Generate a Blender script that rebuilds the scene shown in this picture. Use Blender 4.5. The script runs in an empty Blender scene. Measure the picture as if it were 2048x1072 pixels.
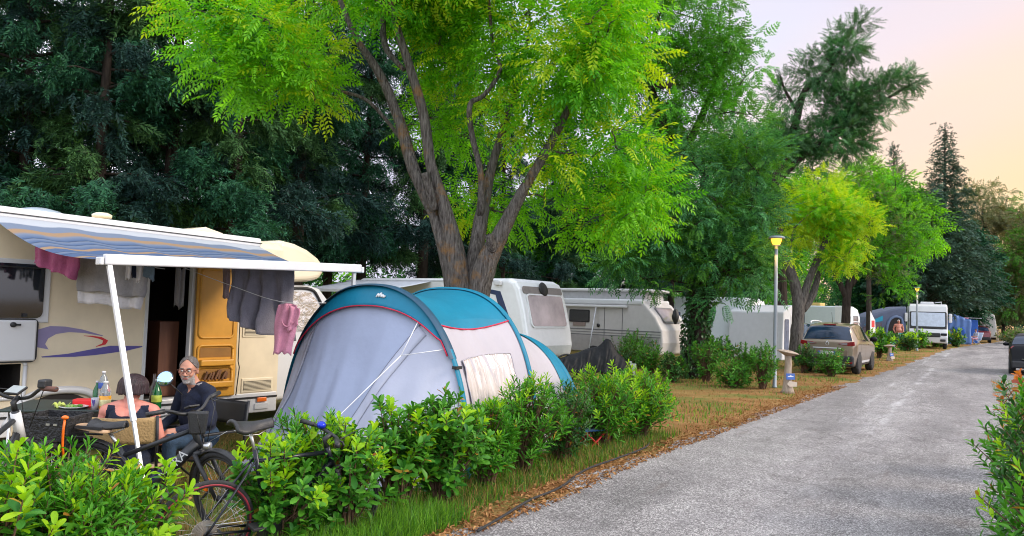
import bpy, bmesh, math, random
import numpy as np
from mathutils import Vector, Matrix
R = math.radians
SC = bpy.context.scene
COL = SC.collection
# ------------------------------------------------------------------ camera
FPX = 1550.0
CAM = Vector((0, 0, 1.7))
PITCH, ROLL = R(3.1), R(1.8)
CF = Vector((0, math.cos(PITCH), math.sin(PITCH)))
_u0, _r0 = Vector((0, -math.sin(PITCH), math.cos(PITCH))), Vector((1, 0, 0))
CU = _u0 * math.cos(ROLL) - _r0 * math.sin(ROLL)
CR = _r0 * math.cos(ROLL) + _u0 * math.sin(ROLL)
cam = bpy.data.cameras.new('camera')
cam.sensor_width = 36.0
cam.lens = 36.0 * FPX / 2048.0
cam.clip_end = 2000
cam.clip_start = 0.1
co = bpy.data.objects.new('camera', cam)
COL.objects.link(co)
m3 = Matrix((CR, CU, -CF)).transposed()
co.matrix_world = Matrix.Translation(CAM) @ m3.to_4x4()
SC.camera = co

def ray(u, v):
    return CF * FPX + CR * (u - 1024.0) + CU * (536.0 - v)
def P(u, v, y):                       # the point seen at (u, v) that lies y metres ahead
    d = ray(u, v)
    return CAM + d * (y / d.y)
def G(u, v, z=0.0):                   # the ground point seen at (u, v)
    d = ray(u, v)
    return CAM + d * ((z - CAM.z) / d.z)
def ppm(y):
    return FPX / y

# ------------------------------------------------------------------ light
SUN_AZ, SUN_EL = R(98), R(30)          # azimuth from +Y towards +X
SUN_DIR = Vector((math.sin(SUN_AZ) * math.cos(SUN_EL), math.cos(SUN_AZ) * math.cos(SUN_EL), math.sin(SUN_EL)))
sl = bpy.data.lights.new('sun', 'SUN')
sl.energy = 2.5
sl.angle = R(16)
sl.color = (1.0, 0.86, 0.70)
so = bpy.data.objects.new('sun', sl)
COL.objects.link(so)
so.rotation_euler = (-SUN_DIR).to_track_quat('-Z', 'Y').to_euler()

W = bpy.data.worlds.new('World')
SC.world = W
W.use_nodes = True
nt = W.node_tree
nt.nodes.clear()
def N(t, **k):
    n = nt.nodes.new(t)
    for a, b in k.items():
        setattr(n, a, b)
    return n
out = N('ShaderNodeOutputWorld')
bg = N('ShaderNodeBackground')
sky = N('ShaderNodeTexSky', sky_type='NISHITA', sun_disc=False)
sky.sun_elevation = SUN_EL
sky.sun_rotation = SUN_AZ
sky.air_density = 1.0
sky.dust_density = 3.0
sky.ozone_density = 1.5
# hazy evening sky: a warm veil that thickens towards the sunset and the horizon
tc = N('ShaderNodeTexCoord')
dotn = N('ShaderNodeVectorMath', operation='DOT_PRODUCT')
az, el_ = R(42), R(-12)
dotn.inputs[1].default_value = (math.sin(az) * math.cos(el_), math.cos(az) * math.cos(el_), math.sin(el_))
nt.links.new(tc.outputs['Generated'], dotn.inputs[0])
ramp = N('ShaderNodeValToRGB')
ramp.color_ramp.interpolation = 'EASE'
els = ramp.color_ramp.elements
els[0].position, els[0].color = 0.0, (1.7, 1.8, 2.05, 1)  # cool sky behind the camera, brightened out of view to light the scene
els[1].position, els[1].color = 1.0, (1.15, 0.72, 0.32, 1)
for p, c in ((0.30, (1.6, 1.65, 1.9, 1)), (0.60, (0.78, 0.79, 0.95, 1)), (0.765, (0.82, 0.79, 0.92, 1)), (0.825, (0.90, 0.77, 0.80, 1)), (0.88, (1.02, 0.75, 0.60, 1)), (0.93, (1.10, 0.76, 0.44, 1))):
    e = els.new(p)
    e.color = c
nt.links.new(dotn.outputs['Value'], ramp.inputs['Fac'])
nz = N('ShaderNodeTexNoise')
nz.inputs['Scale'].default_value = 2.2
nz.inputs['Detail'].default_value = 5
mp = N('ShaderNodeMapping')
mp.inputs['Scale'].default_value = (1, 1, 4)
nt.links.new(tc.outputs['Generated'], mp.inputs[0])
nt.links.new(mp.outputs[0], nz.inputs['Vector'])
cl = N('ShaderNodeMix', data_type='RGBA', blend_type='MULTIPLY')
cl.inputs[0].default_value = 0.12
nt.links.new(ramp.outputs[0], cl.inputs[6])
nt.links.new(nz.outputs['Color'], cl.inputs[7])
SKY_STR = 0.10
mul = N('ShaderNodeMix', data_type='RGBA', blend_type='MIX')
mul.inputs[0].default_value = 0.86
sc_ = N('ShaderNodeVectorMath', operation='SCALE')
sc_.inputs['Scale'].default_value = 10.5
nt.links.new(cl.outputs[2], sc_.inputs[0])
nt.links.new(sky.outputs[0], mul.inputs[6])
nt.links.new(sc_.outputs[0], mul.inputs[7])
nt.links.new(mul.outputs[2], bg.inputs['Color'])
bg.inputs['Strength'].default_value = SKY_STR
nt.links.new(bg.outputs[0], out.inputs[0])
SC.view_settings.view_transform = 'Standard'
SC.view_settings.look = 'None'
SC.view_settings.gamma = 1
SC.view_settings.exposure = 0.28
cy = SC.cycles
cy.use_denoising = True
cy.max_bounces = 6
cy.diffuse_bounces = 3
cy.glossy_bounces = 3
cy.transmission_bounces = 4
cy.transparent_max_bounces = 6
cy.caustics_reflective = cy.caustics_refractive = False
cy.pixel_filter_type = 'BLACKMAN_HARRIS'
cy.filter_width = 1.05
cy.use_adaptive_sampling = True
cy.adaptive_threshold = 0.02

# ------------------------------------------------------------------ materials
MATS = {}
def mat(name, col, rough=0.6, metal=0.0, var=0.12, scale=6.0, bump=0.0, bscale=None, spec=0.5, trans=0.0, col2=None, alpha=1.0, emit=0, stretch=(1, 1, 1), island=False, coat=0.0, sheen=0.0):
    if name in MATS:
        return MATS[name]
    m = bpy.data.materials.new(name)
    m.use_nodes = True
    t = m.node_tree
    b = t.nodes['Principled BSDF']
    b.inputs['Roughness'].default_value = rough
    b.inputs['Metallic'].default_value = metal
    b.inputs['Specular IOR Level'].default_value = spec
    b.inputs['Transmission Weight'].default_value = trans
    b.inputs['Coat Weight'].default_value = coat
    b.inputs['Sheen Weight'].default_value = sheen
    b.inputs['Alpha'].default_value = alpha
    if col2 is None:
        lo = [max(0, c * (1 - var)) for c in col]
        hi = [min(1, c * (1 + var)) for c in col]
    else:
        lo, hi = col, col2
    tcn = t.nodes.new('ShaderNodeTexCoord')
    mpn = t.nodes.new('ShaderNodeMapping')
    mpn.inputs['Scale'].default_value = stretch
    t.links.new(tcn.outputs['Object'], mpn.inputs[0])
    if island:
        g = t.nodes.new('ShaderNodeNewGeometry')
        fac = g.outputs['Random Per Island']
    else:
        n = t.nodes.new('ShaderNodeTexNoise')
        n.inputs['Scale'].default_value = scale
        n.inputs['Detail'].default_value = 6
        n.inputs['Roughness'].default_value = 0.6
        t.links.new(mpn.outputs[0], n.inputs['Vector'])
        fac = n.outputs['Fac']
    r = t.nodes.new('ShaderNodeValToRGB')
    a, z = (0.0, 1.0) if island else (0.3, 0.7)
    r.color_ramp.elements[0].position, r.color_ramp.elements[0].color = a, (*lo, 1)
    r.color_ramp.elements[1].position, r.color_ramp.elements[1].color = z, (*hi, 1)
    t.links.new(fac, r.inputs[0])
    t.links.new(r.outputs[0], b.inputs['Base Color'])
    if emit:
        t.links.new(r.outputs[0], b.inputs['Emission Color'])
        b.inputs['Emission Strength'].default_value = emit
    if bump:
        n2 = t.nodes.new('ShaderNodeTexNoise')
        n2.inputs['Scale'].default_value = bscale or scale * 3
        n2.inputs['Detail'].default_value = 5
        t.links.new(mpn.outputs[0], n2.inputs['Vector'])
        bn = t.nodes.new('ShaderNodeBump')
        bn.inputs['Strength'].default_value = bump
        bn.inputs['Distance'].default_value = 0.02 if bump < 1 else 0.06
        t.links.new(n2.outputs['Fac'], bn.inputs['Height'])
        t.links.new(bn.outputs[0], b.inputs['Normal'])
    MATS[name] = m
    return m

def leafmat(name, lo, hi, trans=0.45, rough=0.45, spec=0.35, tint=(1.25, 1.15, 0.5)):
    if name in MATS:
        return MATS[name]
    m = bpy.data.materials.new(name)
    m.use_nodes = True
    t = m.node_tree
    b = t.nodes['Principled BSDF']
    b.inputs['Roughness'].default_value = rough
    b.inputs['Specular IOR Level'].default_value = spec
    g = t.nodes.new('ShaderNodeNewGeometry')
    r = t.nodes.new('ShaderNodeValToRGB')
    r.color_ramp.elements[0].color = (*lo, 1)
    r.color_ramp.elements[1].color = (*hi, 1)
    t.links.new(g.outputs['Random Per Island'], r.inputs[0])
    t.links.new(r.outputs[0], b.inputs['Base Color'])
    tr = t.nodes.new('ShaderNodeBsdfTranslucent')
    mx = t.nodes.new('ShaderNodeMix')
    mx.data_type, mx.blend_type = 'RGBA', 'MULTIPLY'
    mx.inputs[0].default_value = 1
    mx.inputs[7].default_value = (*tint, 1)
    t.links.new(r.outputs[0], mx.inputs[6])
    t.links.new(mx.outputs[2], tr.inputs[0])
    ms = t.nodes.new('ShaderNodeMixShader')
    ms.inputs[0].default_value = trans
    t.links.new(b.outputs[0], ms.inputs[1])
    t.links.new(tr.outputs[0], ms.inputs[2])
    t.links.new(ms.outputs[0], t.nodes['Material Output'].inputs[0])
    MATS[name] = m
    return m

# ------------------------------------------------------------------ objects
def tag(o, label=None, cat=None, group=None, kind=None):
    if label: o['label'] = label
    if cat: o['category'] = cat
    if group: o['group'] = group
    if kind: o['kind'] = kind
    return o
def empty(name, label, cat, loc=(0, 0, 0), rz=0.0, group=None):
    o = bpy.data.objects.new(name, None)
    COL.objects.link(o)
    o.location = loc
    o.rotation_euler = (0, 0, rz)
    o.empty_display_size = 0.1
    return tag(o, label, cat, group)
def copy_tree(o, parent=None):
    c = o.copy()
    COL.objects.link(c)
    c.parent = parent
    for ch in list(o.children):
        copy_tree(ch, c)
    return c
def np_mesh(name, V, F, mats, parent=None, mi=None, smooth=False):
    me = bpy.data.meshes.new(name)
    V = np.asarray(V, np.float32); F = np.asarray(F, np.int32)
    k = F.shape[1]
    me.vertices.add(len(V)); me.vertices.foreach_set('co', V.ravel())
    me.loops.add(F.size); me.loops.foreach_set('vertex_index', F.ravel())
    me.polygons.add(len(F)); me.polygons.foreach_set('loop_start', np.arange(0, F.size, k, dtype=np.int32))
    if mi is not None:
        me.polygons.foreach_set('material_index', np.asarray(mi, np.int32))
    me.polygons.foreach_set('use_smooth', np.full(len(F), bool(smooth)))
    for m in (mats if isinstance(mats, (list, tuple)) else [mats]):
        me.materials.append(m)
    me.update(calc_edges=True)
    o = bpy.data.objects.new(name, me)
    COL.objects.link(o)
    if parent: o.parent = parent
    return o

class MB:
    def __init__(s):
        s.v, s.f, s.m, s.sm = [], [], [], []
    def add(s, V, F, m=0, smooth=False, M=None):
        b = len(s.v)
        for p in V:
            p = Vector(p)
            s.v.append(M @ p if M is not None else p)
        for f in F:
            s.f.append([b + i for i in f]); s.m.append(m); s.sm.append(smooth)
        return s
    def box(s, x0, x1, y0, y1, z0, z1, m=0, M=None):
        V = [(x, y, z) for z in (z0, z1) for y in (y0, y1) for x in (x0, x1)]
        return s.add(V, [(0, 2, 3, 1), (4, 5, 7, 6), (0, 1, 5, 4), (2, 6, 7, 3), (0, 4, 6, 2), (1, 3, 7, 5)], m, False, M)
    def bar(s, a, b, w, h, m=0, up=(0, 0, 1)):
        a, b = Vector(a), Vector(b)
        d = (b - a).normalized()
        x = d.cross(Vector(up))
        if x.length < 1e-4: x = d.cross(Vector((1, 0, 0)))
        x.normalize(); z = x.cross(d)
        V = [p + x * sx * w / 2 + z * sz * h / 2 for p in (a, b) for sz in (-1, 1) for sx in (-1, 1)]
        return s.add(V, [(0, 1, 3, 2), (4, 6, 7, 5), (0, 4, 5, 1), (2, 3, 7, 6), (0, 2, 6, 4), (1, 5, 7, 3)], m)
    def tube(s, pts, r, n=8, m=0, caps=True, wob=0.0, rng=None, M=None, flat=1.0):
        pts = [Vector(p) for p in pts]
        k = len(pts)
        rs = r if isinstance(r, (list, tuple)) else [r] * k
        V, F = [], []
        ref = None
        for i, p in enumerate(pts):
            d = (pts[min(i + 1, k - 1)] - pts[max(i - 1, 0)])
            if d.length < 1e-9: d = Vector((0, 0, 1))
            d.normalize()
            if ref is None:
                ref = d.cross(Vector((0, 0, 1)))
                if ref.length < 0.05: ref = d.cross(Vector((0, 1, 0)))
            x = (ref - d * ref.dot(d)).normalized()
            ref = x
            y = d.cross(x)
            for j in range(n):
                a = 2 * math.pi * j / n
                q = rs[i] * (1 + (rng.uniform(-wob, wob) if wob and rng else 0))
                V.append(p + x * math.cos(a) * q + y * math.sin(a) * q * flat)
        for i in range(k - 1):
            for j in range(n):
                F.append((i * n + j, i * n + (j + 1) % n, (i + 1) * n + (j + 1) % n, (i + 1) * n + j))
        if caps:
            F.append(tuple(range(n - 1, -1, -1)))
            F.append(tuple((k - 1) * n + j for j in range(n)))
        return s.add(V, F, m, True, M)
    def lathe(s, prof, n=20, m=0, M=None, smooth=True):
        V, F = [], []
        for r, z in prof:
            for j in range(n):
                a = 2 * math.pi * j / n
                V.append((r * math.cos(a), r * math.sin(a), z))
        for i in range(len(prof) - 1):
            for j in range(n):
                F.append((i * n + j, i * n + (j + 1) % n, (i + 1) * n + (j + 1) % n, (i + 1) * n + j))
        F.append(tuple(range(n - 1, -1, -1)))
        F.append(tuple((len(prof) - 1) * n + j for j in range(n)))
        return s.add(V, F, m, smooth, M)
    def prism(s, poly, d, m=0, M=None, smooth=False):
        k = len(poly)
        V = [(p[0], p[1], -d / 2) for p in poly] + [(p[0], p[1], d / 2) for p in poly]
        F = [tuple(range(k - 1, -1, -1)), tuple(range(k, 2 * k))]
        F += [(i, (i + 1) % k, k + (i + 1) % k, k + i) for i in range(k)]
        return s.add(V, F, m, smooth, M)
    def grid(s, fn, nu, nv, m=0, smooth=True, M=None, wrap=False):
        V = [fn(i / nu, j / nv) for j in range(nv + 1) for i in range(nu + (0 if wrap else 1))]
        w = nu if wrap else nu + 1
        F = [(j * w + i, j * w + (i + 1) % w, (j + 1) * w + (i + 1) % w, (j + 1) * w + i) for j in range(nv) for i in range(nu)]
        return s.add(V, F, m, smooth, M)
    def torus(s, Rr, r, n=40, k=10, m=0, M=None, sq=1.0):
        def fn(u, v):
            a, b = 2 * math.pi * u, 2 * math.pi * v
            return ((Rr + r * math.cos(b)) * math.cos(a), (Rr + r * math.cos(b)) * math.sin(a), r * sq * math.sin(b))
        return s.grid(fn, n, k, m, True, M, wrap=True)
    def ball(s, c, rx, ry=None, rz=None, n=14, m=0, M=None):
        ry = ry or rx; rz = rz or rx
        c = Vector(c)
        k = n // 2 + 1
        def fn(u, v):
            a, b = 2 * math.pi * u, math.pi * (0.001 + 0.998 * v) - math.pi / 2
            return c + Vector((rx * math.cos(a) * math.cos(b), ry * math.sin(a) * math.cos(b), rz * math.sin(b)))
        return s.grid(fn, n, k, m, True, M, wrap=True)
    def build(s, name, mats, parent=None, loc=None, rot=None, bevel=0.0, seg=2, solid=0.0, sub=0, offset=0.0):
        me = bpy.data.meshes.new(name)
        me.from_pydata([tuple(p) for p in s.v], [], s.f)
        for mm in (mats if isinstance(mats, (list, tuple)) else [mats]):
            me.materials.append(mm)
        me.polygons.foreach_set('material_index', s.m)
        me.polygons.foreach_set('use_smooth', s.sm)
        me.update()
        o = bpy.data.objects.new(name, me)
        COL.objects.link(o)
        if parent: o.parent = parent
        if loc is not None: o.location = loc
        if rot is not None: o.rotation_euler = rot
        if solid:
            md = o.modifiers.new('thickness', 'SOLIDIFY'); md.thickness = solid; md.offset = offset
        if sub:
            md = o.modifiers.new('sub', 'SUBSURF'); md.levels = md.render_levels = sub
        if bevel:
            md = o.modifiers.new('bevel', 'BEVEL'); md.width = bevel; md.segments = seg
            md.limit_method = 'ANGLE'; md.angle_limit = R(40); md.use_clamp_overlap = True
            md.harden_normals = False
        return o
def rotm(rx=0, ry=0, rz=0, t=(0, 0, 0)):
    return Matrix.Translation(t) @ Matrix.Rotation(rz, 4, 'Z') @ Matrix.Rotation(ry, 4, 'Y') @ Matrix.Rotation(rx, 4, 'X')
def frame_m(o, x, y, z):               # matrix with given axes
    return Matrix((( x[0], y[0], z[0], o[0]), (x[1], y[1], z[1], o[1]), (x[2], y[2], z[2], o[2]), (0, 0, 0, 1)))
def smooth(a, b, x):
    t = min(1, max(0, (x - a) / (b - a)))
    return t * t * (3 - 2 * t)
def rrect(w, h, r, n=5):               # rounded rectangle, centred
    pts = []
    for cx, cy_, a0 in ((w/2-r, h/2-r, 0), (-w/2+r, h/2-r, 90), (-w/2+r, -h/2+r, 180), (w/2-r, -h/2+r, 270)):
        for i in range(n + 1):
            a = R(a0 + 90 * i / n)
            pts.append((cx + r * math.cos(a), cy_ + r * math.sin(a)))
    return pts
def cat_curve(pts, n=6):               # Catmull-Rom through points
    P_ = [Vector(p) for p in pts]
    P_ = [P_[0] * 2 - P_[1]] + P_ + [P_[-1] * 2 - P_[-2]]
    o = []
    for i in range(1, len(P_) - 2):
        a, b, c, d = P_[i-1:i+3]
        for k in range(n):
            t = k / n
            o.append(0.5 * ((2*b) + (c-a)*t + (2*a-5*b+4*c-d)*t*t + (3*b-a-3*c+d)*t**3))
    o.append(P_[-2])
    return o
# ------------------------------------------------------------------ ground and road
def gz(x, y):
    c = x - 0.6 * y
    return -0.09 * smooth(-4.9, -6.3, c) * smooth(14, 10, y)
def ground_material():
    m = bpy.data.materials.new('dry_verge_ground'); m.use_nodes = True
    t = m.node_tree; L = t.links.new
    b = t.nodes['Principled BSDF']; b.inputs['Roughness'].default_value = 0.95
    b.inputs['Specular IOR Level'].default_value = 0.1
    tc = t.nodes.new('ShaderNodeTexCoord')
    def noise(s, d=6, ro=0.6):
        n = t.nodes.new('ShaderNodeTexNoise'); n.inputs['Scale'].default_value = s
        n.inputs['Detail'].default_value = d; n.inputs['Roughness'].default_value = ro
        L(tc.outputs['Object'], n.inputs['Vector']); return n.outputs['Fac']
    def rampf(f, a, z):
        r = t.nodes.new('ShaderNodeMapRange'); r.inputs[1].default_value = a; r.inputs[2].default_value = z
        L(f, r.inputs[0]); return r.outputs[0]
    def mix(f, a, z):
        n = t.nodes.new('ShaderNodeMix'); n.data_type = 'RGBA'
        if isinstance(f, float): n.inputs[0].default_value = f
        else: L(f, n.inputs[0])
        for i, q in ((6, a), (7, z)):
            if isinstance(q, tuple): n.inputs[i].default_value = (*q, 1)
            else: L(q, n.inputs[i])
        return n.outputs[2]
    dirt = mix(rampf(noise(38), .35, .7), (0.15, 0.062, 0.022), (0.36, 0.185, 0.07))
    straw = mix(rampf(noise(60), .3, .7), (0.22, 0.125, 0.045), (0.44, 0.27, 0.11))
    base = mix(rampf(noise(1.6), .38, .62), dirt, straw)
    green = mix(rampf(noise(45), .3, .7), (0.06, 0.10, 0.02), (0.17, 0.22, 0.05))
    g1 = rampf(noise(0.55, 5), .50, .62)
    # lawn side (away from the road) is greener
    sx = t.nodes.new('ShaderNodeSeparateXYZ'); L(tc.outputs['Object'], sx.inputs[0])
    ml = t.nodes.new('ShaderNodeMath'); ml.operation = 'MULTIPLY_ADD'; ml.inputs[1].default_value = -0.6
    L(sx.outputs['Y'], ml.inputs[0]); L(sx.outputs['X'], ml.inputs[2])
    lawn = rampf(ml.outputs[0], -5.2, -8.0)
    md = t.nodes.new('ShaderNodeMath'); md.operation = 'MULTIPLY_ADD'; md.inputs[1].default_value = 0.45; L(lawn, md.inputs[0]); L(g1, md.inputs[2])
    mc = t.nodes.new('ShaderNodeMath'); mc.operation = 'MINIMUM'; mc.inputs[1].default_value = 0.85; L(md.outputs[0], mc.inputs[0])
    col = mix(mc.outputs[0], base, green)
    col = mix(rampf(noise(140, 3), .60, .75), col, (0.10, 0.06, 0.03))
    L(col, b.inputs['Base Color'])
    bn = t.nodes.new('ShaderNodeBump'); bn.inputs['Strength'].default_value = 0.8; bn.inputs['Distance'].default_value = 0.03
    L(noise(55, 8), bn.inputs['Height']); L(bn.outputs[0], b.inputs['Normal'])
    return m
xs = np.unique(np.concatenate([np.linspace(-400, -30, 12), np.arange(-30, 40, 0.6), np.linspace(40, 400, 12)]))
ys = np.unique(np.concatenate([np.linspace(-60, -2, 8), np.arange(-2, 40, 0.6), np.linspace(40, 500, 14)]))
V = [(x, y, gz(x, y)) for y in ys for x in xs]
nx = len(xs)
F = [(j*nx+i, j*nx+i+1, (j+1)*nx+i+1, (j+1)*nx+i) for j in range(len(ys)-1) for i in range(nx-1)]
gr = np_mesh('ground', V, F, ground_material(), smooth=True)
tag(gr, kind='structure')

EDGE = [(892, 1069), (1071, 1003), (1243, 928), (1322, 898), (1400, 873), (1549, 818), (1674, 775), (1792, 737), (1895, 699), (1932, 693)]
LE = [G(u, v) for u, v in EDGE]
LE = [LE[0] + Vector((-0.6, -1, 0)) * k for k in (14, 8, 4, 2)] + LE
def road_left(y):
    for a, b in zip(LE, LE[1:]):
        if a.y <= y <= b.y:
            return a.x + (b.x - a.x) * (y - a.y) / (b.y - a.y)
    a, b = LE[-2], LE[-1]
    return b.x + 0.75 * (y - b.y)
def road_material():
    m = bpy.data.materials.new('worn_grey_asphalt'); m.use_nodes = True
    t = m.node_tree; L = t.links.new
    b = t.nodes['Principled BSDF']; b.inputs['Specular IOR Level'].default_value = 0.35
    tc = t.nodes.new('ShaderNodeTexCoord')
    mp = t.nodes.new('ShaderNodeMapping'); mp.inputs['Rotation'].default_value = (0, 0, R(31)); L(tc.outputs['Object'], mp.inputs[0])
    mpl = t.nodes.new('ShaderNodeMapping'); mpl.inputs['Scale'].default_value = (0.9, 0.16, 1); L(mp.outputs[0], mpl.inputs[0])
    def noise(s, d, src, ro=0.6):
        n = t.nodes.new('ShaderNodeTexNoise'); n.inputs['Scale'].default_value = s
        n.inputs['Detail'].default_value = d; n.inputs['Roughness'].default_value = ro
        L(src.outputs[0] if src is not tc else tc.outputs['Object'], n.inputs['Vector']); return n.outputs['Fac']
    def ramp(f, stops):
        r = t.nodes.new('ShaderNodeValToRGB'); e = r.color_ramp.elements
        e[0].position, e[0].color = stops[0][0], (*stops[0][1], 1)
        e[1].position, e[1].color = stops[-1][0], (*stops[-1][1], 1)
        for p, c in stops[1:-1]:
            q = e.new(p); q.color = (*c, 1)
        L(f, r.inputs[0]); return r.outputs[0]
    def mix(f, a, z, bt='MIX'):
        n = t.nodes.new('ShaderNodeMix'); n.data_type = 'RGBA'; n.blend_type = bt
        if isinstance(f, float): n.inputs[0].default_value = f
        else: L(f, n.inputs[0])
        for i, q in ((6, a), (7, z)):
            if isinstance(q, tuple): n.inputs[i].default_value = (*q, 1)
            else: L(q, n.inputs[i])
        return n.outputs[2]
    vo = t.nodes.new('ShaderNodeTexVoronoi'); vo.inputs['Scale'].default_value = 105; vo.inputs['Randomness'].default_value = 1
    L(tc.outputs['Object'], vo.inputs['Vector'])
    sep = t.nodes.new('ShaderNodeSeparateColor'); L(vo.outputs['Color'], sep.inputs[0])
    grain = ramp(sep.outputs[0], [(0, (0.070, 0.065, 0.064)), (0.45, (0.232, 0.218, 0.214)), (0.8, (0.44, 0.42, 0.41)), (1, (0.80, 0.775, 0.75))])
    streak = ramp(noise(1.0, 6, mpl), [(0.36, (0.40, 0.385, 0.40)), (0.47, (0.70, 0.68, 0.70)), (0.56, (1.0, 0.99, 1.0)), (0.66, (1.0, 1.0, 1.0))])
    col = mix(0.65, grain, streak, 'MULTIPLY')
    patch = ramp(noise(2.3, 7, mp, 0.7), [(0.35, (0.48, 0.46, 0.48)), (0.55, (1, 1, 1))])
    col = mix(0.5, col, patch, 'MULTIPLY')
    stain = ramp(noise(5.5, 4, mpl), [(0.60, (0, 0, 0)), (0.74, (.5, .5, .5))])
    col = mix(stain, col, (0.13, 0.095, 0.085))
    # worn pale centre streak and smoother, darker wheel tracks
    sp = t.nodes.new('ShaderNodeSeparateXYZ'); L(mp.outputs[0], sp.inputs[0])
    so_ = t.nodes.new('ShaderNodeSeparateXYZ'); L(tc.outputs['Object'], so_.inputs[0])
    worn = t.nodes.new('ShaderNodeMapRange'); worn.interpolation_type = 'SMOOTHSTEP'; worn.inputs[1].default_value = 8.5; worn.inputs[2].default_value = 12.5; L(so_.outputs['Y'], worn.inputs[0])
    def band(x0, w, lo, hi, tint, amt):
        a = t.nodes.new('ShaderNodeMath'); a.operation = 'SUBTRACT'; a.inputs[1].default_value = x0; L(sp.outputs['X'], a.inputs[0])
        q = t.nodes.new('ShaderNodeMath'); q.operation = 'ABSOLUTE'; L(a.outputs[0], q.inputs[0])
        r_ = t.nodes.new('ShaderNodeMapRange'); r_.interpolation_type = 'SMOOTHSTEP'; r_.inputs[1].default_value = w; r_.inputs[2].default_value = 0; L(q.outputs[0], r_.inputs[0])
        n_ = t.nodes.new('ShaderNodeMapRange'); n_.inputs[1].default_value = lo; n_.inputs[2].default_value = hi; n_.inputs[4].default_value = amt; L(noise(2.2, 7, mpl, .75), n_.inputs[0])
        z = t.nodes.new('ShaderNodeMath'); z.operation = 'MULTIPLY'; L(r_.outputs[0], z.inputs[0]); L(n_.outputs[0], z.inputs[1])
        if w < .2:
            z2 = t.nodes.new('ShaderNodeMath'); z2.operation = 'MULTIPLY'; L(z.outputs[0], z2.inputs[0]); L(worn.outputs[0], z2.inputs[1]); z = z2
        return z.outputs[0]
    col = mix(band(-1.5, .9, .40, .66, None, .32), col, (0.50, 0.485, 0.495))
    col = mix(band(-1.42, .15, .47, .60, None, .5), col, (0.66, 0.65, 0.66))
    col = mix(band(-1.95, .10, .50, .60, None, .5), col, (0.60, 0.59, 0.60))
    col = mix(band(-0.5, .50, .40, .62, None, .45), col, (0.20, 0.19, 0.19))
    col = mix(band(-2.5, .45, .40, .62, None, .40), col, (0.21, 0.20, 0.20))
    vc = t.nodes.new('ShaderNodeTexVoronoi'); vc.feature = 'DISTANCE_TO_EDGE'; vc.inputs['Scale'].default_value = .55
    wv = t.nodes.new('ShaderNodeMix'); wv.data_type = 'RGBA'; wv.inputs[0].default_value = .25; L(mp.outputs[0], wv.inputs[6])
    wn = t.nodes.new('ShaderNodeTexNoise'); wn.inputs['Scale'].default_value = 2.5; wn.inputs['Detail'].default_value = 6; L(tc.outputs['Object'], wn.inputs['Vector']); L(wn.outputs['Color'], wv.inputs[7])
    L(wv.outputs[2], vc.inputs['Vector'])
    ck = t.nodes.new('ShaderNodeMapRange'); ck.inputs[1].default_value = .012; ck.inputs[2].default_value = .004; ck.inputs[4].default_value = .26; L(vc.outputs['Distance'], ck.inputs[0])
    col = mix(ck.outputs[0], col, (0.07, 0.065, 0.06))
    L(col, b.inputs['Base Color'])
    rr = t.nodes.new('ShaderNodeMapRange'); rr.inputs[3].default_value = 0.5; rr.inputs[4].default_value = 0.85
    L(noise(1.0, 6, mpl), rr.inputs[0]); L(rr.outputs[0], b.inputs['Roughness'])
    bn = t.nodes.new('ShaderNodeBump'); bn.inputs['Strength'].default_value = 0.9; bn.inputs['Distance'].default_value = 0.012
    L(sep.outputs[0], bn.inputs['Height']); L(bn.outputs[0], b.inputs['Normal'])
    return m
rng = random.Random(3)
V, F = [], []
yy = list(np.arange(-5, 30, 0.12)) + list(np.arange(30, 64, 0.5)) + list(np.arange(64, 150, 4))
W_ = 10
for y in yy:
    x0 = road_left(y) + rng.uniform(-0.07, 0.07) + 0.10 * math.sin(y * 2.1) + 0.06 * math.sin(y * 5.3)
    w = 4.75 + 1.3 * smooth(12, 18, y) + 3.5 * smooth(30, 60, y)
    x1 = x0 + w + rng.uniform(-0.05, 0.05)
    for i in range(W_ + 1):
        V.append((x0 + (x1 - x0) * i / W_, y, 0.008))
for j in range(len(yy) - 1):
    for i in range(W_):
        a = j * (W_ + 1) + i
        F.append((a, a + 1, a + W_ + 2, a + W_ + 1))
road = np_mesh('road', V, F, road_material())
tag(road, kind='structure')

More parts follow.
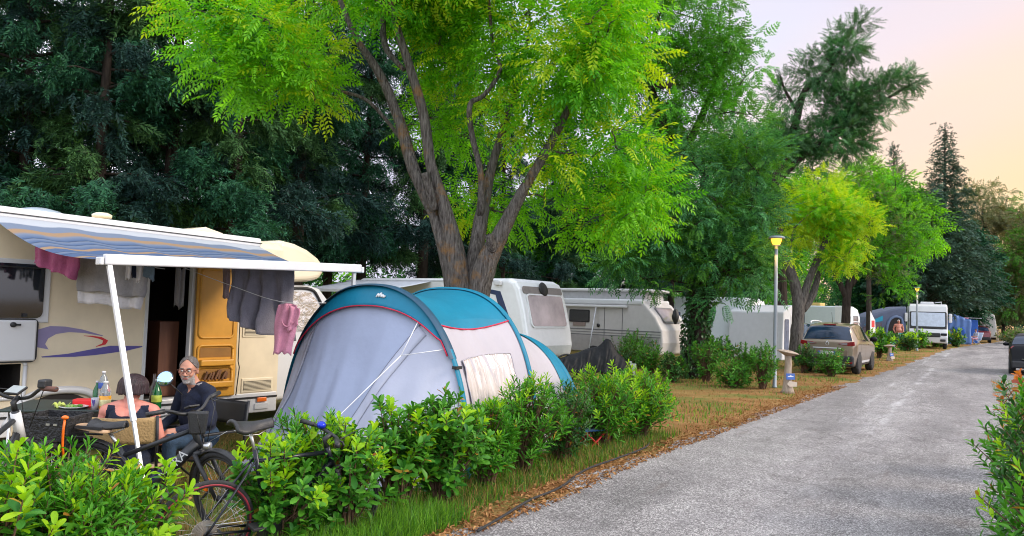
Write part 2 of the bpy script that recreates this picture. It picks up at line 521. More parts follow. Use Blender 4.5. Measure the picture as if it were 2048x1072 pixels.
# ------------------------------------------------------------------ foliage tools
def leaf_template(L=0.06, Wd=0.022, fold=0.15, curl=0.12, rows=(0.0, 0.35, 0.7, 1.0), wid=(0.12, 0.95, 0.8, 0.04)):
    V = []
    for t_, w in zip(rows, wid):
        y = L * t_; z = -curl * L * t_ * t_
        V += [(-Wd / 2 * w, y, z + fold * Wd * w), (0, y, z), (Wd / 2 * w, y, z + fold * Wd * w)]
    F = []
    for i in range(len(rows) - 1):
        F += [(3*i, 3*i+1, 3*i+4, 3*i+3), (3*i+1, 3*i+2, 3*i+5, 3*i+4)]
    return np.array(V), np.array(F)
def pinnate_template(L=0.30, k=5, ll=0.085, lw=0.028, droop=0.35, rng=None, jit=0.2):
    rng = rng or random.Random(1)
    V, F = [], []
    def leaflet(o, d, n, l, w):
        b = len(V)
        s = d.cross(n).normalized()
        V.extend([o, o + d * l * .45 - s * w / 2 , o + d * l - n * l * .18, o + d * l * .45 + s * w / 2])
        F.append((b, b + 1, b + 2, b + 3))
    for i in range(k):
        t_ = (i + 0.6) / k
        o = Vector((0, L * t_, -droop * L * t_ * t_))
        for sx in (-1, 1):
            d = Vector((sx * 0.8, 0.62, -0.25 + rng.uniform(-jit, jit))).normalized()
            n = Vector((rng.uniform(-.25, .25), 0, 1)).normalized()
            leaflet(o, d, n, ll * rng.uniform(.8, 1.1) * (1 - 0.25 * abs(t_ - .5)), lw)
    leaflet(Vector((0, L, -droop * L)), Vector((0, .9, -.45)).normalized(), Vector((0, .4, .9)), ll, lw)
    return np.array([tuple(v) for v in V]), np.array(F)
def needle_template(L=0.35, k=9, bl=0.16, bw=0.035, droop=0.5, rng=None):
    rng = rng or random.Random(2)
    V, F = [], []
    for i in range(k):
        t_ = (i + .3) / k
        o = Vector((0, L * t_, -droop * L * t_ * t_))
        for sx in (-1, 1):
            d = Vector((sx * rng.uniform(.3, .9), rng.uniform(.5, 1), rng.uniform(-.7, .25))).normalized()
            s = d.cross(Vector((rng.uniform(-.6, .6), rng.uniform(-.3, .3), 1))).normalized()
            l = bl * rng.uniform(.6, 1.1) * (1.1 - .5 * t_)
            b = len(V)
            V.extend([o, o + d * l * .5 + s * bw / 2, o + d * l, o + d * l * .5 - s * bw / 2])
            F.append((b, b + 1, b + 2, b + 3))
    return np.array([tuple(v) for v in V]), np.array(F)
def basis(D, rs, upmix=1.0):           # rotation matrices whose Y column is D, Z roughly up with jitter
    D = D / np.maximum(np.linalg.norm(D, axis=1, keepdims=True), 1e-6)
    up = np.zeros_like(D); up[:, 2] = 1
    up = up * upmix + rs.normal(0, .45, D.shape)
    X = np.cross(D, up); X /= np.maximum(np.linalg.norm(X, axis=1, keepdims=True), 1e-6)
    Z = np.cross(X, D)
    return np.stack([X, D, Z], axis=2)
def scatter(T, F, pos, Rm, s):
    V = np.einsum('nij,vj->nvi', Rm, T) * s[:, None, None] + pos[:, None, :]
    k = len(T)
    FF = F[None] + (np.arange(len(pos)) * k)[:, None, None]
    return V.reshape(-1, 3), FF.reshape(-1, F.shape[1])
def merge(parts):
    Vs, Fs, Ms, b = [], [], [], 0
    for V, F, m in parts:
        Vs.append(V); Fs.append(F + b); Ms.append(np.full(len(F), m)); b += len(V)
    return np.concatenate(Vs), np.concatenate(Fs), np.concatenate(Ms)
def lobe_points(lobes, n, rs, shell=2.4):
    vol = np.array([l[1][0] * l[1][1] * l[1][2] * (l[2] if len(l) > 2 else 1) for l in lobes]); vol = vol / vol.sum()
    idx = rs.choice(len(lobes), n, p=vol)
    d = rs.normal(size=(n, 3)); d /= np.linalg.norm(d, axis=1, keepdims=True)
    r = rs.random(n) ** (1 / shell)
    C = np.array([tuple(l[0]) for l in lobes]); Rr = np.array([l[1] for l in lobes])
    return C[idx] + d * r[:, None] * Rr[idx], d, idx
def lobe(u, v, y, ru, rv, ry, w=1.0):
    return (P(u, v, y), (ru * y / FPX, ry, rv * y / FPX), w)

BARK = mat('grey_brown_bark', (0.035, 0.029, 0.025), 0.95, var=0, col2=(0.215, 0.195, 0.178), scale=16, bump=1.0, bscale=26, stretch=(2.2, 2.2, 0.28), spec=0.15)
BARK_DK = mat('dark_bark', (0.02, 0.016, 0.014), 0.95, col2=(0.07, 0.055, 0.045), scale=6, bump=0.8, stretch=(2, 2, 0.4), spec=0.1)
def bark_orange():
    m = BARK.copy(); m.name = 'lichened_bark'
    t = m.node_tree; b = t.nodes['Principled BSDF']
    src = b.inputs['Base Color'].links[0].from_socket
    tcn = t.nodes.new('ShaderNodeTexCoord'); n = t.nodes.new('ShaderNodeTexNoise'); n.inputs['Scale'].default_value = 2.2; n.inputs['Detail'].default_value = 8; n.inputs['Roughness'].default_value = .7
    t.links.new(tcn.outputs['Object'], n.inputs['Vector'])
    mr = t.nodes.new('ShaderNodeMapRange'); mr.inputs[1].default_value = .55; mr.inputs[2].default_value = .68; mr.inputs[4].default_value = .7
    t.links.new(n.outputs['Fac'], mr.inputs[0])
    mx = t.nodes.new('ShaderNodeMix'); mx.data_type = 'RGBA'; mx.inputs[7].default_value = (0.30, 0.15, 0.04, 1)
    t.links.new(mr.outputs[0], mx.inputs[0]); t.links.new(src, mx.inputs[6]); t.links.new(mx.outputs[2], b.inputs['Base Color'])
    return m
BARK_OR = bark_orange()

def trunk_mesh(mb, paths, rng, n=14, wob=0.07):
    for pts in paths:                  # [(Vector, radius), ...]
        c = cat_curve([p for p, r in pts], 5)
        rr = []
        for i in range(len(pts) - 1):
            rr += [pts[i][1] + (pts[i+1][1] - pts[i][1]) * k / 5 for k in range(5)]
        rr.append(pts[-1][1])
        mb.tube(c, rr, n, 0, True, wob, rng)
def tree(name, label, paths, lobes, ncl, nsp, tmpl, leaf, bark=None, seed=1, crad=0.5, flat=0.6, droop=0.35, scale=(0.8, 1.15), gaps=0.35, limb=0.03, cat='tree', group=None, out=0.9, shell=2.4, wob=0.07, limbs=True, yscale=None):
    rng = random.Random(seed); rs = np.random.RandomState(seed)
    base = paths[0][0][0].copy()
    root = empty(name, label, cat, base, 0, group)
    rel = [[(p - base, r) for p, r in pts] for pts in paths]
    pts, d, idx = lobe_points(lobes, ncl, rs, shell)
    if gaps:                           # open gaps in the crown
        h = np.sin(pts[:, 0] * 1.9 + seed) + np.sin(pts[:, 2] * 2.3 + seed * 2) + np.sin(pts[:, 1] * 1.7 + pts[:, 0]) 
        keep = (h > -1.5 + gaps * 1.2) | (rs.random(len(pts)) > 0.75)
        pts, d, idx = pts[keep], d[keep], idx[keep]
    b = np.array(tuple(base))
    mb = MB()
    trunk_mesh(mb, rel, rng, wob=wob)
    nodes = []
    for path in rel:
        c = cat_curve([p for p, r in path], 6)
        nodes += c[len(c) // 3:]
    nd = np.array([tuple(p) for p in nodes])
    if limbs:
        order = rs.permutation(len(pts))
        for q in order:
            p = pts[q] - b
            dist = np.linalg.norm(nd - p, axis=1) + np.maximum(0, nd[:, 2] - p[2]) * 0.8
            k = int(dist.argmin())
            a = Vector(nd[k]); e = Vector(p)
            ln = (e - a).length
            if ln < 0.15: continue
            m1 = a.lerp(e, .35) + Vector((rng.uniform(-.1, .1), rng.uniform(-.1, .1), rng.uniform(0, .16))) * ln
            m2 = a.lerp(e, .7) + Vector((rng.uniform(-.1, .1), rng.uniform(-.1, .1), rng.uniform(0, .14))) * ln
            r0 = limb * min(1.6, 0.4 + ln * 0.35)
            mb.tube([a, m1, m2, e], [r0, r0 * .75, r0 * .5, r0 * .22], 5, 0, False)
            nd = np.vstack([nd, [tuple(m1)], [tuple(m2)], [tuple(p)]])
    mb.build('trunk', bark or BARK, root)
    n = len(pts) * nsp
    C = np.repeat(pts, nsp, axis=0) - b
    D0 = np.repeat(d, nsp, axis=0)
    off = rs.normal(0, 1, (n, 3)); off /= np.linalg.norm(off, axis=1, keepdims=True)
    rad = crad * rs.random(n) ** .5
    pos = C + off * rad[:, None] * np.array([1, 1, flat])
    D = off * 0.8 + D0 * out * 0.5 + rs.normal(0, .3, (n, 3)) + np.array([0, 0, -droop])
    Rm = basis(D, rs)
    s = rs.uniform(scale[0], scale[1], n)
    tl = tmpl if isinstance(tmpl, list) else [tmpl]
    lv = leaf if isinstance(leaf, list) else [leaf]
    parts = []
    pick = rs.randint(0, len(tl), n)
    clm = np.repeat(rs.randint(0, len(lv), len(pts)), nsp)
    for i in range(len(tl)):
        for j in range(len(lv)):
            k = (pick == i) & (clm == j)
            if k.any():
                V, F = scatter(tl[i][0], tl[i][1], pos[k], Rm[k], s[k])
                parts.append((V, F, j))
    V, F, M = merge(parts)
    np_mesh('crown', V, F, lv, root, M)
    return root
# ------------------------------------------------------------------ trees
rt = random.Random(11)
T_ASH = [pinnate_template(.40, 6, .108, .040, .16, rt) for _ in range(3)]
T_FINE = [pinnate_template(.44, 7, .120, .038, .10, rt) for _ in range(3)]
T_MID = [pinnate_template(.40, 5, .12, .048, .08, rt) for _ in range(3)]
T_FAR = [pinnate_template(.8, 4, .30, .12, .3, rt) for _ in range(2)]
L_LIME = leafmat('lime_leaf', (0.10, 0.36, 0.008), (0.24, 0.62, 0.014), .5)
L_GREEN = leafmat('fresh_green_leaf', (0.045, 0.25, 0.010), (0.13, 0.48, 0.02), .45)
L_YEL = leafmat('yellow_green_leaf', (0.30, 0.50, 0.008), (0.52, 0.68, 0.02), .5)
L_DEEP = leafmat('deep_green_leaf', (0.012, 0.095, 0.028), (0.10, 0.34, 0.10), .35)
L_MID = leafmat('mid_green_leaf', (0.03, 0.14, 0.012), (0.11, 0.32, 0.025), .4)
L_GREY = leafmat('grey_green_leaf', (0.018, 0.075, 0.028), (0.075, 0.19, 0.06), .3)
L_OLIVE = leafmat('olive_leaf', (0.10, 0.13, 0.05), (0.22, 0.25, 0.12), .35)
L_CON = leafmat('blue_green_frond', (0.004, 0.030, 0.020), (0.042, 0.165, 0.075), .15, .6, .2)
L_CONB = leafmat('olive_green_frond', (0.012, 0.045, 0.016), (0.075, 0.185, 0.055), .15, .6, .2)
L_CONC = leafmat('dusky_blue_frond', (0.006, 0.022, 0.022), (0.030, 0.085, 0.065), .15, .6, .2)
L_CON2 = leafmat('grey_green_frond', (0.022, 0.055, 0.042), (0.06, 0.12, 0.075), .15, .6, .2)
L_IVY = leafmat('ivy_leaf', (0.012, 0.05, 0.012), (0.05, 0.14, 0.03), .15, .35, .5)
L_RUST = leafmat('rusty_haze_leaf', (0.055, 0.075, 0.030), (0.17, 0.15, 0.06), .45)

def path(*a):
    y0 = a[0][2]
    o = []
    for q in a:
        u, v, y, r = q
        o.append((P(u, v, y), r))
    return o
Y = 13.0
base = path((922, 822, Y, 0.422), (920, 690, Y, 0.274), (915, 600, Y, 0.334))
stems = [
    path((922, 822, Y, 0.299), (922, 700, Y, 0.274), (920, 600, Y, 0.241), (903, 520, Y, 0.195), (868, 430, Y, 0.095), (828, 340, Y, 0.108), (798, 240, Y + .1, 0.092), (760, 150, Y, 0.077), (712, 75, Y - .2, 0.055), (672, -20, Y - .3, 0.037)),
    path((925, 640, Y - .05, 0.215), (915, 530, Y - .1, 0.176), (890, 420, Y - .15, 0.117), (862, 330, Y - .2, 0.092), (846, 225, Y - .2, 0.086), (818, 130, Y - .3, 0.074), (790, 40, Y - .3, 0.062), (775, -60, Y - .4, 0.043)),
    path((935, 640, Y, 0.195), (948, 530, Y, 0.136), (962, 440, Y + .1, 0.121), (982, 340, Y + .2, 0.077), (1003, 270, Y + .2, 0.068), (1030, 180, Y + .3, 0.049), (1060, 60, Y + .4, 0.031)),
    path((962, 430, Y + .05, 0.074), (962, 350, Y - .1, 0.052), (944, 270, Y - .2, 0.049), (940, 210, Y - .3, 0.046), (968, 190, Y - .3, 0.037), (1000, 140, Y - .3, 0.037), (985, 90, Y - .4, 0.018)),
    path((948, 650, Y - .1, 0.176), (968, 540, Y - .2, 0.194), (1005, 460, Y - .3, 0.129), (1050, 375, Y - .4, 0.086), (1102, 285, Y - .5, 0.071), (1150, 190, Y - .6, 0.049), (1200, 80, Y - .7, 0.031)),
    path((808, 140, Y - .2, 0.037), (770, 90, Y + .1, 0.055), (768, 10, Y + .2, 0.049), (780, -60, Y + .2, 0.031)),
    path((820, 300, Y + .3, 0.037), (740, 205, Y + .3, 0.031), (672, 180, Y + .2, 0.028), (610, 150, Y, 0.018)),
    path((868, 420, Y - .22, 0.074), (858, 375, Y - .32, 0.068), (849, 345, Y - .38, 0.062)),
    path((985, 500, Y - .35, 0.083), (982, 486, Y - .44, 0.076), (978, 470, Y - .50, 0.068)),
]
lob = [lobe(*q) for q in (
    (430, 20, 12.4, 140, 70, 1.2), (520, 110, 12.4, 110, 75, 1.2), (620, 60, 12.6, 130, 90, 1.5), (610, 155, 12.5, 75, 45, .7, 1.2), (500, 185, 12.2, 80, 32, .6, 1.2),
    (720, 215, 12.4, 40, 40, .4), (740, -60, 13, 260, 90, 2.4), (660, 10, 12.0, 100, 60, .8), (900, 70, 14.3, 120, 90, 1.2, .9), (1000, 90, 13.9, 140, 100, 1.5), (1120, 90, 12.2, 130, 120, 1.8),
    (1215, 80, 12.0, 85, 90, 1.3), (1190, 170, 12.2, 90, 50, 1.0), (1060, 215, 13.4, 110, 60, 1.1), (1010, -60, 12.8, 320, 80, 2.2),
    (1130, 360, 13.3, 130, 80, 1.2), (1260, 345, 13.0, 100, 55, 1.0), (1090, 290, 12.6, 90, 55, .9), (1200, 420, 13.4, 95, 40, .9), (940, 390, 14.2, 60, 70, .6),
    (1000, 390, 14.2, 80, 70, 1.0, 1.2), (1150, 425, 13.7, 110, 42, .9, 1.4), (1280, 395, 13.2, 85, 50, .9, 1.3), (1230, 300, 13.0, 110, 45, 1.0, 1.2), (905, 270, 14.2, 70, 90, .8, .7), (1120, 470, 13.4, 55, 45, .5), (1020, 460, 14, 60, 40, .5), (1180, 250, 12.6, 80, 45, .8))]
tree('broadleaf_tree', 'big lime green tree with several bare leaning stems rising behind the blue tent', stems, lob, 520, 26, T_ASH, [L_LIME, L_GREEN, L_LIME, L_LIME, L_YEL, L_LIME], BARK_OR, seed=4, crad=.50, droop=-.06, gaps=.95, limb=.028, wob=.05)

Y = 21.2
paths = [path((1388, 760, Y, .30), (1392, 690, Y, .25), (1398, 620, Y, .24), (1402, 540, Y, .22), (1400, 450, Y, .17), (1410, 350, Y, .10)),
         path((1400, 560, Y, .14), (1440, 500, Y - .2, .10), (1490, 440, Y - .4, .07), (1510, 380, Y - .4, .04)),
         path((1400, 540, Y, .13), (1350, 480, Y - .3, .09), (1290, 450, Y - .5, .06)),
         path((1402, 575, Y, .10), (1450, 545, Y - .6, .07), (1500, 540, Y - 1, .04))]
lob = [lobe(*q) for q in ((1290, 470, 20.6, 85, 60, 1.3), (1245, 520, 20.4, 60, 42, .9), (1380, 420, 21, 100, 90, 1.8), (1480, 350, 21, 85, 90, 1.6), (1500, 450, 20.8, 75, 75, 1.4),
    (1430, 520, 20.2, 90, 55, 1.2), (1515, 555, 20.2, 55, 38, .9), (1480, 285, 21.5, 60, 42, 1.0), (1300, 560, 20.3, 70, 35, .8), (1360, 330, 21.6, 60, 60, 1.0), (1450, 590, 19.9, 55, 28, .6), (1245, 570, 20.4, 35, 25, .5))]
t4 = tree('broadleaf_tree', 'dark feathery tree with ivy wrapped trunk beside the retro caravan', paths, lob, 300, 18, T_FINE, [L_DEEP, L_DEEP, L_MID], BARK_DK, seed=9, crad=.48, droop=-.02, gaps=.9, scale=(.75, 1.15), flat=.35)
rs = np.random.RandomState(5)
n = 2600
zz = rs.random(n) * 3.7
pth = cat_curve([p for p, r in paths[0]], 8)
pz = np.array([tuple(p) for p in pth]); b0 = pz[0]
cx = np.interp(zz + b0[2], pz[:, 2], pz[:, 0]); cyv = np.interp(zz + b0[2], pz[:, 2], pz[:, 1])
aa = rs.random(n) * 6.283; rr = .27 + rs.random(n) * .10 + .05 * np.sin(aa * 3 + zz * 4)
pos = np.stack([cx - b0[0] + np.cos(aa) * rr, cyv - b0[1] + np.sin(aa) * rr, zz], 1)
D = np.stack([np.cos(aa) * .7, np.sin(aa) * .7, rs.normal(-.6, .5, n)], 1)
LT = leaf_template(.10, .085, .2, .2)
V, F = scatter(*LT, pos, basis(D, rs), rs.uniform(.6, 1.2, n))
np_mesh('ivy', V, F, L_IVY, t4)

Y = 25
paths = [path((1402, 738, Y, .30), (1402, 620, Y, .27), (1390, 480, Y, .24), (1350, 330, Y, .2), (1310, 200, Y - .3, .14), (1260, 90, Y - .5, .07)),
         path((1338, 360, Y, .15), (1400, 240, Y, .11), (1440, 140, Y, .08), (1460, 60, Y, .04)),
         path((1330, 250, Y, .10), (1300, 182, Y - 1, .11), (1340, 170, Y - 2, .08))]
lob = [lobe(*q) for q in ((1320, 60, 24, 100, 110, 2.4), (1400, 100, 24.5, 90, 75, 2), (1460, 110, 24.5, 70, 65, 1.6), (1490, 170, 24.5, 45, 55, 1.2), (1360, 200, 24.5, 100, 90, 2),
    (1450, 240, 24.5, 75, 65, 1.5), (1300, 230, 24.5, 80, 70, 1.5), (1350, 300, 25, 100, 60, 1.6), (1300, -60, 24.5, 130, 80, 2.5), (1410, 20, 25, 60, 50, 1.2), (1440, 50, 25, 35, 20, .6))]
tree('broadleaf_tree', 'tall mid green tree behind the lime tree with a dark bent limb', paths, lob, 330, 26, T_MID, [L_MID, L_GREEN, L_GREEN, L_MID], BARK_DK, seed=21, crad=.50, droop=-.08, gaps=.9, flat=.45)

Y = 33
paths = [path((1562, 716, Y, .30), (1560, 560, Y, .27), (1552, 430, Y, .24), (1556, 350, Y, .22), (1590, 250, Y, .17), (1610, 180, Y, .13), (1650, 150, Y, .10), (1690, 80, Y, .05)),
         path((1556, 360, Y, .16), (1620, 300, Y, .12), (1700, 250, Y, .09), (1770, 200, Y, .06), (1830, 165, Y, .03)),
         path((1600, 230, Y, .08), (1570, 180, Y, .05), (1560, 150, Y, .03))]
lob = [lobe(*q) for q in ((1580, 200, 33, 38, 60, 1.1), (1630, 150, 33, 52, 45, 1.2), (1680, 105, 33, 42, 40, 1), (1715, 55, 33, 22, 26, .5), (1690, 215, 33, 55, 50, 1.3), (1760, 185, 33, 55, 34, 1.0), (1820, 165, 33, 35, 20, .6),
    (1640, 270, 33, 75, 48, 1.6), (1745, 235, 33, 60, 22, .8), (1600, 320, 33, 55, 42, 1.2), (1700, 290, 33, 45, 26, .8), (1575, 270, 33, 40, 42, .9))]
tree('feathery_tree', 'tall wispy grey green tree leaning right against the pink sky', paths, lob, 300, 22, T_FINE, [L_GREY, L_GREY, L_DEEP], BARK_DK, seed=31, crad=.40, droop=.0, gaps=.8, scale=(.75, 1.2), limb=.025, flat=.5)

Y = 30
paths = [path((1590, 720, Y, .28), (1594, 660, Y, .235), (1596, 600, Y, .22), (1582, 545, Y, .19), (1560, 500, Y, .13), (1530, 450, Y, .06)),
         path((1598, 620, Y, .18), (1622, 550, Y, .14), (1648, 490, Y, .12), (1660, 440, Y, .07), (1650, 400, Y, .04)),
         path((1605, 620, Y + .1, .15), (1625, 590, Y + .2, .14), (1650, 520, Y + .3, .08), (1700, 480, Y + .3, .05))]
lob = [lobe(*q) for q in ((1650, 420, 30, 70, 50, 1.6), (1700, 455, 30, 50, 50, 1.3), (1600, 440, 30, 55, 50, 1.3), (1580, 500, 29.3, 48, 32, .9), (1690, 515, 29.6, 45, 35, 1.0), (1560, 480, 29.6, 45, 40, 1), (1620, 380, 30.5, 70, 30, 1.2))]
tree('broadleaf_tree', 'yellow green tree with forked trunk left of the tan car', paths, lob, 210, 17, T_MID, [L_YEL, L_LIME, L_YEL], BARK, seed=41, crad=.42, droop=-.15, gaps=.8, flat=.45)

Y = 38
paths = [path((1690, 690, Y, .23), (1692, 630, Y, .20), (1696, 580, Y, .18), (1712, 520, Y, .14), (1735, 460, Y, .12), (1760, 400, Y, .06)),
         path((1694, 600, Y, .13), (1670, 540, Y, .14), (1660, 480, Y, .08)),
         path((1700, 575, Y, .12), (1730, 530, Y, .14), (1780, 490, Y, .07))]
lob = [lobe(*q) for q in ((1775, 440, 38, 55, 50, 1.5), (1720, 395, 38.5, 60, 40, 1.5), (1800, 510, 37.5, 45, 45, 1.2), (1760, 370, 39, 45, 28, 1.2), (1750, 520, 37.6, 55, 45, 1.2), (1820, 470, 38, 35, 40, 1.0), (1710, 350, 39, 50, 25, 1.2), (1690, 490, 38.2, 40, 40, 1), (1820, 560, 37.5, 30, 28, .7), (1770, 575, 37.5, 40, 25, .7))]
tree('broadleaf_tree', 'olive green tree in front of the long cream caravan beyond the tan car', paths, lob, 270, 17, T_MID, [L_MID, L_LIME, L_OLIVE, L_GREEN], BARK_DK, seed=51, crad=.46, droop=-.12, gaps=.8, flat=.45)

# ------------------------------------------------------------------ conifers
T_CON = [needle_template(.55, 12, .20, .036, .55, rt) for _ in range(3)]
T_CONF = [needle_template(.95, 6, .42, .13, .35, rt) for _ in range(2)]
def conifer(name, label, loc, H, z0, prof, nb, per, tmpl, leaf, seed=1, up=0.0, tr=.25, spread=.35, group=None, droop=.5, scale=(.8, 1.2), cat='conifer tree'):
    rng = random.Random(seed); rs = np.random.RandomState(seed)
    root = empty(name, label, cat, loc, 0, group)
    mb = MB()
    mb.tube([(0, 0, -.1), (.05, 0, H * .3), (0, .06, H * .65), (0, 0, H)], [tr, tr * .8, tr * .45, .02], 9, 0, True, .06, rng)
    pos, D, BI = [], [], []
    for i in range(nb):
        t = (i + .5) / nb
        z = z0 + (H - z0) * t
        l = prof(t) * rng.uniform(.65, 1.15)
        a = i * 2.39996 + rng.uniform(-.4, .4)
        d = Vector((math.cos(a), math.sin(a), up + rng.uniform(-.15, .15)))
        e = Vector((0, 0, z)) + d * l
        m = Vector((0, 0, z)) + d * l * .55 + Vector((0, 0, .08 * l))
        mb.tube([(0, 0, z), m, e], [.05, .03, .01], 4, 0, False)
        k = max(3, int(per * l))
        for q in range(k):
            s = rng.uniform(.12, 1) ** .6
            p = Vector((0, 0, z)).lerp(m, min(1, s / .55)) if s < .55 else m.lerp(e, (s - .55) / .45)
            pos.append(p + Vector((rng.gauss(0, spread), rng.gauss(0, spread), rng.gauss(-.1, spread * .8))) * (.35 + s * .65))
            BI.append(i); D.append((d.x + rng.gauss(0, .5), d.y + rng.gauss(0, .5), -droop + rng.gauss(0, .35)))
    mb.build('trunk', BARK_DK, root)
    pos = np.array([tuple(p) for p in pos]); D = np.array(D); n = len(pos)
    Rm = basis(D, rs); s = rs.uniform(*scale, n); pick = rs.randint(0, len(tmpl), n)
    parts = []
    leaf = leaf if isinstance(leaf, list) else [leaf]
    tone = rs.randint(0, len(leaf), nb)[np.array(BI)]
    for i in range(len(tmpl)):
        for j in range(len(leaf)):
            k = (pick == i) & (tone == j)
            if k.any():
                V, F = scatter(tmpl[i][0], tmpl[i][1], pos[k], Rm[k], s[k]); parts.append((V, F, j))
    V, F, M = merge(parts)
    np_mesh('crown', V, F, leaf, root, M)
    return root
cp = lambda t: 3.0 * (1 - t) ** .5 * (0.65 + .35 * math.sin(t * 21))
protos = [conifer('cypress_tree', '', (0, 0, 0), 15.5, 3.7, cp, 62, 54, T_CON, [L_CON, L_CON, L_CONB, L_CONC], seed=60 + i, tr=.22, spread=.23) for i in range(3)]
CYP = [(-150, 19.5), (30, 20.5), (185, 19.8), (325, 21.5), (455, 21.5), (590, 25), (720, 28), (840, 29), (1000, 30), (1120, 33), (1235, 34), (1340, 35), (1460, 37), (-20, 26), (400, 29), (650, 34), (900, 35), (110, 27), (270, 28), (540, 31)]
CLAB = ['dark green cypress at the far left edge behind the motorhome roof', 'dark cypress left of the roof vent behind the motorhome', 'dark cypress behind the motorhome chimney vent', 'dark cypress right of the motorhome chimney vent', 'dark cypress above the awning of the cream motorhome', 'dark cypress above the cab end of the cream motorhome',
        'dark cypress above the left half of the blue tent', 'dark cypress behind the left stems of the lime tree', 'dark cypress behind the silver caravan', 'dark cypress between silver and retro caravans', 'dark cypress above the retro caravan roof', 'dark cypress behind the ivy covered trunk', 'dark cypress behind the white caravan',
        'tall cypress of the second row at the far left', 'tall cypress of the second row above the motorhome cab', 'tall cypress of the second row above the tent', 'tall cypress of the second row behind the lime tree', 'cypress of the second row above the motorhome window', 'cypress of the second row above the motorhome doorway', 'cypress of the second row above the hanging grey sheet']
for i, (u, y) in enumerate(CYP):
    o = protos[i] if i < 3 else copy_tree(protos[i % 3])
    p = P(u, 640, y); o.location = (p.x, p.y, -.1)
    o.rotation_euler = (0, 0, i * 1.7)
    k = (0.95, 1.0, .9, 1.05)[i % 4]
    if u > 940: k *= .72
    o.scale = (k, k, k)
    tag(o, CLAB[i], 'conifer tree', 'dark conifers in the row behind the caravans')

def far_con(name, label, u, vtop, y, z0, prof, nb, per, leaf, seed, up=0.1, group=None, **k):
    top = P(u, vtop, y)
    return conifer(name, label, (top.x, top.y, 0), top.z, z0, prof, nb, per, T_CONF, leaf, seed, up=up, tr=.35, spread=.30, group=group, **k)
far_con('fir_tree', 'tall conical grey green fir against the orange sky', 1890, 248, 76, 2.5, lambda t: 5.0 * (1 - t) ** 1.0 + .05, 250, 12, L_CON2, 70, up=.3, droop=.1, scale=(.4, .75))
far_con('fir_tree', 'small pale fir tip left of the thin cypress on the skyline', 1727, 308, 84, 4, lambda t: 2.2 * (1 - t) ** .9 + .15, 90, 12, L_CON2, 71, up=.3, droop=.1, scale=(.4, .7))
far_con('cypress_tree', 'thin pointed columnar cypress on the skyline', 1788, 292, 82, 2, lambda t: .62 * (1 - t) ** .5 + .08, 190, 22, L_CON2, 72, up=1.2, droop=-1.0, scale=(.35, .6))
far_con('cypress_tree', 'broken topped narrow cypress touching the thin columnar cypress', 1803, 335, 84, 2, lambda t: .6 * (1 - t) ** .4 + .1, 150, 20, L_CON2, 73, up=1.2, droop=-1.0, scale=(.35, .6))
far_con('cypress_tree', 'dark broad conifer behind the white integrated motorhome', 1848, 385, 62, 2.0, lambda t: 3.8 * (1 - t) ** .6 + .3, 130, 9, L_CON2, 74, up=.5, droop=0)
far_con('cypress_tree', 'dark conifer behind the blue awning far down the road', 1925, 450, 80, 1.5, lambda t: 3.8 * (1 - t) ** .5 + .3, 120, 10, L_CON, 75, up=.5, droop=0)
far_con('cypress_tree', 'dark conifer behind the yellow green tree and cream caravan', 1770, 470, 66, 1.5, lambda t: 3.5 * (1 - t) ** .5 + .3, 110, 9, L_CON, 76, up=.4, droop=.2)
far_con('cypress_tree', 'dark round conifer at the right edge behind the beige motorhome', 1985, 500, 92, 1.0, lambda t: 4.2 * (1 - t) ** .45 + .3, 110, 10, L_CON, 77, up=.4, droop=.2)

def far_tree(label, u, vb, y, lob, leaf, seed, ncl=110, nsp=18, name='broadleaf_tree', group=None):
    paths = [path((u, vb, y, .20), (u + 3, vb - 60, y, .17), (u, lob[0][1], y, .12)), ]
    return tree(name, label, paths, [lobe(*q) for q in lob], ncl, nsp, T_FAR, leaf, BARK_DK, seed, crad=.9, droop=.2, gaps=.6, limb=.05, group=group)
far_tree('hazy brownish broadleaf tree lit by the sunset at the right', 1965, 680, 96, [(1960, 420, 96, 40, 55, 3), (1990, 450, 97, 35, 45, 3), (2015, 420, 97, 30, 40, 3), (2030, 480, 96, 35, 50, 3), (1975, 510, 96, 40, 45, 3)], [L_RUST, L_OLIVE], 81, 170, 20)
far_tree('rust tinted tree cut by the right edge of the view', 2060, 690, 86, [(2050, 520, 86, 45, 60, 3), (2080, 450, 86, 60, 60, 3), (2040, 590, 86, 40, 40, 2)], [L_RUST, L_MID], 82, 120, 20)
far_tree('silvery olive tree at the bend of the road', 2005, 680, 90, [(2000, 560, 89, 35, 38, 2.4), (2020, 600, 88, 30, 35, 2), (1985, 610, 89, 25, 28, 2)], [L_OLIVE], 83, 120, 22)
far_tree('pale green tree behind the olive green tree', 1735, 690, 52, [(1730, 380, 52, 60, 40, 2), (1790, 400, 52, 50, 45, 2), (1830, 450, 52, 40, 50, 2), (1700, 430, 52, 40, 40, 2)], [L_MID, L_LIME], 84, 130, 20)
far_tree('green tree behind the lamp and the white caravan', 1520, 700, 44, [(1500, 330, 44, 70, 60, 2.5), (1450, 420, 44, 80, 70, 2.5), (1560, 420, 44, 60, 60, 2.4), (1620, 350, 44, 70, 50, 2.4), (1520, 520, 44, 80, 60, 2)], [L_MID, L_GREEN], 85, 200, 20)
far_tree('green tree filling the gap above the retro caravan', 1180, 690, 38, [(1150, 460, 38, 90, 70, 2.5), (1260, 420, 38, 90, 90, 2.5), (1060, 480, 38, 70, 60, 2), (1320, 500, 38, 60, 60, 2)], [L_MID, L_GREEN, L_DEEP], 86, 260, 24)

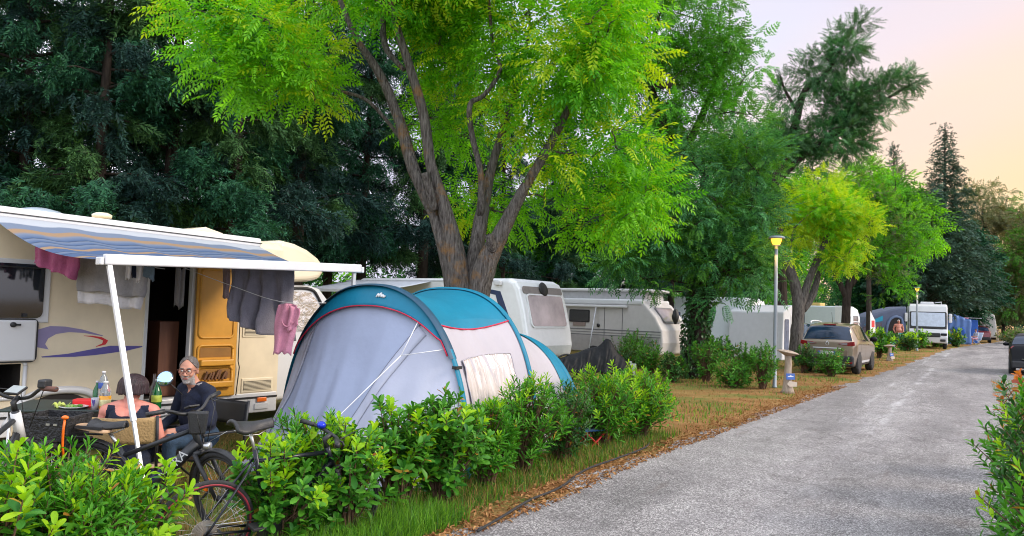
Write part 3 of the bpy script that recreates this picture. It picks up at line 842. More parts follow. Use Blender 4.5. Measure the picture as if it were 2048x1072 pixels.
# far wood that closes the view under the crowns
rs = np.random.RandomState(77)
n = 15000
u = np.concatenate([rs.uniform(-500, 2300, 12000), rs.uniform(1480, 1800, 3000)]); yv = rs.uniform(34, 46, n) + np.maximum(0, u - 1300) * .075
hgt = 2.5 + 2.2 * np.sin(u / 71) + 1.2 * np.sin(u / 23 + 1)
hgt = np.maximum(hgt, 1.2) + 1.6 + 6.0 * (u > 1480)
pos = np.stack([(u - 1024) / FPX * yv, yv, rs.random(n) ** .8 * hgt], 1)
D = rs.normal(size=(n, 3)) + np.array([0, -.6, -.1])
parts = []
sel = (np.sin(u / 37 + 2) + rs.normal(0, .35, n)) > .9
for m_, k in ((0, ~sel), (1, sel)):
    V, F = scatter(*T_FAR[0], pos[k], basis(D[k], rs), rs.uniform(.7, 1.4, k.sum())); parts.append((V, F, m_))
V, F, M = merge(parts)
tag(np_mesh('far_wood', V, F, [L_DEEP, L_LIME], None, M), kind='stuff', label='undergrowth and far wood seen under the tree crowns')

# ------------------------------------------------------------------ shrubs
LT_BIG = leaf_template(.092, .040, .16, .22, (0, .35, .72, .94, 1.0), (.12, .75, 1.0, .62, .12))
LT_NAR = leaf_template(.085, .020, .2, .10, (0, .4, .78, 1.0), (.12, .75, 1.0, .22))
LT_DARK = leaf_template(.075, .024, .22, .15)
S_MAT = leafmat('shrub_leaf', (0.020, 0.13, 0.014), (0.12, 0.36, 0.030), .3, .45, .25)
S_YNG = leafmat('young_shrub_leaf', (0.18, 0.44, 0.010), (0.40, 0.64, 0.02), .45, .45, .25)
S_NAR = leafmat('narrow_shrub_leaf', (0.025, 0.15, 0.010), (0.12, 0.38, 0.025), .3, .45, .25)
S_DRK = leafmat('dark_shrub_leaf', (0.015, 0.07, 0.012), (0.05, 0.17, 0.025), .2, .4, .3)
S_RED = leafmat('red_young_leaf', (0.32, 0.05, 0.02), (0.55, 0.20, 0.03), .4, .4, .4)
S_DRY = leafmat('withered_leaf', (0.30, 0.10, 0.02), (0.60, 0.36, 0.05), .3, .5, .3)
STEM = mat('shrub_stem', (0.06, 0.03, 0.018), .8, col2=(0.16, 0.09, 0.05), scale=20)
def shrub(label, loc, h, r, tmpl, mats, ntw=110, nlf=12, young=.25, seed=1, stems=7, name='shrub', cat='shrub', group=None, low=.16, ry=None, lscale=1.0, top_heavy=1.0, upright=.5):
    rng = random.Random(seed); rs = np.random.RandomState(seed)
    root = empty(name, label, cat, loc, 0, group)
    ry = ry or r
    d = rs.normal(size=(ntw, 3)); d /= np.linalg.norm(d, axis=1, keepdims=True)
    rad = rs.random(ntw) ** (1 / 2.0)
    lump = 1 + .18 * np.sin(d[:, 0] * 5 + seed) * np.cos(d[:, 2] * 4 + seed * 2)
    zc = h * (.5 + low / 2); zr = h * (.5 - low / 2)
    tips = np.stack([d[:, 0] * rad * r * lump, d[:, 1] * rad * ry * lump, zc + d[:, 2] * rad * zr * lump], 1)
    tips[:, 2] = np.maximum(tips[:, 2], .05)
    mb = MB()
    ax = []
    for k in range(stems):
        a = k * 6.283 / stems + rng.uniform(-.4, .4)
        ax.append(Vector((math.cos(a) * .07, math.sin(a) * .07, 0)))
    axis = np.zeros((ntw, 3))
    for i in range(ntw):
        t = Vector(tips[i]); b = ax[i % stems]
        m = Vector((b.x + (t.x - b.x) * .35, b.y + (t.y - b.y) * .35, t.z * .55))
        m2 = Vector((b.x + (t.x - b.x) * .75, b.y + (t.y - b.y) * .75, t.z * .82))
        if i % 3 == 0 or t.z > .5 * h:
            mb.tube([b, m, m2, t], [.010, .007, .005, .003], 4, 0, False)
        dd = (t - m); dd.normalize()
        dd += Vector((rng.gauss(0, .25), rng.gauss(0, .25), upright)); dd.normalize()
        axis[i] = dd
    mb.build('stem', STEM, root)
    n = ntw * nlf
    A = np.repeat(axis, nlf, 0); Tp = np.repeat(tips, nlf, 0)
    j = np.tile(np.arange(nlf), ntw)
    back = j / nlf * (.17 * max(.6, r / .5))
    e1 = np.cross(A, np.array([.3, .5, .2])); e1 /= np.linalg.norm(e1, axis=1, keepdims=True)
    e2 = np.cross(A, e1)
    ang = j * 2.4 + np.repeat(rs.random(ntw) * 6.28, nlf)
    rd = e1 * np.cos(ang)[:, None] + e2 * np.sin(ang)[:, None]
    tilt = np.radians(25 + 55 * j / nlf + rs.normal(0, 9, n))
    D = A * np.cos(tilt)[:, None] + rd * np.sin(tilt)[:, None]
    pos = Tp - A * back[:, None]
    D = D / np.linalg.norm(D, axis=1, keepdims=True)
    up = A - D * (A * D).sum(1, keepdims=True) + rs.normal(0, .15, D.shape)
    X = np.cross(D, up); X /= np.linalg.norm(X, axis=1, keepdims=True); Z = np.cross(X, D)
    Rm = np.stack([X, D, Z], 2)
    s = rs.uniform(.7, 1.15, n) * (0.75 + .35 * j / nlf) * lscale
    zrel = np.repeat(tips[:, 2] / h, nlf)
    yprob = young * np.clip(zrel * 1.6 - .25, 0, 1.5)
    isy = (np.repeat(rs.random(ntw), nlf) < yprob) & (j < nlf * .65)
    parts = []
    dry = rs.random(n) < .014
    for m_, k in ((0, ~isy & ~dry), (1, isy & ~dry), (2, dry)):
        if k.any():
            V, F = scatter(*tmpl, pos[k], Rm[k], s[k]); parts.append((V, F, m_))
    V, F, M = merge(parts)
    np_mesh('foliage', V, F, list(mats) + [S_DRY], root, M, smooth=True)
    return root
HG = 'shrubs of the hedge along the left edge of the road'
def hedge_at(u, c=-4.7):
    y = -c / (.6 - (u - 1024) / FPX)
    return (.6 * y + c, y, gz(.6 * y + c, y) - .02)
FG = [  # u, c, height, radius, kind, twigs, young, label
    (10, -4.62, 1.03, .46, 'b', 120, .9, 'broad leaved bright shrub at the bottom left corner with yellow green tips'),
    (135, -4.75, 1.04, .42, 'n', 170, .35, 'narrow leaved green shrub in front of the bicycle basket'),
    (215, -4.55, .86, .38, 'n', 170, .25, 'dense narrow leaved shrub at bottom left between two broad leaved shrubs'),
    (296, -4.75, .80, .34, 'b', 80, 1.0, 'broad leaved shrub with yellow tips just left of the bicycle wheel'),
    (578, -4.72, .92, .33, 'b', 120, .55, 'broad leaved glossy shrub right of the bicycle wheels'),
    (635, -4.8, .98, .34, 'n', 150, .3, 'upright narrow leaved shrub by the blue bell on the handlebar'),
    (705, -4.6, .92, .36, 'b', 110, .45, 'loose broad leaved shrub below the tent doorway'),
    (815, -4.75, .98, .34, 'b', 105, .25, 'broad leaved shrub in front of the tent door seam'),
    (900, -4.62, 1.02, .40, 'b', 140, .2, 'dark broad leaved shrub in front of the first tent arch'),
    (985, -4.7, .86, .36, 'n', 150, .2, 'low narrow leaved shrub below the tent window'),
    (1060, -4.75, 1.10, .42, 'n', 150, .25, 'tall shrub with twisted stems in front of the second tent arch'),
    (1135, -4.7, 1.0, .42, 'd', 120, .2, 'open stemmed dark shrub beside the last tent arch'),
    (1215, -4.75, 1.08, .52, 'n', 200, .45, 'light green shrub near the far end of the hedge'),
    (1285, -4.6, 1.06, .55, 'n', 210, .5, 'bright green shrub ending the hedge by the dry verge')]
KIND = {'b': (LT_BIG, [S_MAT, S_YNG]), 'n': (LT_NAR, [S_NAR, S_YNG]), 'd': (LT_DARK, [S_DRK, S_NAR])}
for i, (u, c, h, r, k, ntw, yg, lb) in enumerate(FG):
    shrub(lb, hedge_at(u, c), h, r, KIND[k][0], KIND[k][1], int(ntw * 1.2), 13 if k != 'n' else 17, yg, 100 + i, group=HG, lscale=1.0 if u < 800 else 1.12)
for i, (y, c, h, lb) in enumerate([(3.9, .74, 1.30, 'dark narrow leaved shrub at the bottom right corner'), (5.0, .76, 1.38, 'glossy dark shrub second from the bottom right corner'), (6.1, .72, 1.38, 'glossy dark shrub in the middle of the right hand hedge'), (7.3, .88, 1.34, 'shrub with red young shoots in front of the black car'), (8.7, .95, 1.15, 'last shrub of the right hand hedge by the black car')]):
    shrub(lb, (.6 * y + c, y, -.02), h, .66, LT_DARK if i != 3 else LT_BIG, [S_DRK if i % 2 else S_NAR, S_RED if i == 3 else S_YNG], 240, 15, .12 if i != 3 else .6, 140 + i, group='shrubs of the hedge on the right of the road', lscale=1.25, low=.06)
MID = [  # u, v of foot, height px, half width px, label
    (1238, 742, 70, 46, 'shrub behind the covered bicycle'), (1272, 738, 62, 34, 'slim shrub in front of the retro caravan door'), (1302, 748, 66, 40, 'bushy shrub below the retro caravan stripe'),
    (1345, 765, 62, 32, 'thin stemmed shrub below the black bag'), (1412, 765, 96, 44, 'bushy shrub hugging the ivy covered trunk'), (1465, 775, 62, 42, 'low shrub right of the ivy covered trunk'),
    (1432, 722, 50, 50, 'shrub in front of the white caravan side'), (1490, 760, 80, 34, 'shrub below the white caravan tail lamp'), (1525, 778, 100, 34, 'tall shrub left of the nearest lamp post'),
    (1608, 746, 60, 26, 'shrub at the left rear corner of the tan car'), (1663, 753, 62, 34, 'shrub right behind the tan car number plate'), (1758, 716, 62, 32, 'round light green shrub right of the tan car'),
    (1812, 702, 42, 30, 'yellowish shrub in front of the white integrated motorhome'), (1838, 698, 42, 24, 'shrub behind the second lamp post'), (1868, 694, 38, 26, 'shrub hiding the bumper of the white integrated motorhome'), (1913, 694, 38, 22, 'round shrub right of the white integrated motorhome'),
    (1268, 735, 85, 40, 'light shrub behind the black bicycle cover'), (1640, 700, 48, 28, 'shrub between the forked trunk and the tan car')]
LTM = leaf_template(.11, .045, .2, .2, (0, .5, 1.0), (.2, 1, .08))
LTF = leaf_template(.22, .10, .2, .2, (0, .5, 1.0), (.2, 1, .08))
for i, (u, v, hp, wp, lb) in enumerate(MID):
    g = G(u, v); y = g.y
    far = y > 28
    shrub(lb, (g.x, g.y, -.02), hp * y / FPX, wp * y / FPX, LTF if far else LTM, [S_MAT if i % 3 else S_DRK, S_YNG if u > 1740 else S_NAR], 90 if far else 120, 10, .5 if u > 1740 else .3, 200 + i, stems=5, group='shrubs along the verge further down the road', low=.1)
for i, (u, v, hp, wp, lb) in enumerate([(2026, 688, 26, 30, 'grey green low shrub at the bend of the road'), (2046, 692, 34, 26, 'grey green shrub behind the black car'), (2075, 700, 40, 40, 'pale shrub cut by the right edge of the view')]):
    g = G(u, v); shrub(lb, (g.x, g.y, 0), hp * g.y / FPX, wp * g.y / FPX, leaf_template(.5, .16, .2, .2, (0, .5, 1.0), (.2, 1, .08)), [L_OLIVE, L_MID], 90, 9, .4, 260 + i, stems=5, group='low shrubs at the bend of the road')

# ------------------------------------------------------------------ grass, litter
def blades(name, n, sampler, hmin, hmax, w, mats, seed, label, lean=.35):
    rs = np.random.RandomState(seed)
    x, y = sampler(rs, n)
    n = len(x)
    z = np.array([gz(a, b) for a, b in zip(x, y)])
    a = rs.random(n) * 6.283
    h = rs.uniform(hmin, hmax, n); le = np.abs(rs.normal(0, lean, n)) * h
    dx, dy = np.cos(a), np.sin(a)
    b0 = rs.random(n) * 6.283
    sx, sy = np.cos(b0) * w / 2, np.sin(b0) * w / 2
    V = np.zeros((n, 6, 3))
    for k, (t, ww) in enumerate(((0, 1), (.55, .75), (1, .08))):
        px = x + dx * le * t * t; py = y + dy * le * t * t; pz = z - .01 + h * t * (1 - .25 * t * (le / h))
        V[:, 2*k] = np.stack([px - sx * ww, py - sy * ww, pz], 1)
        V[:, 2*k+1] = np.stack([px + sx * ww, py + sy * ww, pz], 1)
    F = np.array([[0, 1, 3, 2], [2, 3, 5, 4]])[None] + (np.arange(n) * 6)[:, None, None]
    mi = np.repeat(rs.randint(0, len(mats), n), 2)
    return tag(np_mesh(name, V.reshape(-1, 3), F.reshape(-1, 4), mats, None, mi), kind='stuff', label=label)
GR_B = leafmat('bright_grass', (0.07, 0.24, 0.015), (0.20, 0.42, 0.03), .4, .5, .3)
GR_D = leafmat('dark_grass', (0.03, 0.11, 0.012), (0.09, 0.20, 0.03), .35, .5, .3)
GR_S = leafmat('straw_grass', (0.22, 0.14, 0.05), (0.44, 0.30, 0.12), .3, .7, .2)
def along(c0, c1, y0, y1, noise=None):
    def f(rs, n):
        y = y0 + (y1 - y0) * rs.random(n); c = c0 + (c1 - c0) * rs.random(n)
        x = .6 * y + c
        if noise:
            k = (np.sin(x * 1.3 + y * .7) + np.sin(x * .53 - y * 1.1 + 2) + np.sin(y * 2.3 + x) * .6) > noise
            x, y = x[k], y[k]
        return x, y
    return f
def edge_band(off0, off1, y0, y1, noise=None, pw=1.0):
    def f(rs, n):
        y = y0 + (y1 - y0) * rs.random(n) ** pw
        x = np.array([road_left(q) for q in y]) - off0 - (off1 - off0) * rs.random(n)
        if noise is not None:
            k = (np.sin(x * 1.3 + y * .7) + np.sin(x * .53 - y * 1.1 + 2) + np.sin(y * 2.3 + x) * .6) > noise
            x, y = x[k], y[k]
        return x, y
    return f
blades('tall_grass', 5200, along(-4.62, -4.05, 5.0, 6.3), .10, .26, .007, [GR_B, GR_B, GR_D], 1, 'bright green tall grass at the foot of the hedge', .5)
blades('hedge_grass', 9000, along(-5.2, -4.2, 5.6, 11.2), .05, .18, .007, [GR_B, GR_D, GR_D, GR_S], 2, 'grass growing under the hedge shrubs', .5)
blades('lawn_grass', 30000, along(-9.5, -4.8, 4.2, 11), .03, .08, .008, [GR_D, GR_B, GR_S, GR_S, GR_D], 3, 'short patchy lawn under the bicycles and chairs', .6)
blades('verge_grass', 22000, edge_band(.3, 6.5, 11, 60, .25, 1.6), .04, .13, .016, [GR_B, GR_D, GR_S], 4, 'green grass patches on the dry verge', .5)
blades('dry_grass', 16000, edge_band(.2, 6.0, 9, 36, None, 1.4), .02, .07, .011, [GR_S, GR_S, GR_D], 5, 'dry straw on the verge', .9)
blades('right_verge_grass', 5000, along(.45, 1.9, 4, 24), .03, .12, .009, [GR_B, GR_D, GR_S], 6, 'grass at the foot of the right hand hedge', .6)
rs = np.random.RandomState(9)
n1, n2 = 5200, 2600
y = np.concatenate([5 + 15 * rs.random(n1) ** 1.3, 6 + 30 * rs.random(n2)])
off = np.concatenate([np.abs(rs.normal(0, .35, n1)) - .22, rs.random(n2) * 4])
x = np.array([road_left(q) for q in y]) - off
n = len(x)
D = np.stack([rs.normal(size=n), rs.normal(size=n), rs.normal(0, .25, n)], 1)
V, F = scatter(*leaf_template(.06, .03, .35, .4, (0, .5, 1), (.2, 1, .1)), np.stack([x, y, np.full(n, .022)], 1), basis(D, rs, 3.0), rs.uniform(.35, 1.1, n))
LITTER = leafmat('fallen_leaf', (0.19, 0.07, 0.025), (0.42, 0.23, 0.09), .1, .8, .2)
tag(np_mesh('fallen_leaves', V, F, LITTER), kind='stuff', label='dry orange leaves along the road edge')
# ------------------------------------------------------------------ shared materials
CREAM = mat('cream_gelcoat', (0.78, 0.68, 0.50), .32, var=.05, scale=1.5, coat=.2)
CREAM_D = mat('cream_side_wall', (0.74, 0.63, 0.45), .42, var=.10, scale=2.2, bump=.06, bscale=3)
WHITE = mat('white_paint', (0.64, 0.64, 0.65), .35, var=.04, scale=2, coat=.2)
WHITE_G = mat('grey_white_paint', (0.60, 0.61, 0.62), .35, var=.05, scale=2)
ALU = mat('white_aluminium', (0.60, 0.61, 0.64), .4, .2, var=.05)
STEEL = mat('brushed_steel', (0.5, 0.5, 0.5), .35, .9, var=.1, scale=30)
BLACKP = mat('black_plastic', (0.018, 0.018, 0.02), .5, var=.25, scale=30, bump=.15)
RUBBER = mat('black_rubber', (0.022, 0.022, 0.024), .8, var=.3, scale=40, bump=.3)
GLASS_D = mat('dark_window', (0.012, 0.016, 0.022), .06, var=.3, scale=3, spec=.8)
GLASS_B = mat('blue_tinted_window', (0.05, 0.09, 0.15), .06, var=.4, scale=2.5, spec=.8)
PURPLE = mat('purple_decal', (0.10, 0.08, 0.30), .4, var=.06)
LILAC = mat('lilac_decal', (0.25, 0.21, 0.38), .4, var=.06)
RED = mat('red_plastic', (0.60, 0.02, 0.025), .4, var=.1)
ORANGE = mat('orange_lens', (0.85, 0.16, 0.01), .3, var=.1)
YELLOW = mat('amber_moulded_plastic', (0.62, 0.30, 0.035), .45, var=.08, scale=5)
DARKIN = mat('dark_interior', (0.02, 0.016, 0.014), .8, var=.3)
WOOD_R = mat('reddish_veneer', (0.10, 0.035, 0.02), .5, col2=(0.16, 0.06, 0.03), scale=5, stretch=(6, 6, .6))
def cloth(name, col, var=.12, scale=9, b=.4, rough=.9):
    return mat(name, col, rough, var=var, scale=scale, bump=b, bscale=60, spec=.15, sheen=.2)
T_PINK, T_GREY, T_WHITE = cloth('mauve_terry', (0.36, 0.09, 0.19)), cloth('grey_terry', (0.30, 0.29, 0.30)), cloth('white_terry', (0.62, 0.60, 0.62))
T_SHEET, T_TEE, T_BROWN = cloth('grey_sheet_cloth', (0.215, 0.205, 0.245)), cloth('pink_jersey', (0.62, 0.26, 0.36)), cloth('taupe_cloth', (0.22, 0.16, 0.17))
NAVYC = cloth('navy_knit', (0.010, 0.014, 0.035))
CORD = mat('white_cord', (0.7, 0.7, 0.7), .8)

def text_mesh(body, size, m, parent, M, name='lettering', depth=.002, shear=0, align='CENTER'):
    cu = bpy.data.curves.new('txt', 'FONT')
    cu.body = body; cu.size = size; cu.extrude = depth; cu.align_x = align; cu.align_y = 'CENTER'; cu.shear = shear
    o = bpy.data.objects.new('txt', cu); COL.objects.link(o)
    bpy.context.view_layer.update()
    me = bpy.data.meshes.new_from_object(o.evaluated_get(bpy.context.evaluated_depsgraph_get()))
    bpy.data.objects.remove(o); bpy.data.curves.remove(cu)
    me.name = name; me.materials.clear(); me.materials.append(m)
    me.transform(M)
    q = bpy.data.objects.new(name, me); COL.objects.link(q)
    if parent: q.parent = parent
    return q

class Side:                            # a vertical plane of a thing: pixel -> local (x, z)
    def __init__(s, o, X):
        s.o = Vector((o[0], o[1], 0)); s.X = Vector((X[0], X[1], 0)).normalized(); s.n = Vector((s.X.y, -s.X.x, 0))
    def __call__(s, u, v):
        d = ray(u, v); t = (s.o - CAM).dot(s.n) / d.dot(s.n); q = CAM + d * t
        return ((q - s.o).dot(s.X), q.z)

# ------------------------------------------------------------------ cream motorhome
MHO, MHX = (-5.43, 8.1), (.6, .8)
mside = Side(MHO, MHX)
mh = empty('motorhome', 'cream motorhome with purple swoosh and rolled out blue striped awning', 'motorhome', (MHO[0], MHO[1], 0), math.atan2(.8, .6))
mhi = (Matrix.Translation((MHO[0], MHO[1], 0)) @ Matrix.Rotation(math.atan2(.8, .6), 4, 'Z')).inverted()
def ml(p): return mhi @ Vector(p)
b = MB()                               # body shell with the doorway and the open locker left open
xs_ = [-2.4, -.45, .33, 1.69, 2.25, 3.62]; zs_ = [.2, .47, .63, .96, 2.2, 2.44]
for i in range(5):
    for j in range(5):
        if i == 3 and j in (1, 2, 3): continue
        if i == 1 and j == 2: continue
        b.add([(xs_[i], 0, zs_[j]), (xs_[i+1], 0, zs_[j]), (xs_[i+1], 0, zs_[j+1]), (xs_[i], 0, zs_[j+1])], [(0, 1, 2, 3)])
top = [(0, 2.44), (.04, 2.51), (.14, 2.55), (1.1, 2.58), (2.06, 2.55), (2.16, 2.51), (2.2, 2.44)]
for (y0, z0), (y1, z1) in zip(top, top[1:]):
    b.add([(-2.4, y0, z0), (3.62, y0, z0), (3.62, y1, z1 - 0), (-2.4, y1, z1)], [(0, 1, 2, 3)], 0, True)
b.add([(-2.4, 2.2, .2), (3.62, 2.2, .2), (3.62, 2.2, 2.44), (-2.4, 2.2, 2.44)], [(3, 2, 1, 0)])
for x, fl in ((-2.4, 1), (3.62, 0)):
    V = [(x, 0, .2)] + [(x, y, z) for y, z in top] + [(x, 2.2, .2)]
    b.add(V, [tuple(range(len(V)))])
b.add([(-2.4, 0, .2), (3.62, 0, .2), (3.62, 2.2, .2), (-2.4, 2.2, .2)], [(0, 1, 2, 3)])
b.build('body', CREAM_D, mh)
b = MB()
pr = [(3.55, 2.60), (3.85, 2.56), (4.08, 2.49), (4.28, 2.38), (4.38, 2.28), (4.38, 2.16), (4.30, 2.06), (4.1, 2.02), (3.60, 1.98)]
b.prism(pr, 2.18, 0, frame_m((0, 1.10, 0), (1, 0, 0), (0, 0, 1), (0, -1, 0)))
b.build('alcove', CREAM, mh, bevel=.08, seg=4)
b = MB()
pr = [(3.62, .3), (3.62, 1.97), (4.25, 1.97), (4.42, 1.93), (5.0, 1.36), (5.55, 1.12), (5.75, .95), (5.78, .4), (5.6, .3)]
b.prism(pr, 1.94, 0, frame_m((0, 1.1, 0), (1, 0, 0), (0, 0, 1), (0, -1, 0)))
cab = b.build('cab', WHITE, mh, bevel=.06, seg=3)
FOIL = mat('crinkled_foil', (0.75, 0.72, 0.68), .18, .9, var=.2, scale=8, bump=.7, bscale=9)
b = MB(); b.prism([(3.84, 1.30), (3.84, 1.80), (3.92, 1.87), (4.22, 1.87), (4.36, 1.74), (4.62, 1.34), (4.5, 1.29)], .02, 0, frame_m((0, .125, 0), (1, 0, 0), (0, 0, 1), (0, -1, 0)))
b.build('cab_window', [FOIL], mh)
b = MB(); b.tube(cat_curve([(3.80, .118, 1.26), (3.80, .118, 1.82), (3.90, .118, 1.91), (4.24, .118, 1.91), (4.40, .118, 1.76), (4.70, .118, 1.30)], 4), .022, 6); b.build('cab_window_seal', BLACKP, mh)
b = MB(); b.box(4.55, 4.72, -.12, .10, 1.25, 1.55); b.build('wing_mirror', BLACKP, mh, bevel=.04)
for x in (.75, 4.75):                  # wheels under dark arches
    b = MB(); M = rotm(R(90), 0, 0, (x, .16, .33 - .09))
    b.torus(.245, .085, 30, 10, 0, M, 1.15); w = b.build('wheel', RUBBER, mh)
    b = MB(); b.lathe([(.02, -.03), (.17, -.03), (.18, .03), (.02, .05)], 24, 0, M); b.build('rim', STEEL, w)
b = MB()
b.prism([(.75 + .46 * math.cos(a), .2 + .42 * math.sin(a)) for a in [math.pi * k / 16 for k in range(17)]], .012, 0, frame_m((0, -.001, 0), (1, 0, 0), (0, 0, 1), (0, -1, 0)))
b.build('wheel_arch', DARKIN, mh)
b = MB()
for x0, x1 in ((-2.4, .27), (1.23, 3.6)):
    b.box(x0, x1, -.030, -.002, .19, .46)
b.build('skirt', WHITE, mh, bevel=.012)
b = MB()
for x0, x1 in ((-2.4, .27), (1.23, 3.6)):
    b.box(x0, x1, -.040, -.031, .385, .41)
b.build('rubbing_strip', BLACKP, mh)
b = MB(); b.tube(cat_curve([(.2, -.012, .30), (.33, -.016, .52), (.55, -.018, .64), (.95, -.018, .64), (1.17, -.016, .52), (1.3, -.012, .30)], 5), .045, 8); b.build('arch_trim', WHITE, mh)
b = MB(); b.box(-.72, .57, -.02, -.002, 1.40, 2.08); f = b.build('window', WHITE_G, mh, bevel=.015)
b = MB(); b.prism(rrect(1.17, .58, .07), .02, 0, frame_m((-.085, -.024, 1.74), (1, 0, 0), (0, 0, 1), (0, -1, 0))); b.build('pane', GLASS_D, f)
b = MB(); b.box(-.70, .50, -.046, -.036, 1.985, 2.0); b.box(.30, .34, -.06, -.034, 1.46, 1.50); b.build('window_stay', BLACKP, f)
b = MB(); b.box(-.5, .44, -.075, -.035, .99, 1.43); h = b.build('locker_flap', WHITE, mh, bevel=.03, seg=3)
b = MB(); b.prism(rrect(.97, .47, .06), .02, 0, frame_m((-.02, -.030, 1.21), (1, 0, 0), (0, 0, 1), (0, -1, 0))); b.build('seal', BLACKP, h)
b = MB(); b.lathe([(.0, -.01), (.028, -.01), (.028, .02), (.01, .025)], 12, 0, rotm(R(90), 0, 0, (.2, -.08, 1.38))); b.box(.2, .27, -.10, -.085, 1.37, 1.39); b.build('latch', BLACKP, h)
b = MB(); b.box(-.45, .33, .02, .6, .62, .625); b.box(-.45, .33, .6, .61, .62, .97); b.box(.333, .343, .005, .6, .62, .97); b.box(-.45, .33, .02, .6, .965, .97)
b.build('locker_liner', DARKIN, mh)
b = MB(); b.tube([(.05, .12, .64), (.0, .14, .78), (.06, .16, .9)], .025, 7); b.tube([(.14, .12, .64), (.11, .14, .76), (.15, .16, .88)], .022, 7); b.build('coiled_hose', YELLOW, mh)
b = MB()
pr = rrect(.84, .40, .06); 
b.tube([(x - .05, -.008, z + .795) for x, z in pr + pr[:1]], .022, 6); b.build('locker_frame', WHITE, mh)
# doorway, inside, open door
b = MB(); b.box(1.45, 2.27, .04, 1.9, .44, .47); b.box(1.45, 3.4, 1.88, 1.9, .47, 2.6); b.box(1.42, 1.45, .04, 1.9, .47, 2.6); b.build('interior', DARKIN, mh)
b = MB(); b.box(1.98, 2.24, .22, .75, .47, 1.42); b.build('cupboard', WOOD_R, mh, bevel=.01)
b = MB(); b.box(1.655, 1.692, -.018, .06, .45, 2.22); b.box(2.248, 2.285, -.018, .06, .45, 2.22); b.box(1.692, 2.248, -.018, .06, 2.20, 2.235); b.box(1.692, 2.248, -.02, .08, .44, .475); b.build('door_frame', WHITE_G, mh)
b = MB(); b.grid(lambda u, v: (2.06 + .14 * u, .06 + .02 * math.sin(u * 14), 2.1 - .50 * v + .03 * math.sin(u * 9)), 10, 8); b.build('curtain', T_GREY, mh, solid=.006)
d = MB(); d.box(2.29, 2.90, -.075, -.035, .45, 2.20)
door = d.build('door', YELLOW, mh, bevel=.02, seg=3)
b = MB()
for z0, z1 in ((1.22, 2.1), ):
    pp = rrect(.50, z1 - z0, .06); b.tube([(x + 2.585, -.078, z + (z0 + z1) / 2) for x, z in pp + pp[:1]], .016, 6)
for zc, hh in ((1.00, .24), (.72, .24)):
    pp = rrect(.50, hh, .05); b.tube([(x + 2.585, -.082, z + zc) for x, z in pp + pp[:1]], .018, 6)
b.build('moulded_rib', YELLOW, door)
for zc in (.96, .68):
    b = MB(); b.box(2.345, 2.825, -.155, -.078, zc - .10, zc - .02); s = b.build('door_pocket', YELLOW, door, bevel=.015)
YD = mat('painted_shade_amber', (0.26, 0.12, 0.02), .6)  # amber darkened: the shade of the pocket recesses is painted in
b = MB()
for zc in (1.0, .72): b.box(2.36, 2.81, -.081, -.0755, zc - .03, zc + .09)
b.build('pocket_shade', YD, door)
b = MB()
for k in range(7): b.bar((2.42 + .05 * k, -.115, .68), (2.46 + .05 * k + .03 * math.sin(k * 3), -.12, .79 + .02 * math.sin(k * 5)), .035, .03)
b.build('pocket_contents', mat('brown_sandals', (0.16, 0.07, 0.03), .7, var=.4, scale=12), door, bevel=.008)
b = MB(); b.tube([(2.955, -.03, 2.1), (2.955, -.035, .9), (2.975, -.04, .82), (2.955, -.04, .6), (2.95, -.03, .45)], .008, 6); b.build('cable', BLACKP, mh)
# vents, lamp, decals
def louvre(x0, x1, z0, z1, n):
    b = MB(); b.box(x0, x1, -.014, -.002, z0, z1); f = b.build('vent', CREAM, mh, bevel=.005)
    b = MB(); b.box(x0 + .03, x1 - .03, -.0165, -.0142, z0 + .03, z1 - .03); b.build('vent_gap', BLACKP, f)
    b = MB()
    for k in range(n):
        z = z0 + .035 + (z1 - z0 - .07) * k / (n - 1); b.bar((x0 + .03, -.022, z), (x1 - .03, -.022, z), .012, .008)
    b.build('vent_slats', CREAM, f)
louvre(3.04, 3.54, .47, .66, 8); louvre(3.02, 3.40, 1.22, 1.38, 6)
b = MB(); b.box(3.27, 3.42, -.06, -.041, .335, .395); b.build('marker_lamp', ORANGE, mh, bevel=.012)
b = MB(); b.box(3.24, 3.46, -.048, -.031, .235, .315); b.build('rear_plate', WHITE, mh, bevel=.004)
def decal(px, m, off=-.004, name='stripe'):
    V = [(mside(u, v)[0], off, mside(u, v)[1]) for u, v in px]
    k = len(V) // 2
    b = MB(); F = [(i, i + 1, len(V) - 2 - i, len(V) - 1 - i) for i in range(k - 1)]
    b.add(V, F); b.build(name, m, mh)
decal([(62, 692), (65, 672), (76, 659), (100, 652), (130, 653), (165, 659), (206, 671)] + [(204, 672), (168, 666), (138, 664), (112, 668), (96, 677), (90, 688), (97, 699)], LILAC)
decal([(167, 671), (185, 671.5), (203, 674), (216, 681), (211, 689), (191, 694)] + [(192, 692.5), (204, 687), (206, 681), (198, 677.5), (184, 674), (168, 672)], RED)
decal([(82, 713), (110, 710), (135, 707.5), (180, 699), (220, 691.5), (285, 692)] + [(284, 694), (255, 701), (222, 706), (191, 710), (150, 713.5), (84, 715)], PURPLE)
decal([(56, 711.5), (64, 711.6), (72, 712)] + [(72, 713.5), (64, 713.2), (56, 713)], PURPLE)
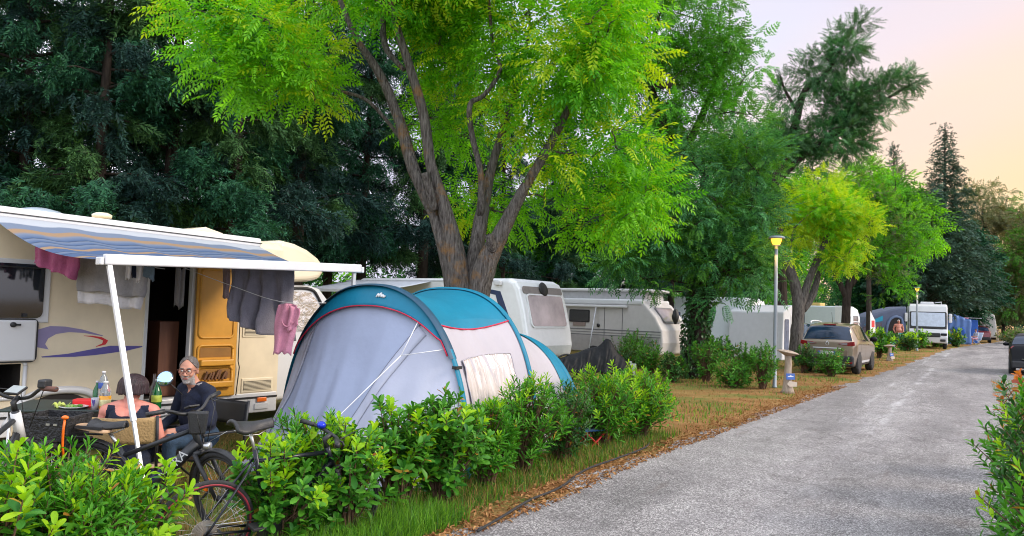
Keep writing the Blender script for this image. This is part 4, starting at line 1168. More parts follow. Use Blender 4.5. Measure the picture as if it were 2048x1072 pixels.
# roof fittings
b = MB(); b.lathe([(.055, 0), (.05, .10), (.05, .11), (.11, .115), (.115, .15), (.07, .175), (.01, .18)], 20); b.build('chimney', CREAM, mh, loc=(1.34, .55, 2.56))
b = MB(); b.lathe([(.36, 0), (.33, .04), (.23, .10), (.10, .13), (.01, .135)], 28); b.build('roof_dome', mat('grey_dome', (0.30, 0.36, 0.42), .3), mh, loc=(.80, 1.0, 2.62), rot=(0, 0, 0))
b = MB(); b.box(2.05, 2.55, .6, 1.1, 2.55, 2.63); b.build('roof_hatch', WHITE, mh, bevel=.03)
b = MB(); b.prism([(-.3, 0), (.3, 0), (.26, .05), (0, .11), (-.26, .05)], .5, 0, frame_m((2.75, .8, 2.60), (1, 0, 0), (0, 0, 1), (0, -1, 0))); b.build('roof_locker', CREAM, mh, bevel=.03)
# awning
def awning_material():
    m = bpy.data.materials.new('striped_awning_fabric'); m.use_nodes = True
    t = m.node_tree; L = t.links.new; bs = t.nodes['Principled BSDF']; bs.inputs['Roughness'].default_value = .75; bs.inputs['Specular IOR Level'].default_value = .2
    tc = t.nodes.new('ShaderNodeTexCoord'); sx = t.nodes.new('ShaderNodeSeparateXYZ'); L(tc.outputs['UV'], sx.inputs[0])
    n = t.nodes.new('ShaderNodeTexNoise'); n.inputs['Scale'].default_value = 2.4; n.inputs['Detail'].default_value = 3
    mp = t.nodes.new('ShaderNodeMapping'); mp.inputs['Scale'].default_value = (3, .6, 1); L(tc.outputs['UV'], mp.inputs[0]); L(mp.outputs[0], n.inputs['Vector'])
    sn = t.nodes.new('ShaderNodeMath'); sn.operation = 'SINE'; mu = t.nodes.new('ShaderNodeMath'); mu.operation = 'MULTIPLY'; mu.inputs[1].default_value = 34; L(sx.outputs['X'], mu.inputs[0]); L(mu.outputs[0], sn.inputs[0])
    a = t.nodes.new('ShaderNodeMath'); a.operation = 'MULTIPLY_ADD'; a.inputs[1].default_value = .007; L(sn.outputs[0], a.inputs[0]); L(sx.outputs['Y'], a.inputs[2])
    a2 = t.nodes.new('ShaderNodeMath'); a2.operation = 'MULTIPLY_ADD'; a2.inputs[1].default_value = .07; L(n.outputs['Fac'], a2.inputs[0]); L(a.outputs[0], a2.inputs[2])
    r = t.nodes.new('ShaderNodeValToRGB'); e = r.color_ramp.elements; r.color_ramp.interpolation = 'LINEAR'
    wh, li, bl, nv, og = (.42, .45, .50), (.15, .19, .27), (.065, .11, .215), (.028, .048, .10), (.30, .20, .12)
    st = [(0, wh), (.13, wh), (.145, li), (.22, li), (.225, og), (.27, og), (.30, li), (.36, bl), (.37, nv), (.38, li), (.43, bl), (.44, nv), (.45, li), (.52, bl), (.53, og), (.565, og), (.57, bl), (.64, bl), (.65, nv), (.66, li), (.70, bl), (.71, nv), (.72, bl), (.80, bl), (.805, og), (.85, og), (.855, bl), (1, bl)]
    e[0].position, e[0].color = st[0][0], (*st[0][1], 1); e[1].position, e[1].color = 1, (*st[-1][1], 1)
    for p, c in st[1:-1]:
        q = e.new(p); q.color = (*c, 1)
    L(a2.outputs[0], r.inputs[0]); L(r.outputs[0], bs.inputs['Base Color'])
    tr = t.nodes.new('ShaderNodeBsdfTranslucent'); L(r.outputs[0], tr.inputs[0]); ms = t.nodes.new('ShaderNodeMixShader'); ms.inputs[0].default_value = .15
    L(bs.outputs[0], ms.inputs[1]); L(tr.outputs[0], ms.inputs[2]); L(ms.outputs[0], t.nodes['Material Output'].inputs[0])
    return m
BL, BR_ = ml(P(210, 519, 6.65)), ml(P(715, 537, 8.95))
CL, CR_ = Vector((-.12, -.13, 2.515)), Vector((3.12, -.13, 2.46))
NU, NV = 30, 20
def awn(u, v):
    p = CL.lerp(CR_, u).lerp(BL.lerp(BR_, u), v)
    edge = abs(2 * u - 1) ** 4
    return p + Vector((0, 0, -.13 * math.sin(math.pi * v) * (.75 + .25 * edge) + .012 * math.sin(u * 40) * math.sin(math.pi * v)))
b = MB(); b.grid(awn, NU, NV)
aw = b.build('awning', awning_material(), mh)
uv = aw.data.uv_layers.new(name='UVMap')
for poly in aw.data.polygons:
    for li in poly.loop_indices:
        vi = aw.data.loops[li].vertex_index
        uv.data[li].uv = ((vi % (NU + 1)) / NU, (vi // (NU + 1)) / NV)
b = MB(); b.bar((-.2, -.075, 2.56), (3.16, -.075, 2.505), .14, .12); b.build('awning_case', WHITE, mh, bevel=.03, seg=3)
b = MB(); b.bar((-.2, -.152, 2.55), (3.16, -.152, 2.495), .004, .012); b.build('case_groove', BLACKP, mh)
b = MB(); b.bar(BL + Vector((-.02, -.02, 0)), BR_ + Vector((.03, -.02, 0)), .05, .095); b.build('front_bar', ALU, aw, bevel=.012)
_f = P(301, 1030, 6.25); fl, fr_ = ml((_f.x, _f.y, -.09)), ml((-1.95, 9.35, -.05))
for t_, f_ in ((BL + Vector((.03, -.02, -.05)), fl), (BR_ + Vector((-.05, 0, -.05)), fr_)):
    b = MB(); mid = t_.lerp(f_, .62)
    b.bar(t_, mid, .042, .032, 0, (0, 1, 0)); b.bar(mid, f_, .032, .024, 0, (0, 1, 0)); b.box(f_.x - .05, f_.x + .05, f_.y - .04, f_.y + .04, f_.z, f_.z + .012)
    b.build('support_leg', ALU, aw, bevel=.004)
for q_, s_ in ((BL, -1), (BR_, 1)):
    b = MB(); b.box(q_.x + s_ * .045 - .018, q_.x + s_ * .045 + .018, q_.y - .05, q_.y + .04, q_.z - .05, q_.z + .02); b.build('end_cap', ALU, aw, bevel=.01)

# ------------------------------------------------------------------ laundry
def hang(name, label, cat, px_top, y, lens, m, folds=5, amp=.02, nu=24, nv=16, swing=0.0, group=None, tilt=0):
    # px_top: points along the hanging edge; lens: drop in metres at these points
    pts = [P(u, v, y + tilt * i) for i, (u, v) in enumerate(px_top)]
    base = pts[0].copy()
    rg = random.Random(len(label))
    ph = rg.uniform(0, 6)
    from mathutils import noise as mno
    def fn(u, v):
        k = u * (len(pts) - 1); i = min(int(k), len(pts) - 2); f = k - i
        p = pts[i].lerp(pts[i + 1], f); L_ = lens[i] + (lens[i + 1] - lens[i]) * f
        d = Vector((0, 0, -L_ * v))
        w = amp * (.25 + v) * math.sin(u * folds * 6.283 + ph + .6 * math.sin(v * 3)) + amp * .5 * v * math.sin(u * folds * 15 + ph * 2)
        w += (mno.noise((u * 6 + ph, v * 1.5, ph)) * 2.2 + mno.noise((u * 15, v * 4, ph)) * .6) * amp * (.3 + v)
        d.z += .025 * v * mno.noise((u * 5, ph, 1))
        return p - base + d + Vector((w * .4 + swing * v, w, .006 * math.sin(u * 23 + ph)))
    b = MB(); b.grid(fn, nu, nv)
    o = b.build(name, m, None, loc=base, solid=.008)
    return tag(o, label, cat, group)
LG = 'laundry hanging under the awning'
hang('towel', 'mauve pink towel hanging under the left end of the awning', 'towel', [(72, 470), (160, 508)], 8.0, [.29, .27], T_PINK, 3, .015, group=LG, swing=-.03)
hang('towel', 'grey towel hanging over the wall between window and door', 'towel', [(163, 500), (300, 528)], 8.25, [.43, .36], T_GREY, 3, .018, group=LG, swing=-.02)
hang('towel', 'white towel hanging a little lower behind the grey towel', 'towel', [(166, 508), (293, 532)], 8.32, [.52, .47], T_WHITE, 3, .018, group=LG, swing=-.02)
hang('sock', 'white sock with black lettering pegged right of the grey towel', 'sock', [(253, 530), (263, 531)], 7.9, [.14, .14], T_WHITE, 1, .006, 6, 6, group=LG)
hang('sock', 'black sock pegged beside the white sock', 'sock', [(264, 531), (272, 531)], 7.92, [.13, .13], NAVYC, 1, .006, 6, 6, group=LG)
hang('sock', 'small white sock in the middle of the sock row', 'sock', [(274, 531), (284, 532)], 7.94, [.17, .15], T_WHITE, 1, .006, 6, 6, group=LG)
hang('sock', 'blue grey garment at the right end of the sock row', 'sock', [(288, 532), (309, 533)], 7.96, [.10, .15], cloth('blue_grey_knit', (.12, .17, .22)), 1, .012, 8, 6, group=LG)
hang('sheet', 'large dark grey sheet hanging at the right end of the awning', 'sheet', [(462, 520), (500, 525), (545, 532), (588, 540)], 9.0, [.66, .76, .82, .86], T_SHEET, 4, .045, 40, 26, group=LG, tilt=.12, swing=.0)
hang('cloth', 'narrow taupe cloth hanging left of the grey sheet', 'cloth', [(446, 528), (460, 529)], 8.9, [.38, .40], T_BROWN, 1, .012, 8, 10, group=LG)
tee = empty('t_shirt', 'pink t-shirt hanging on a line in front of the cab window', 't-shirt', P(576, 607, 8.6), 0, LG)
def teef(u, v):
    w = .105 + .02 * math.sin(v * 5) + .012 * v; k = 2 * u - 1
    return Vector((k * w - .04 * v, .02 * math.sin(u * 11 + v * 3), -.55 * v - .02 * k * k + .012 * math.sin(u * 17) * v))
b = MB(); b.grid(teef, 18, 20); b.build('shirt_body', T_TEE, tee, solid=.008)
b = MB(); b.grid(lambda u, v: Vector((.02 + .12 * u + .01 * math.sin(v * 6), -.03 - .015 * math.sin(u * 8), -.02 - .30 * v * (1 - .4 * u) - .03 * u)), 10, 10); b.build('sleeve', T_TEE, tee, solid=.008)
b = MB(); b.tube(cat_curve([(-.05, -.035, -.19), (-.02, -.05, -.24), (.03, -.05, -.25), (.08, -.045, -.20)], 5), .008, 6); b.build('collar', T_TEE, tee)
b = MB(); b.tube(cat_curve([P(369, 536, 8.9), P(470, 574, 8.8), P(560, 603, 8.62), P(652, 606, 8.5)], 5), .0035, 5); tag(b.build('washing_line', CORD), 'white cord running from the awning to the tent', 'cord')
b = MB(); b.tube(cat_curve([P(40, 458, 8.05), P(165, 501, 8.2), P(240, 524, 8.2), P(330, 538, 8.25)], 5), .0035, 5); tag(b.build('washing_line', CORD), 'thin cord carrying the towels by the motorhome window', 'cord')
from mathutils import noise as mno
# ------------------------------------------------------------------ family tent
TB = mat('teal_tent_fabric', (0.005, 0.165, 0.27), .5, var=.10, scale=3, bump=.25, bscale=9, spec=.3)
TN = mat('navy_tent_sleeve', (0.006, 0.05, 0.10), .55, var=.2, scale=6)
TGR = mat('grey_tent_fabric', (0.44, 0.46, 0.56), .7, var=.05, scale=2, bump=.2, bscale=8, spec=.2)
TWH = mat('pale_tent_fabric', (0.40, 0.375, 0.41), .7, var=.04, scale=2, bump=.25, bscale=8, spec=.2)
TSEAM = mat('dark_tent_seam', (0.16, 0.17, 0.22), .8, var=.2)
TRED = mat('red_piping', (0.50, 0.01, 0.05), .6)
TPVC = mat('crinkled_clear_film', (0.52, 0.46, 0.45), .10, var=.30, scale=2, bump=.9, bscale=3.2, spec=.9, stretch=(9, 2, 1.0))  # pale streaks in the colour stand for glints on the crumpled film
tent = empty('tent', 'blue and grey family tent with arched sleeves pitched behind the hedge', 'tent', (-1.52, 8.56, -.08), math.atan2(.86, .51))
TM = Matrix.Translation((-1.52, 8.56, -.08)) @ Matrix.Rotation(math.atan2(.86, .51), 4, 'Z')
def arch(xa, H, hw, t, n=2.25, lean=0.0):     # t: 0 = right foot (road side), 1 = left foot
    a = math.pi * t
    c, s = math.cos(a), math.sin(a)
    y = -hw * math.copysign(abs(c) ** (2 / n), c); z = H * abs(s) ** (2 / n)
    return Vector((xa + lean * z / H, y, z))
AA = lambda t: arch(0, 2.00, 1.33, t)
AB = lambda t: arch(1.42, 2.02, 1.32, t, 2.5)
AC = lambda t: arch(2.72, 1.46, 1.30, t)
def blend(A, B, t, v, sag):
    p = A(t).lerp(B(t), v); q = math.sin(math.pi * v) * sag
    c = Vector((p.x, 0, .3)); d = (c - p); d.x = 0
    if d.length > 1e-4: d.normalize()
    return p + d * q
def front(t, v, off=0.0):
    a = AA(t)
    y = 1.22 * (2 * t - 1) ; bx = -.80 - .10 * math.sin(math.pi * t)
    bse = Vector((bx, y if t > .5 else y * .93, 0))
    p = a.lerp(bse, v)
    k = math.sin(math.pi * v) * math.sin(math.pi * t)
    p += Vector((.10 * k, 0, 0))
    wr = .035 * mno.noise((t * 13 + v, v * 2.2, 4)) * min(1, v * 3) + .022 * mno.noise((t * 34, v * 2.5, 9)) * v + .014 * math.sin(t * 66 + 2 * math.sin(v * 4)) * v ** .7 * (1 - abs(2 * t - 1)) + .016 * math.sin(t * 24 + v * 5) * v + .006 * math.sin(t * 131 - v * 3) * v
    return p + Vector((wr, 0, 0)) + Vector((-off, 0, off * .35))
TDR = mat('blue_grey_door_fabric', (0.34, 0.385, 0.52), .7, var=.06, scale=2, bump=.25, bscale=8, spec=.2)
_tr, _tl = (lambda v: .315 + .165 * v), (lambda v: .67 + .25 * v)
b = MB(); b.grid(lambda u, v: front(_tr(v) * u, v), 34, 26); b.build('front_panel', TGR, tent)
b = MB(); b.grid(lambda u, v: front(_tl(v) + (1 - _tl(v)) * u, v), 34, 26); b.build('front_panel', TGR, tent)
b = MB(); b.grid(lambda u, v: front(_tr(v) + (_tl(v) - _tr(v)) * u, v), 60, 26); b.build('tent_door', TDR, tent)
def visor_lim(t):                      # lower edge of the visor
    q = (t - .25) / .53
    return .02 + .10 * max(0, math.sin(math.pi * min(1, max(0, q)))) ** .6
b = MB(); b.grid(lambda u, v: front(.21 + .60 * u, visor_lim(.21 + .60 * u) * v, .035 * v + .012), 50, 6); b.build('visor', TB, tent, solid=.003)
b = MB(); b.tube([front(.21 + .60 * k / 50, visor_lim(.21 + .60 * k / 50), .052) for k in range(51)], .008, 6); b.build('visor_piping', TRED, tent)
RL = .26                               # roof fabric reaches down to this arch parameter
b = MB(); b.grid(lambda u, v: blend(AA, AB, .29 + .53 * u, v, -.004 + .10), 40, 16); b.build('roof_panel', TB, tent)
def sidef(t, v): 
    p = blend(AA, AB, t, v, .09); return p + Vector((0, .008 * math.sin(v * 38 + t * 20) * math.sin(math.pi * v) * (1 if t < .5 else 0), 0))
def side_panel(t0, t1, A, B, m, nm, sag=.09, wr=.008, fr=38, n=30):
    b = MB()
    def f(u, v):
        t = t0 + (t1 - t0) * u
        p = blend(A, B, t, v, sag)
        return p + Vector((0, wr * math.sin(v * fr + t * 25) * math.sin(math.pi * v), 0))
    b.grid(f, n, 30); return b.build(nm, m, tent)
side_panel(0, .29, AA, AB, TWH, 'side_panel')
side_panel(.82, 1, AA, AB, TWH, 'side_panel')
b = MB(); b.tube([blend(AA, AB, .285, k / 24, .095) + Vector((0, -.015, 0)) for k in range(25)], .009, 6); b.build('roof_piping', TRED, tent)
b = MB(); b.grid(lambda u, v: blend(AA, AB, .285 + .03 * u * math.sin(math.pi * v), v, .09 - .02 * u) + Vector((0, -.006, -.0)), 4, 16); b.build('roof_flap', TB, tent)
def win(u, v):
    t = .095 + .105 * u + .012 * math.sin(v * 3); vv = .12 + .70 * v
    p = blend(AA, AB, t, vv, .09)
    return p + Vector((0, -.012 - .028 * mno.noise((v * 9 + u * 1.6, u * 1.1, 3.0)) - .016 * mno.noise((v * 22 + u * 3.0, u * 1.6, 8.0)), 0))
b = MB(); b.grid(win, 16, 60); w = b.build('window', TPVC, tent)
b = MB(); e = [win(0, k / 30) for k in range(31)] + [win(k / 8, 1) for k in range(9)] + [win(1, 1 - k / 30) for k in range(31)] + [win(1 - k / 8, 0) for k in range(9)]
b.tube([q + Vector((0, -.004, 0)) for q in e], .006, 5); b.build('window_hem', TWH, w)
side_panel(0, .5, AB, AC, TWH, 'bedroom_panel', .10, .006, 20)
side_panel(.5, 1, AB, AC, TWH, 'bedroom_panel', .10, .006, 20)
b = MB(); b.grid(lambda u, v: blend(AB, AC, .13 + .74 * u, .82 + .18 * v, .095) + Vector((0, 0, .012)), 30, 6); b.build('bedroom_roof', TB, tent)
b = MB()
def rear(u, v):
    a = AC(u); q = Vector((3.6 + .15 * math.sin(math.pi * u), 1.25 * (2 * u - 1), 0)); return a.lerp(q, v) + Vector((0, 0, -.05 * math.sin(math.pi * v)))
b.grid(rear, 30, 12); b.build('rear_panel', TWH, tent)
def sleeve(A, w, m, name, t0=0.0, t1=1.0, off=.012):
    b = MB()
    N_ = 60
    V, F = [], []
    for k in range(N_ + 1):
        t = t0 + (t1 - t0) * k / N_
        p = A(t); c = Vector((p.x, 0, .25)); d = (p - c).normalized()
        for sx, o in ((-w / 2, off * .3), (-w * .28, off + .012), (w * .28, off + .012), (w / 2, off * .3)):
            V.append(p + Vector((sx, 0, 0)) + d * o)
    for k in range(N_):
        for j in range(3):
            F.append((k * 4 + j, k * 4 + j + 1, k * 4 + j + 5, k * 4 + j + 4))
    b.add(V, F, 0, True)
    return b.build(name, m, tent)
sleeve(AA, .075, TB, 'pole_sleeve', 0, .22); sleeve(AA, .13, TN, 'pole_sleeve', .20, .80); sleeve(AA, .075, TB, 'pole_sleeve', .79, 1)
sleeve(AB, .075, TB, 'pole_sleeve', 0, .30); sleeve(AB, .09, TB, 'pole_sleeve', .30, 1)
sleeve(AC, .09, TB, 'pole_sleeve')
b = MB()
for A, t in ((AA, .045), (AA, .185), (AB, .05), (AC, .06)):
    p = A(t); b.box(p.x - .05, p.x + .05, p.y - .045, p.y + .01, p.z - .015, p.z + .015)
b.build('sleeve_strap', BLACKP, tent)
for fn_ in (_tl, _tr):
    b = MB(); b.tube([front(fn_(.06 + .92 * k / 30), .06 + .92 * k / 30, .006) for k in range(31)], .008, 5); b.build('door_seam', TSEAM, tent)
b = MB(); b.grid(lambda u, v: front(_tr(.1 + .88 * v) - .032 * u, .1 + .88 * v, .010), 3, 24); b.build('storm_flap', TGR, tent, solid=.003)
b = MB(); b.grid(lambda u, v: front(_tl(.1 + .88 * v) + .026 * u, .1 + .88 * v, .010), 3, 24); b.build('storm_flap', TGR, tent, solid=.003)
b = MB(); hem = [AA(0), AB(0), AC(0), Vector((3.65, -1.25, 0))]
b.tube([p + Vector((0, -.02, .05)) for p in hem], .03, 6); b.build('hem', TRED, tent)
b = MB()
kn = front(.30, .27, .22)
a1 = front(.33, visor_lim(.33), .05); a2 = AA(.225) + Vector((0, -.02, 0)); gp = front(.44, 1, .5)
for p, q in ((a1, kn), (a2, kn), (kn, gp)):
    b.tube([p, q], .0045, 5)
b.build('guy_line', CORD, tent)
# white zigzag mark on the visor
zz = [((752.0, 593.5), (757, 586.5)), ((757, 586.5), (757.5, 593)), ((757.5, 593), (762.5, 585)), ((762.5, 585), (763, 594)), ((763, 594), (766.5, 590)), ((766.5, 590), (767, 595)), ((767, 595), (771.5, 592))]
smp = [TM @ front(.21 + .60 * i / 160, visor_lim(.21 + .60 * i / 160) * j / 40, .035 * j / 40 + .022) for i in range(161) for j in range(41)]
def on_visor(u, v):
    d = ray(u, v).normalized()
    best = min(smp, key=lambda q: ((q - CAM) - d * (q - CAM).dot(d)).length)
    return TM.inverted() @ best
b = MB()
for p, q in zz:
    b.tube([on_visor(*p), on_visor(*q)], .010, 5)
b.build('zigzag_mark', mat('white_print', (.75, .75, .75), .6), tent)

# small folding stool behind the hedge end
st = empty('folding_stool', 'small red folding stool with blue seat by the tent hem', 'stool', (1.05, 9.9, -.05), .5)
b = MB(); b.box(-.17, .17, -.14, .14, .27, .285); b.build('seat', cloth('blue_canvas', (.04, .13, .30)), st)
for s in (-1, 1):
    b = MB(); b.tube([(-.16, s * .14, 0), (.16, s * .14, .27)], .012, 6); b.build('leg', RED, st)
    b = MB(); b.tube([(.16, s * .125, 0), (-.16, s * .125, .27)], .012, 6); b.build('leg', RED, st)
# irrigation hose
b = MB()
hz = [(955, 1062), (1010, 1030), (1060, 1000), (1120, 975), (1170, 940), (1230, 918), (1290, 895), (1300, 880)]
b.tube(cat_curve([G(u, v, .03) for u, v in hz], 5), .011, 6); tag(b.build('garden_hose', RUBBER), 'thin black irrigation hose lying along the foot of the hedge', 'hose')
# ------------------------------------------------------------------ people
SKIN = mat('tanned_skin', (0.46, 0.22, 0.15), .5, var=.10, scale=14, spec=.35)
SKIN_P = mat('sunburnt_skin', (0.56, 0.215, 0.165), .5, var=.12, scale=6, spec=.35)
SKIN_F = mat('red_tanned_skin', (0.50, 0.19, 0.13), .5, var=.1, scale=4)
JEANS = mat('blue_denim', (0.014, 0.036, 0.07), .85, var=.3, scale=25, bump=.3)
NAVY = mat('navy_jersey', (0.006, 0.010, 0.028), .9, var=.3, scale=20, bump=.3)
HAIR_B = mat('dark_brown_hair', (0.010, 0.005, 0.007), .42, col2=(0.045, 0.017, 0.022), scale=8, stretch=(9, 9, .5), bump=.7, bscale=16)
HAIR_G = mat('grey_brown_hair', (0.05, 0.04, 0.035), .6, col2=(0.17, 0.15, 0.14), scale=40, bump=.5)
BEARD = mat('grey_beard', (0.26, 0.23, 0.22), .8, col2=(0.48, 0.45, 0.44), scale=60, bump=.6)
EYE_W = mat('eye_white', (.7, .68, .66), .2); EYE_D = mat('dark_iris', (.015, .01, .008), .2)
LIP = mat('lip', (0.33, 0.12, 0.10), .5)
def body(name, prims, mats, parent, voxel=.012, zone=None, smooth_n=6):
    """One continuous skin from tapered capsules and ellipsoids."""
    mb = MB()
    for p in prims:
        if p[0] == 'c':
            _, a, b_, ra, rb, mi = p
            mb.tube([a, b_], [ra, rb], 14, mi); mb.ball(a, ra * 1.0, n=12, m=mi); mb.ball(b_, rb * 1.0, n=12, m=mi)
        else:
            _, c, r3, mi = p[:4]
            M = Matrix.Translation(c) @ (p[4] if len(p) > 4 else Matrix())
            mb.ball((0, 0, 0), *r3, n=18, m=mi, M=M)
    o = mb.build('tmp', mats)
    md = o.modifiers.new('r', 'REMESH'); md.mode = 'VOXEL'; md.voxel_size = voxel; md.use_smooth_shade = True
    sm = o.modifiers.new('s', 'SMOOTH'); sm.iterations = smooth_n; sm.factor = .5
    bpy.context.view_layer.update()
    me = bpy.data.meshes.new_from_object(o.evaluated_get(bpy.context.evaluated_depsgraph_get()))
    bpy.data.objects.remove(o)
    me.name = name; me.materials.clear()
    for m in mats: me.materials.append(m)
    cap = [p for p in prims]
    A = np.array([tuple(p[1]) for p in cap]); B = np.array([tuple(p[2]) if p[0] == 'c' else tuple(p[1]) for p in cap])
    RA = np.array([p[3] if p[0] == 'c' else sum(p[2]) / 3 for p in cap]); RB = np.array([p[4] if p[0] == 'c' else sum(p[2]) / 3 for p in cap])
    MI = np.array([p[5] if p[0] == 'c' else p[3] for p in cap])
    nf = len(me.polygons); C = np.zeros(nf * 3); me.polygons.foreach_get('center', C); C = C.reshape(-1, 3)
    AB_ = B - A; L2 = np.maximum((AB_ ** 2).sum(1), 1e-9)
    t = np.clip(((C[:, None] - A[None]) * AB_[None]).sum(2) / L2[None], 0, 1)
    Q = A[None] + AB_[None] * t[..., None]
    dist = np.linalg.norm(C[:, None] - Q, axis=2) / (RA[None] + (RB - RA)[None] * t)
    mi = MI[dist.argmin(1)]
    if zone is not None: mi = zone(C, mi)
    me.polygons.foreach_set('material_index', mi.astype(np.int32))
    me.polygons.foreach_set('use_smooth', np.ones(nf, bool))
    q = bpy.data.objects.new(name, me); COL.objects.link(q); q.parent = parent
    return q
V3 = Vector
def hand(prims, w, d, side, up, mi, curl=.5):
    """palm, five fingers bent at the knuckle, thumb from the side of the palm"""
    w, d, side, up = V3(w), V3(d).normalized(), V3(side).normalized(), V3(up).normalized()
    prims.append(('c', w, w + d * .075, .028, .032, mi))
    prims.append(('c', w + d * .04 + side * .022, w + d * .085 + side * .028, .017, .013, mi))
    prims.append(('c', w + d * .04 - side * .022, w + d * .085 - side * .028, .017, .013, mi))
    for k, (o, l) in enumerate(((-.031, .058), (-.011, .072), (.010, .078), (.030, .070))):
        a = w + d * .088 + side * o
        b_ = a + (d * math.cos(curl * .6) - up * math.sin(curl * .6)) * l * .5
        c = b_ + (d * math.cos(curl * 1.5) - up * math.sin(curl * 1.5)) * l * .5
        prims.append(('c', a, b_, .0095, .009, mi)); prims.append(('c', b_, c, .009, .0075, mi))
    a = w + d * .03 + side * .03; b_ = a + (d * .6 + side * .7 - up * .2).normalized() * .04; c = b_ + (d * .95 + side * .1 - up * .3).normalized() * .034
    prims.append(('c', a, b_, .013, .0115, mi)); prims.append(('c', b_, c, .0115, .009, mi))
def head_prims(c, Rm, mi, mb=None, s=1.0):
    f = lambda x, y, z: c + Rm @ V3((x * s, y * s, z * s))
    R4 = Rm.to_4x4()
    o = [('e', f(-.012, 0, .035), (.098*s, .077*s, .092*s), mi, R4), ('e', f(.030, 0, -.030), (.062*s, .062*s, .082*s), mi, R4),
         ('e', f(.055, 0, -.092), (.034*s, .036*s, .026*s), mb if mb is not None else mi, R4),
         ('c', f(.086, 0, .018), f(.110, 0, -.022), .009*s, .014*s, mi), ('e', f(.101, .013, -.027), (.010*s, .009*s, .008*s), mi, R4), ('e', f(.101, -.013, -.027), (.010*s, .009*s, .008*s), mi, R4),
         ('c', f(.080, .045, .036), f(.087, .014, .034), .010*s, .010*s, mi), ('c', f(.080, -.045, .036), f(.087, -.014, .034), .010*s, .010*s, mi),
         ('e', f(.070, .038, -.022), (.022*s, .022*s, .022*s), mi, R4), ('e', f(.070, -.038, -.022), (.022*s, .022*s, .022*s), mi, R4),
         ('c', f(.084, .018, -.058), f(.084, -.018, -.058), .012*s, .012*s, mi)]
    for sy in (-1, 1):
        o.append(('e', f(-.008, sy * .080, -.004), (.020*s, .010*s, .034*s), mi, R4))
    return o, f
# --- man in navy
man = empty('person', 'bearded man with glasses in a navy pullover and jeans, looking at the camera', 'person', (-2.88, 7.35, -.09), R(-122))
pr = []
hip, chest, neck = V3((-.02, 0, .52)), V3((.05, 0, .86)), V3((.10, 0, 1.015))
pr += [('e', hip, (.15, .19, .13), 1), ('c', V3((.0, 0, .60)), V3((.04, 0, .82)), .145, .15, 2), ('e', V3((.04, 0, .88)), (.125, .19, .12), 2), ('e', V3((.03, .08, .70)), (.13, .12, .14), 2), ('e', V3((.03, -.08, .70)), (.13, .12, .14), 2)]
for s in (-1, 1):
    sh = V3((.06, s * .185, .945)); el = V3((.10, s * .265, .68)); wr = V3((.33, s * .13, .62))
    pr += [('c', V3((.06, s * .08, .975)), sh, .065, .068, 2), ('c', sh, el, .064, .050, 2), ('c', el, wr, .048, .036, 2)]
    hand(pr, wr, V3((.9, -s * .3, -.1)), V3((-s * .0 + .2, -s, 0)), V3((0, 0, 1)), 0, .7)
    kn = V3((.42, s * .15, .53)); an = V3((.40, s * .16, .10))
    pr += [('c', V3((0, s * .10, .50)), kn, .095, .066, 1), ('c', kn, an, .064, .042, 1), ('c', an, V3((.50, s * .17, .045)), .042, .036, 3), ('c', V3((.50, s * .17, .045)), V3((.58, s * .18, .04)), .038, .030, 3)]
pr += [('c', V3((.07, 0, .97)), V3((.13, 0, 1.07)), .062, .056, 0)]
HR = Matrix.Rotation(R(38), 3, 'Z') @ Matrix.Rotation(R(6), 3, 'Y')
hc = V3((.155, 0, 1.135))
hp, hf = head_prims(hc, HR, 0, 4)
pr += hp
def zone_m(C, mi):
    L = (C - np.array(tuple(hc))) @ np.array(HR)          # head-local coordinates
    m = mi.copy()
    face = (np.abs(L[:, 2]) < .14) & (np.linalg.norm(L, axis=1) < .17) & (C[:, 2] > 1.0)
    be = face & (L[:, 2] < -.052 + .04 * np.clip((.075 - L[:, 0]) / .05, 0, 1)) & (L[:, 2] > -.125) & (L[:, 0] > .018)
    m[be] = 4
    mo = face & (L[:, 2] < -.030) & (L[:, 2] > -.046) & (L[:, 0] > .078) & (np.abs(L[:, 1]) < .036)
    m[mo] = 4
    li = face & (L[:, 2] < -.051) & (L[:, 2] > -.064) & (L[:, 0] > .08) & (np.abs(L[:, 1]) < .024)
    m[li] = 5
    vn = (C[:, 2] > .93) & (C[:, 2] < 1.06) & (m == 2) & (C[:, 0] > .10) & (np.abs(C[:, 1]) < (C[:, 2] - .92) * .45)
    m[vn] = 0
    return m
body('body', pr, [SKIN, JEANS, NAVY, BLACKP, BEARD, LIP], man, .0085, zone_m, 4)
def hair_cap(c, Rm, parent, m, r3, zcut, off=(0, 0, 0), name='hair', fcut=.05, lo=.0):
    b = MB()
    V, F = [], []
    nu, nv = 40, 20
    for j in range(nv + 1):
        for i in range(nu):
            a = 2 * math.pi * i / nu
            fr = .5 + .5 * math.cos(a)                    # 1 at the forehead
            low = zcut + fcut * fr ** 2.6
            e = math.pi / 2 - (math.pi / 2 - math.asin(max(-.95, min(.95, low / r3[2])))) * j / nv
            k = 1 + .018 * math.sin(a * 13 + j) + .012 * math.sin(a * 29 - j * 2)
            V.append(c + Rm @ (V3(off) + V3((r3[0] * math.cos(a) * math.cos(e) * k, r3[1] * math.sin(a) * math.cos(e) * k, r3[2] * math.sin(e) * k))))
    for j in range(nv):
        for i in range(nu):
            F.append((j * nu + i, (j + 1) * nu + i, (j + 1) * nu + (i + 1) % nu, j * nu + (i + 1) % nu))
    b.add(V, F, 0, True)
    return b.build(name, m, parent, solid=.006)
hair_cap(hc, HR, man, HAIR_G, (.0985, .081, .0925), -.055, (-.018, 0, .040), fcut=.128)
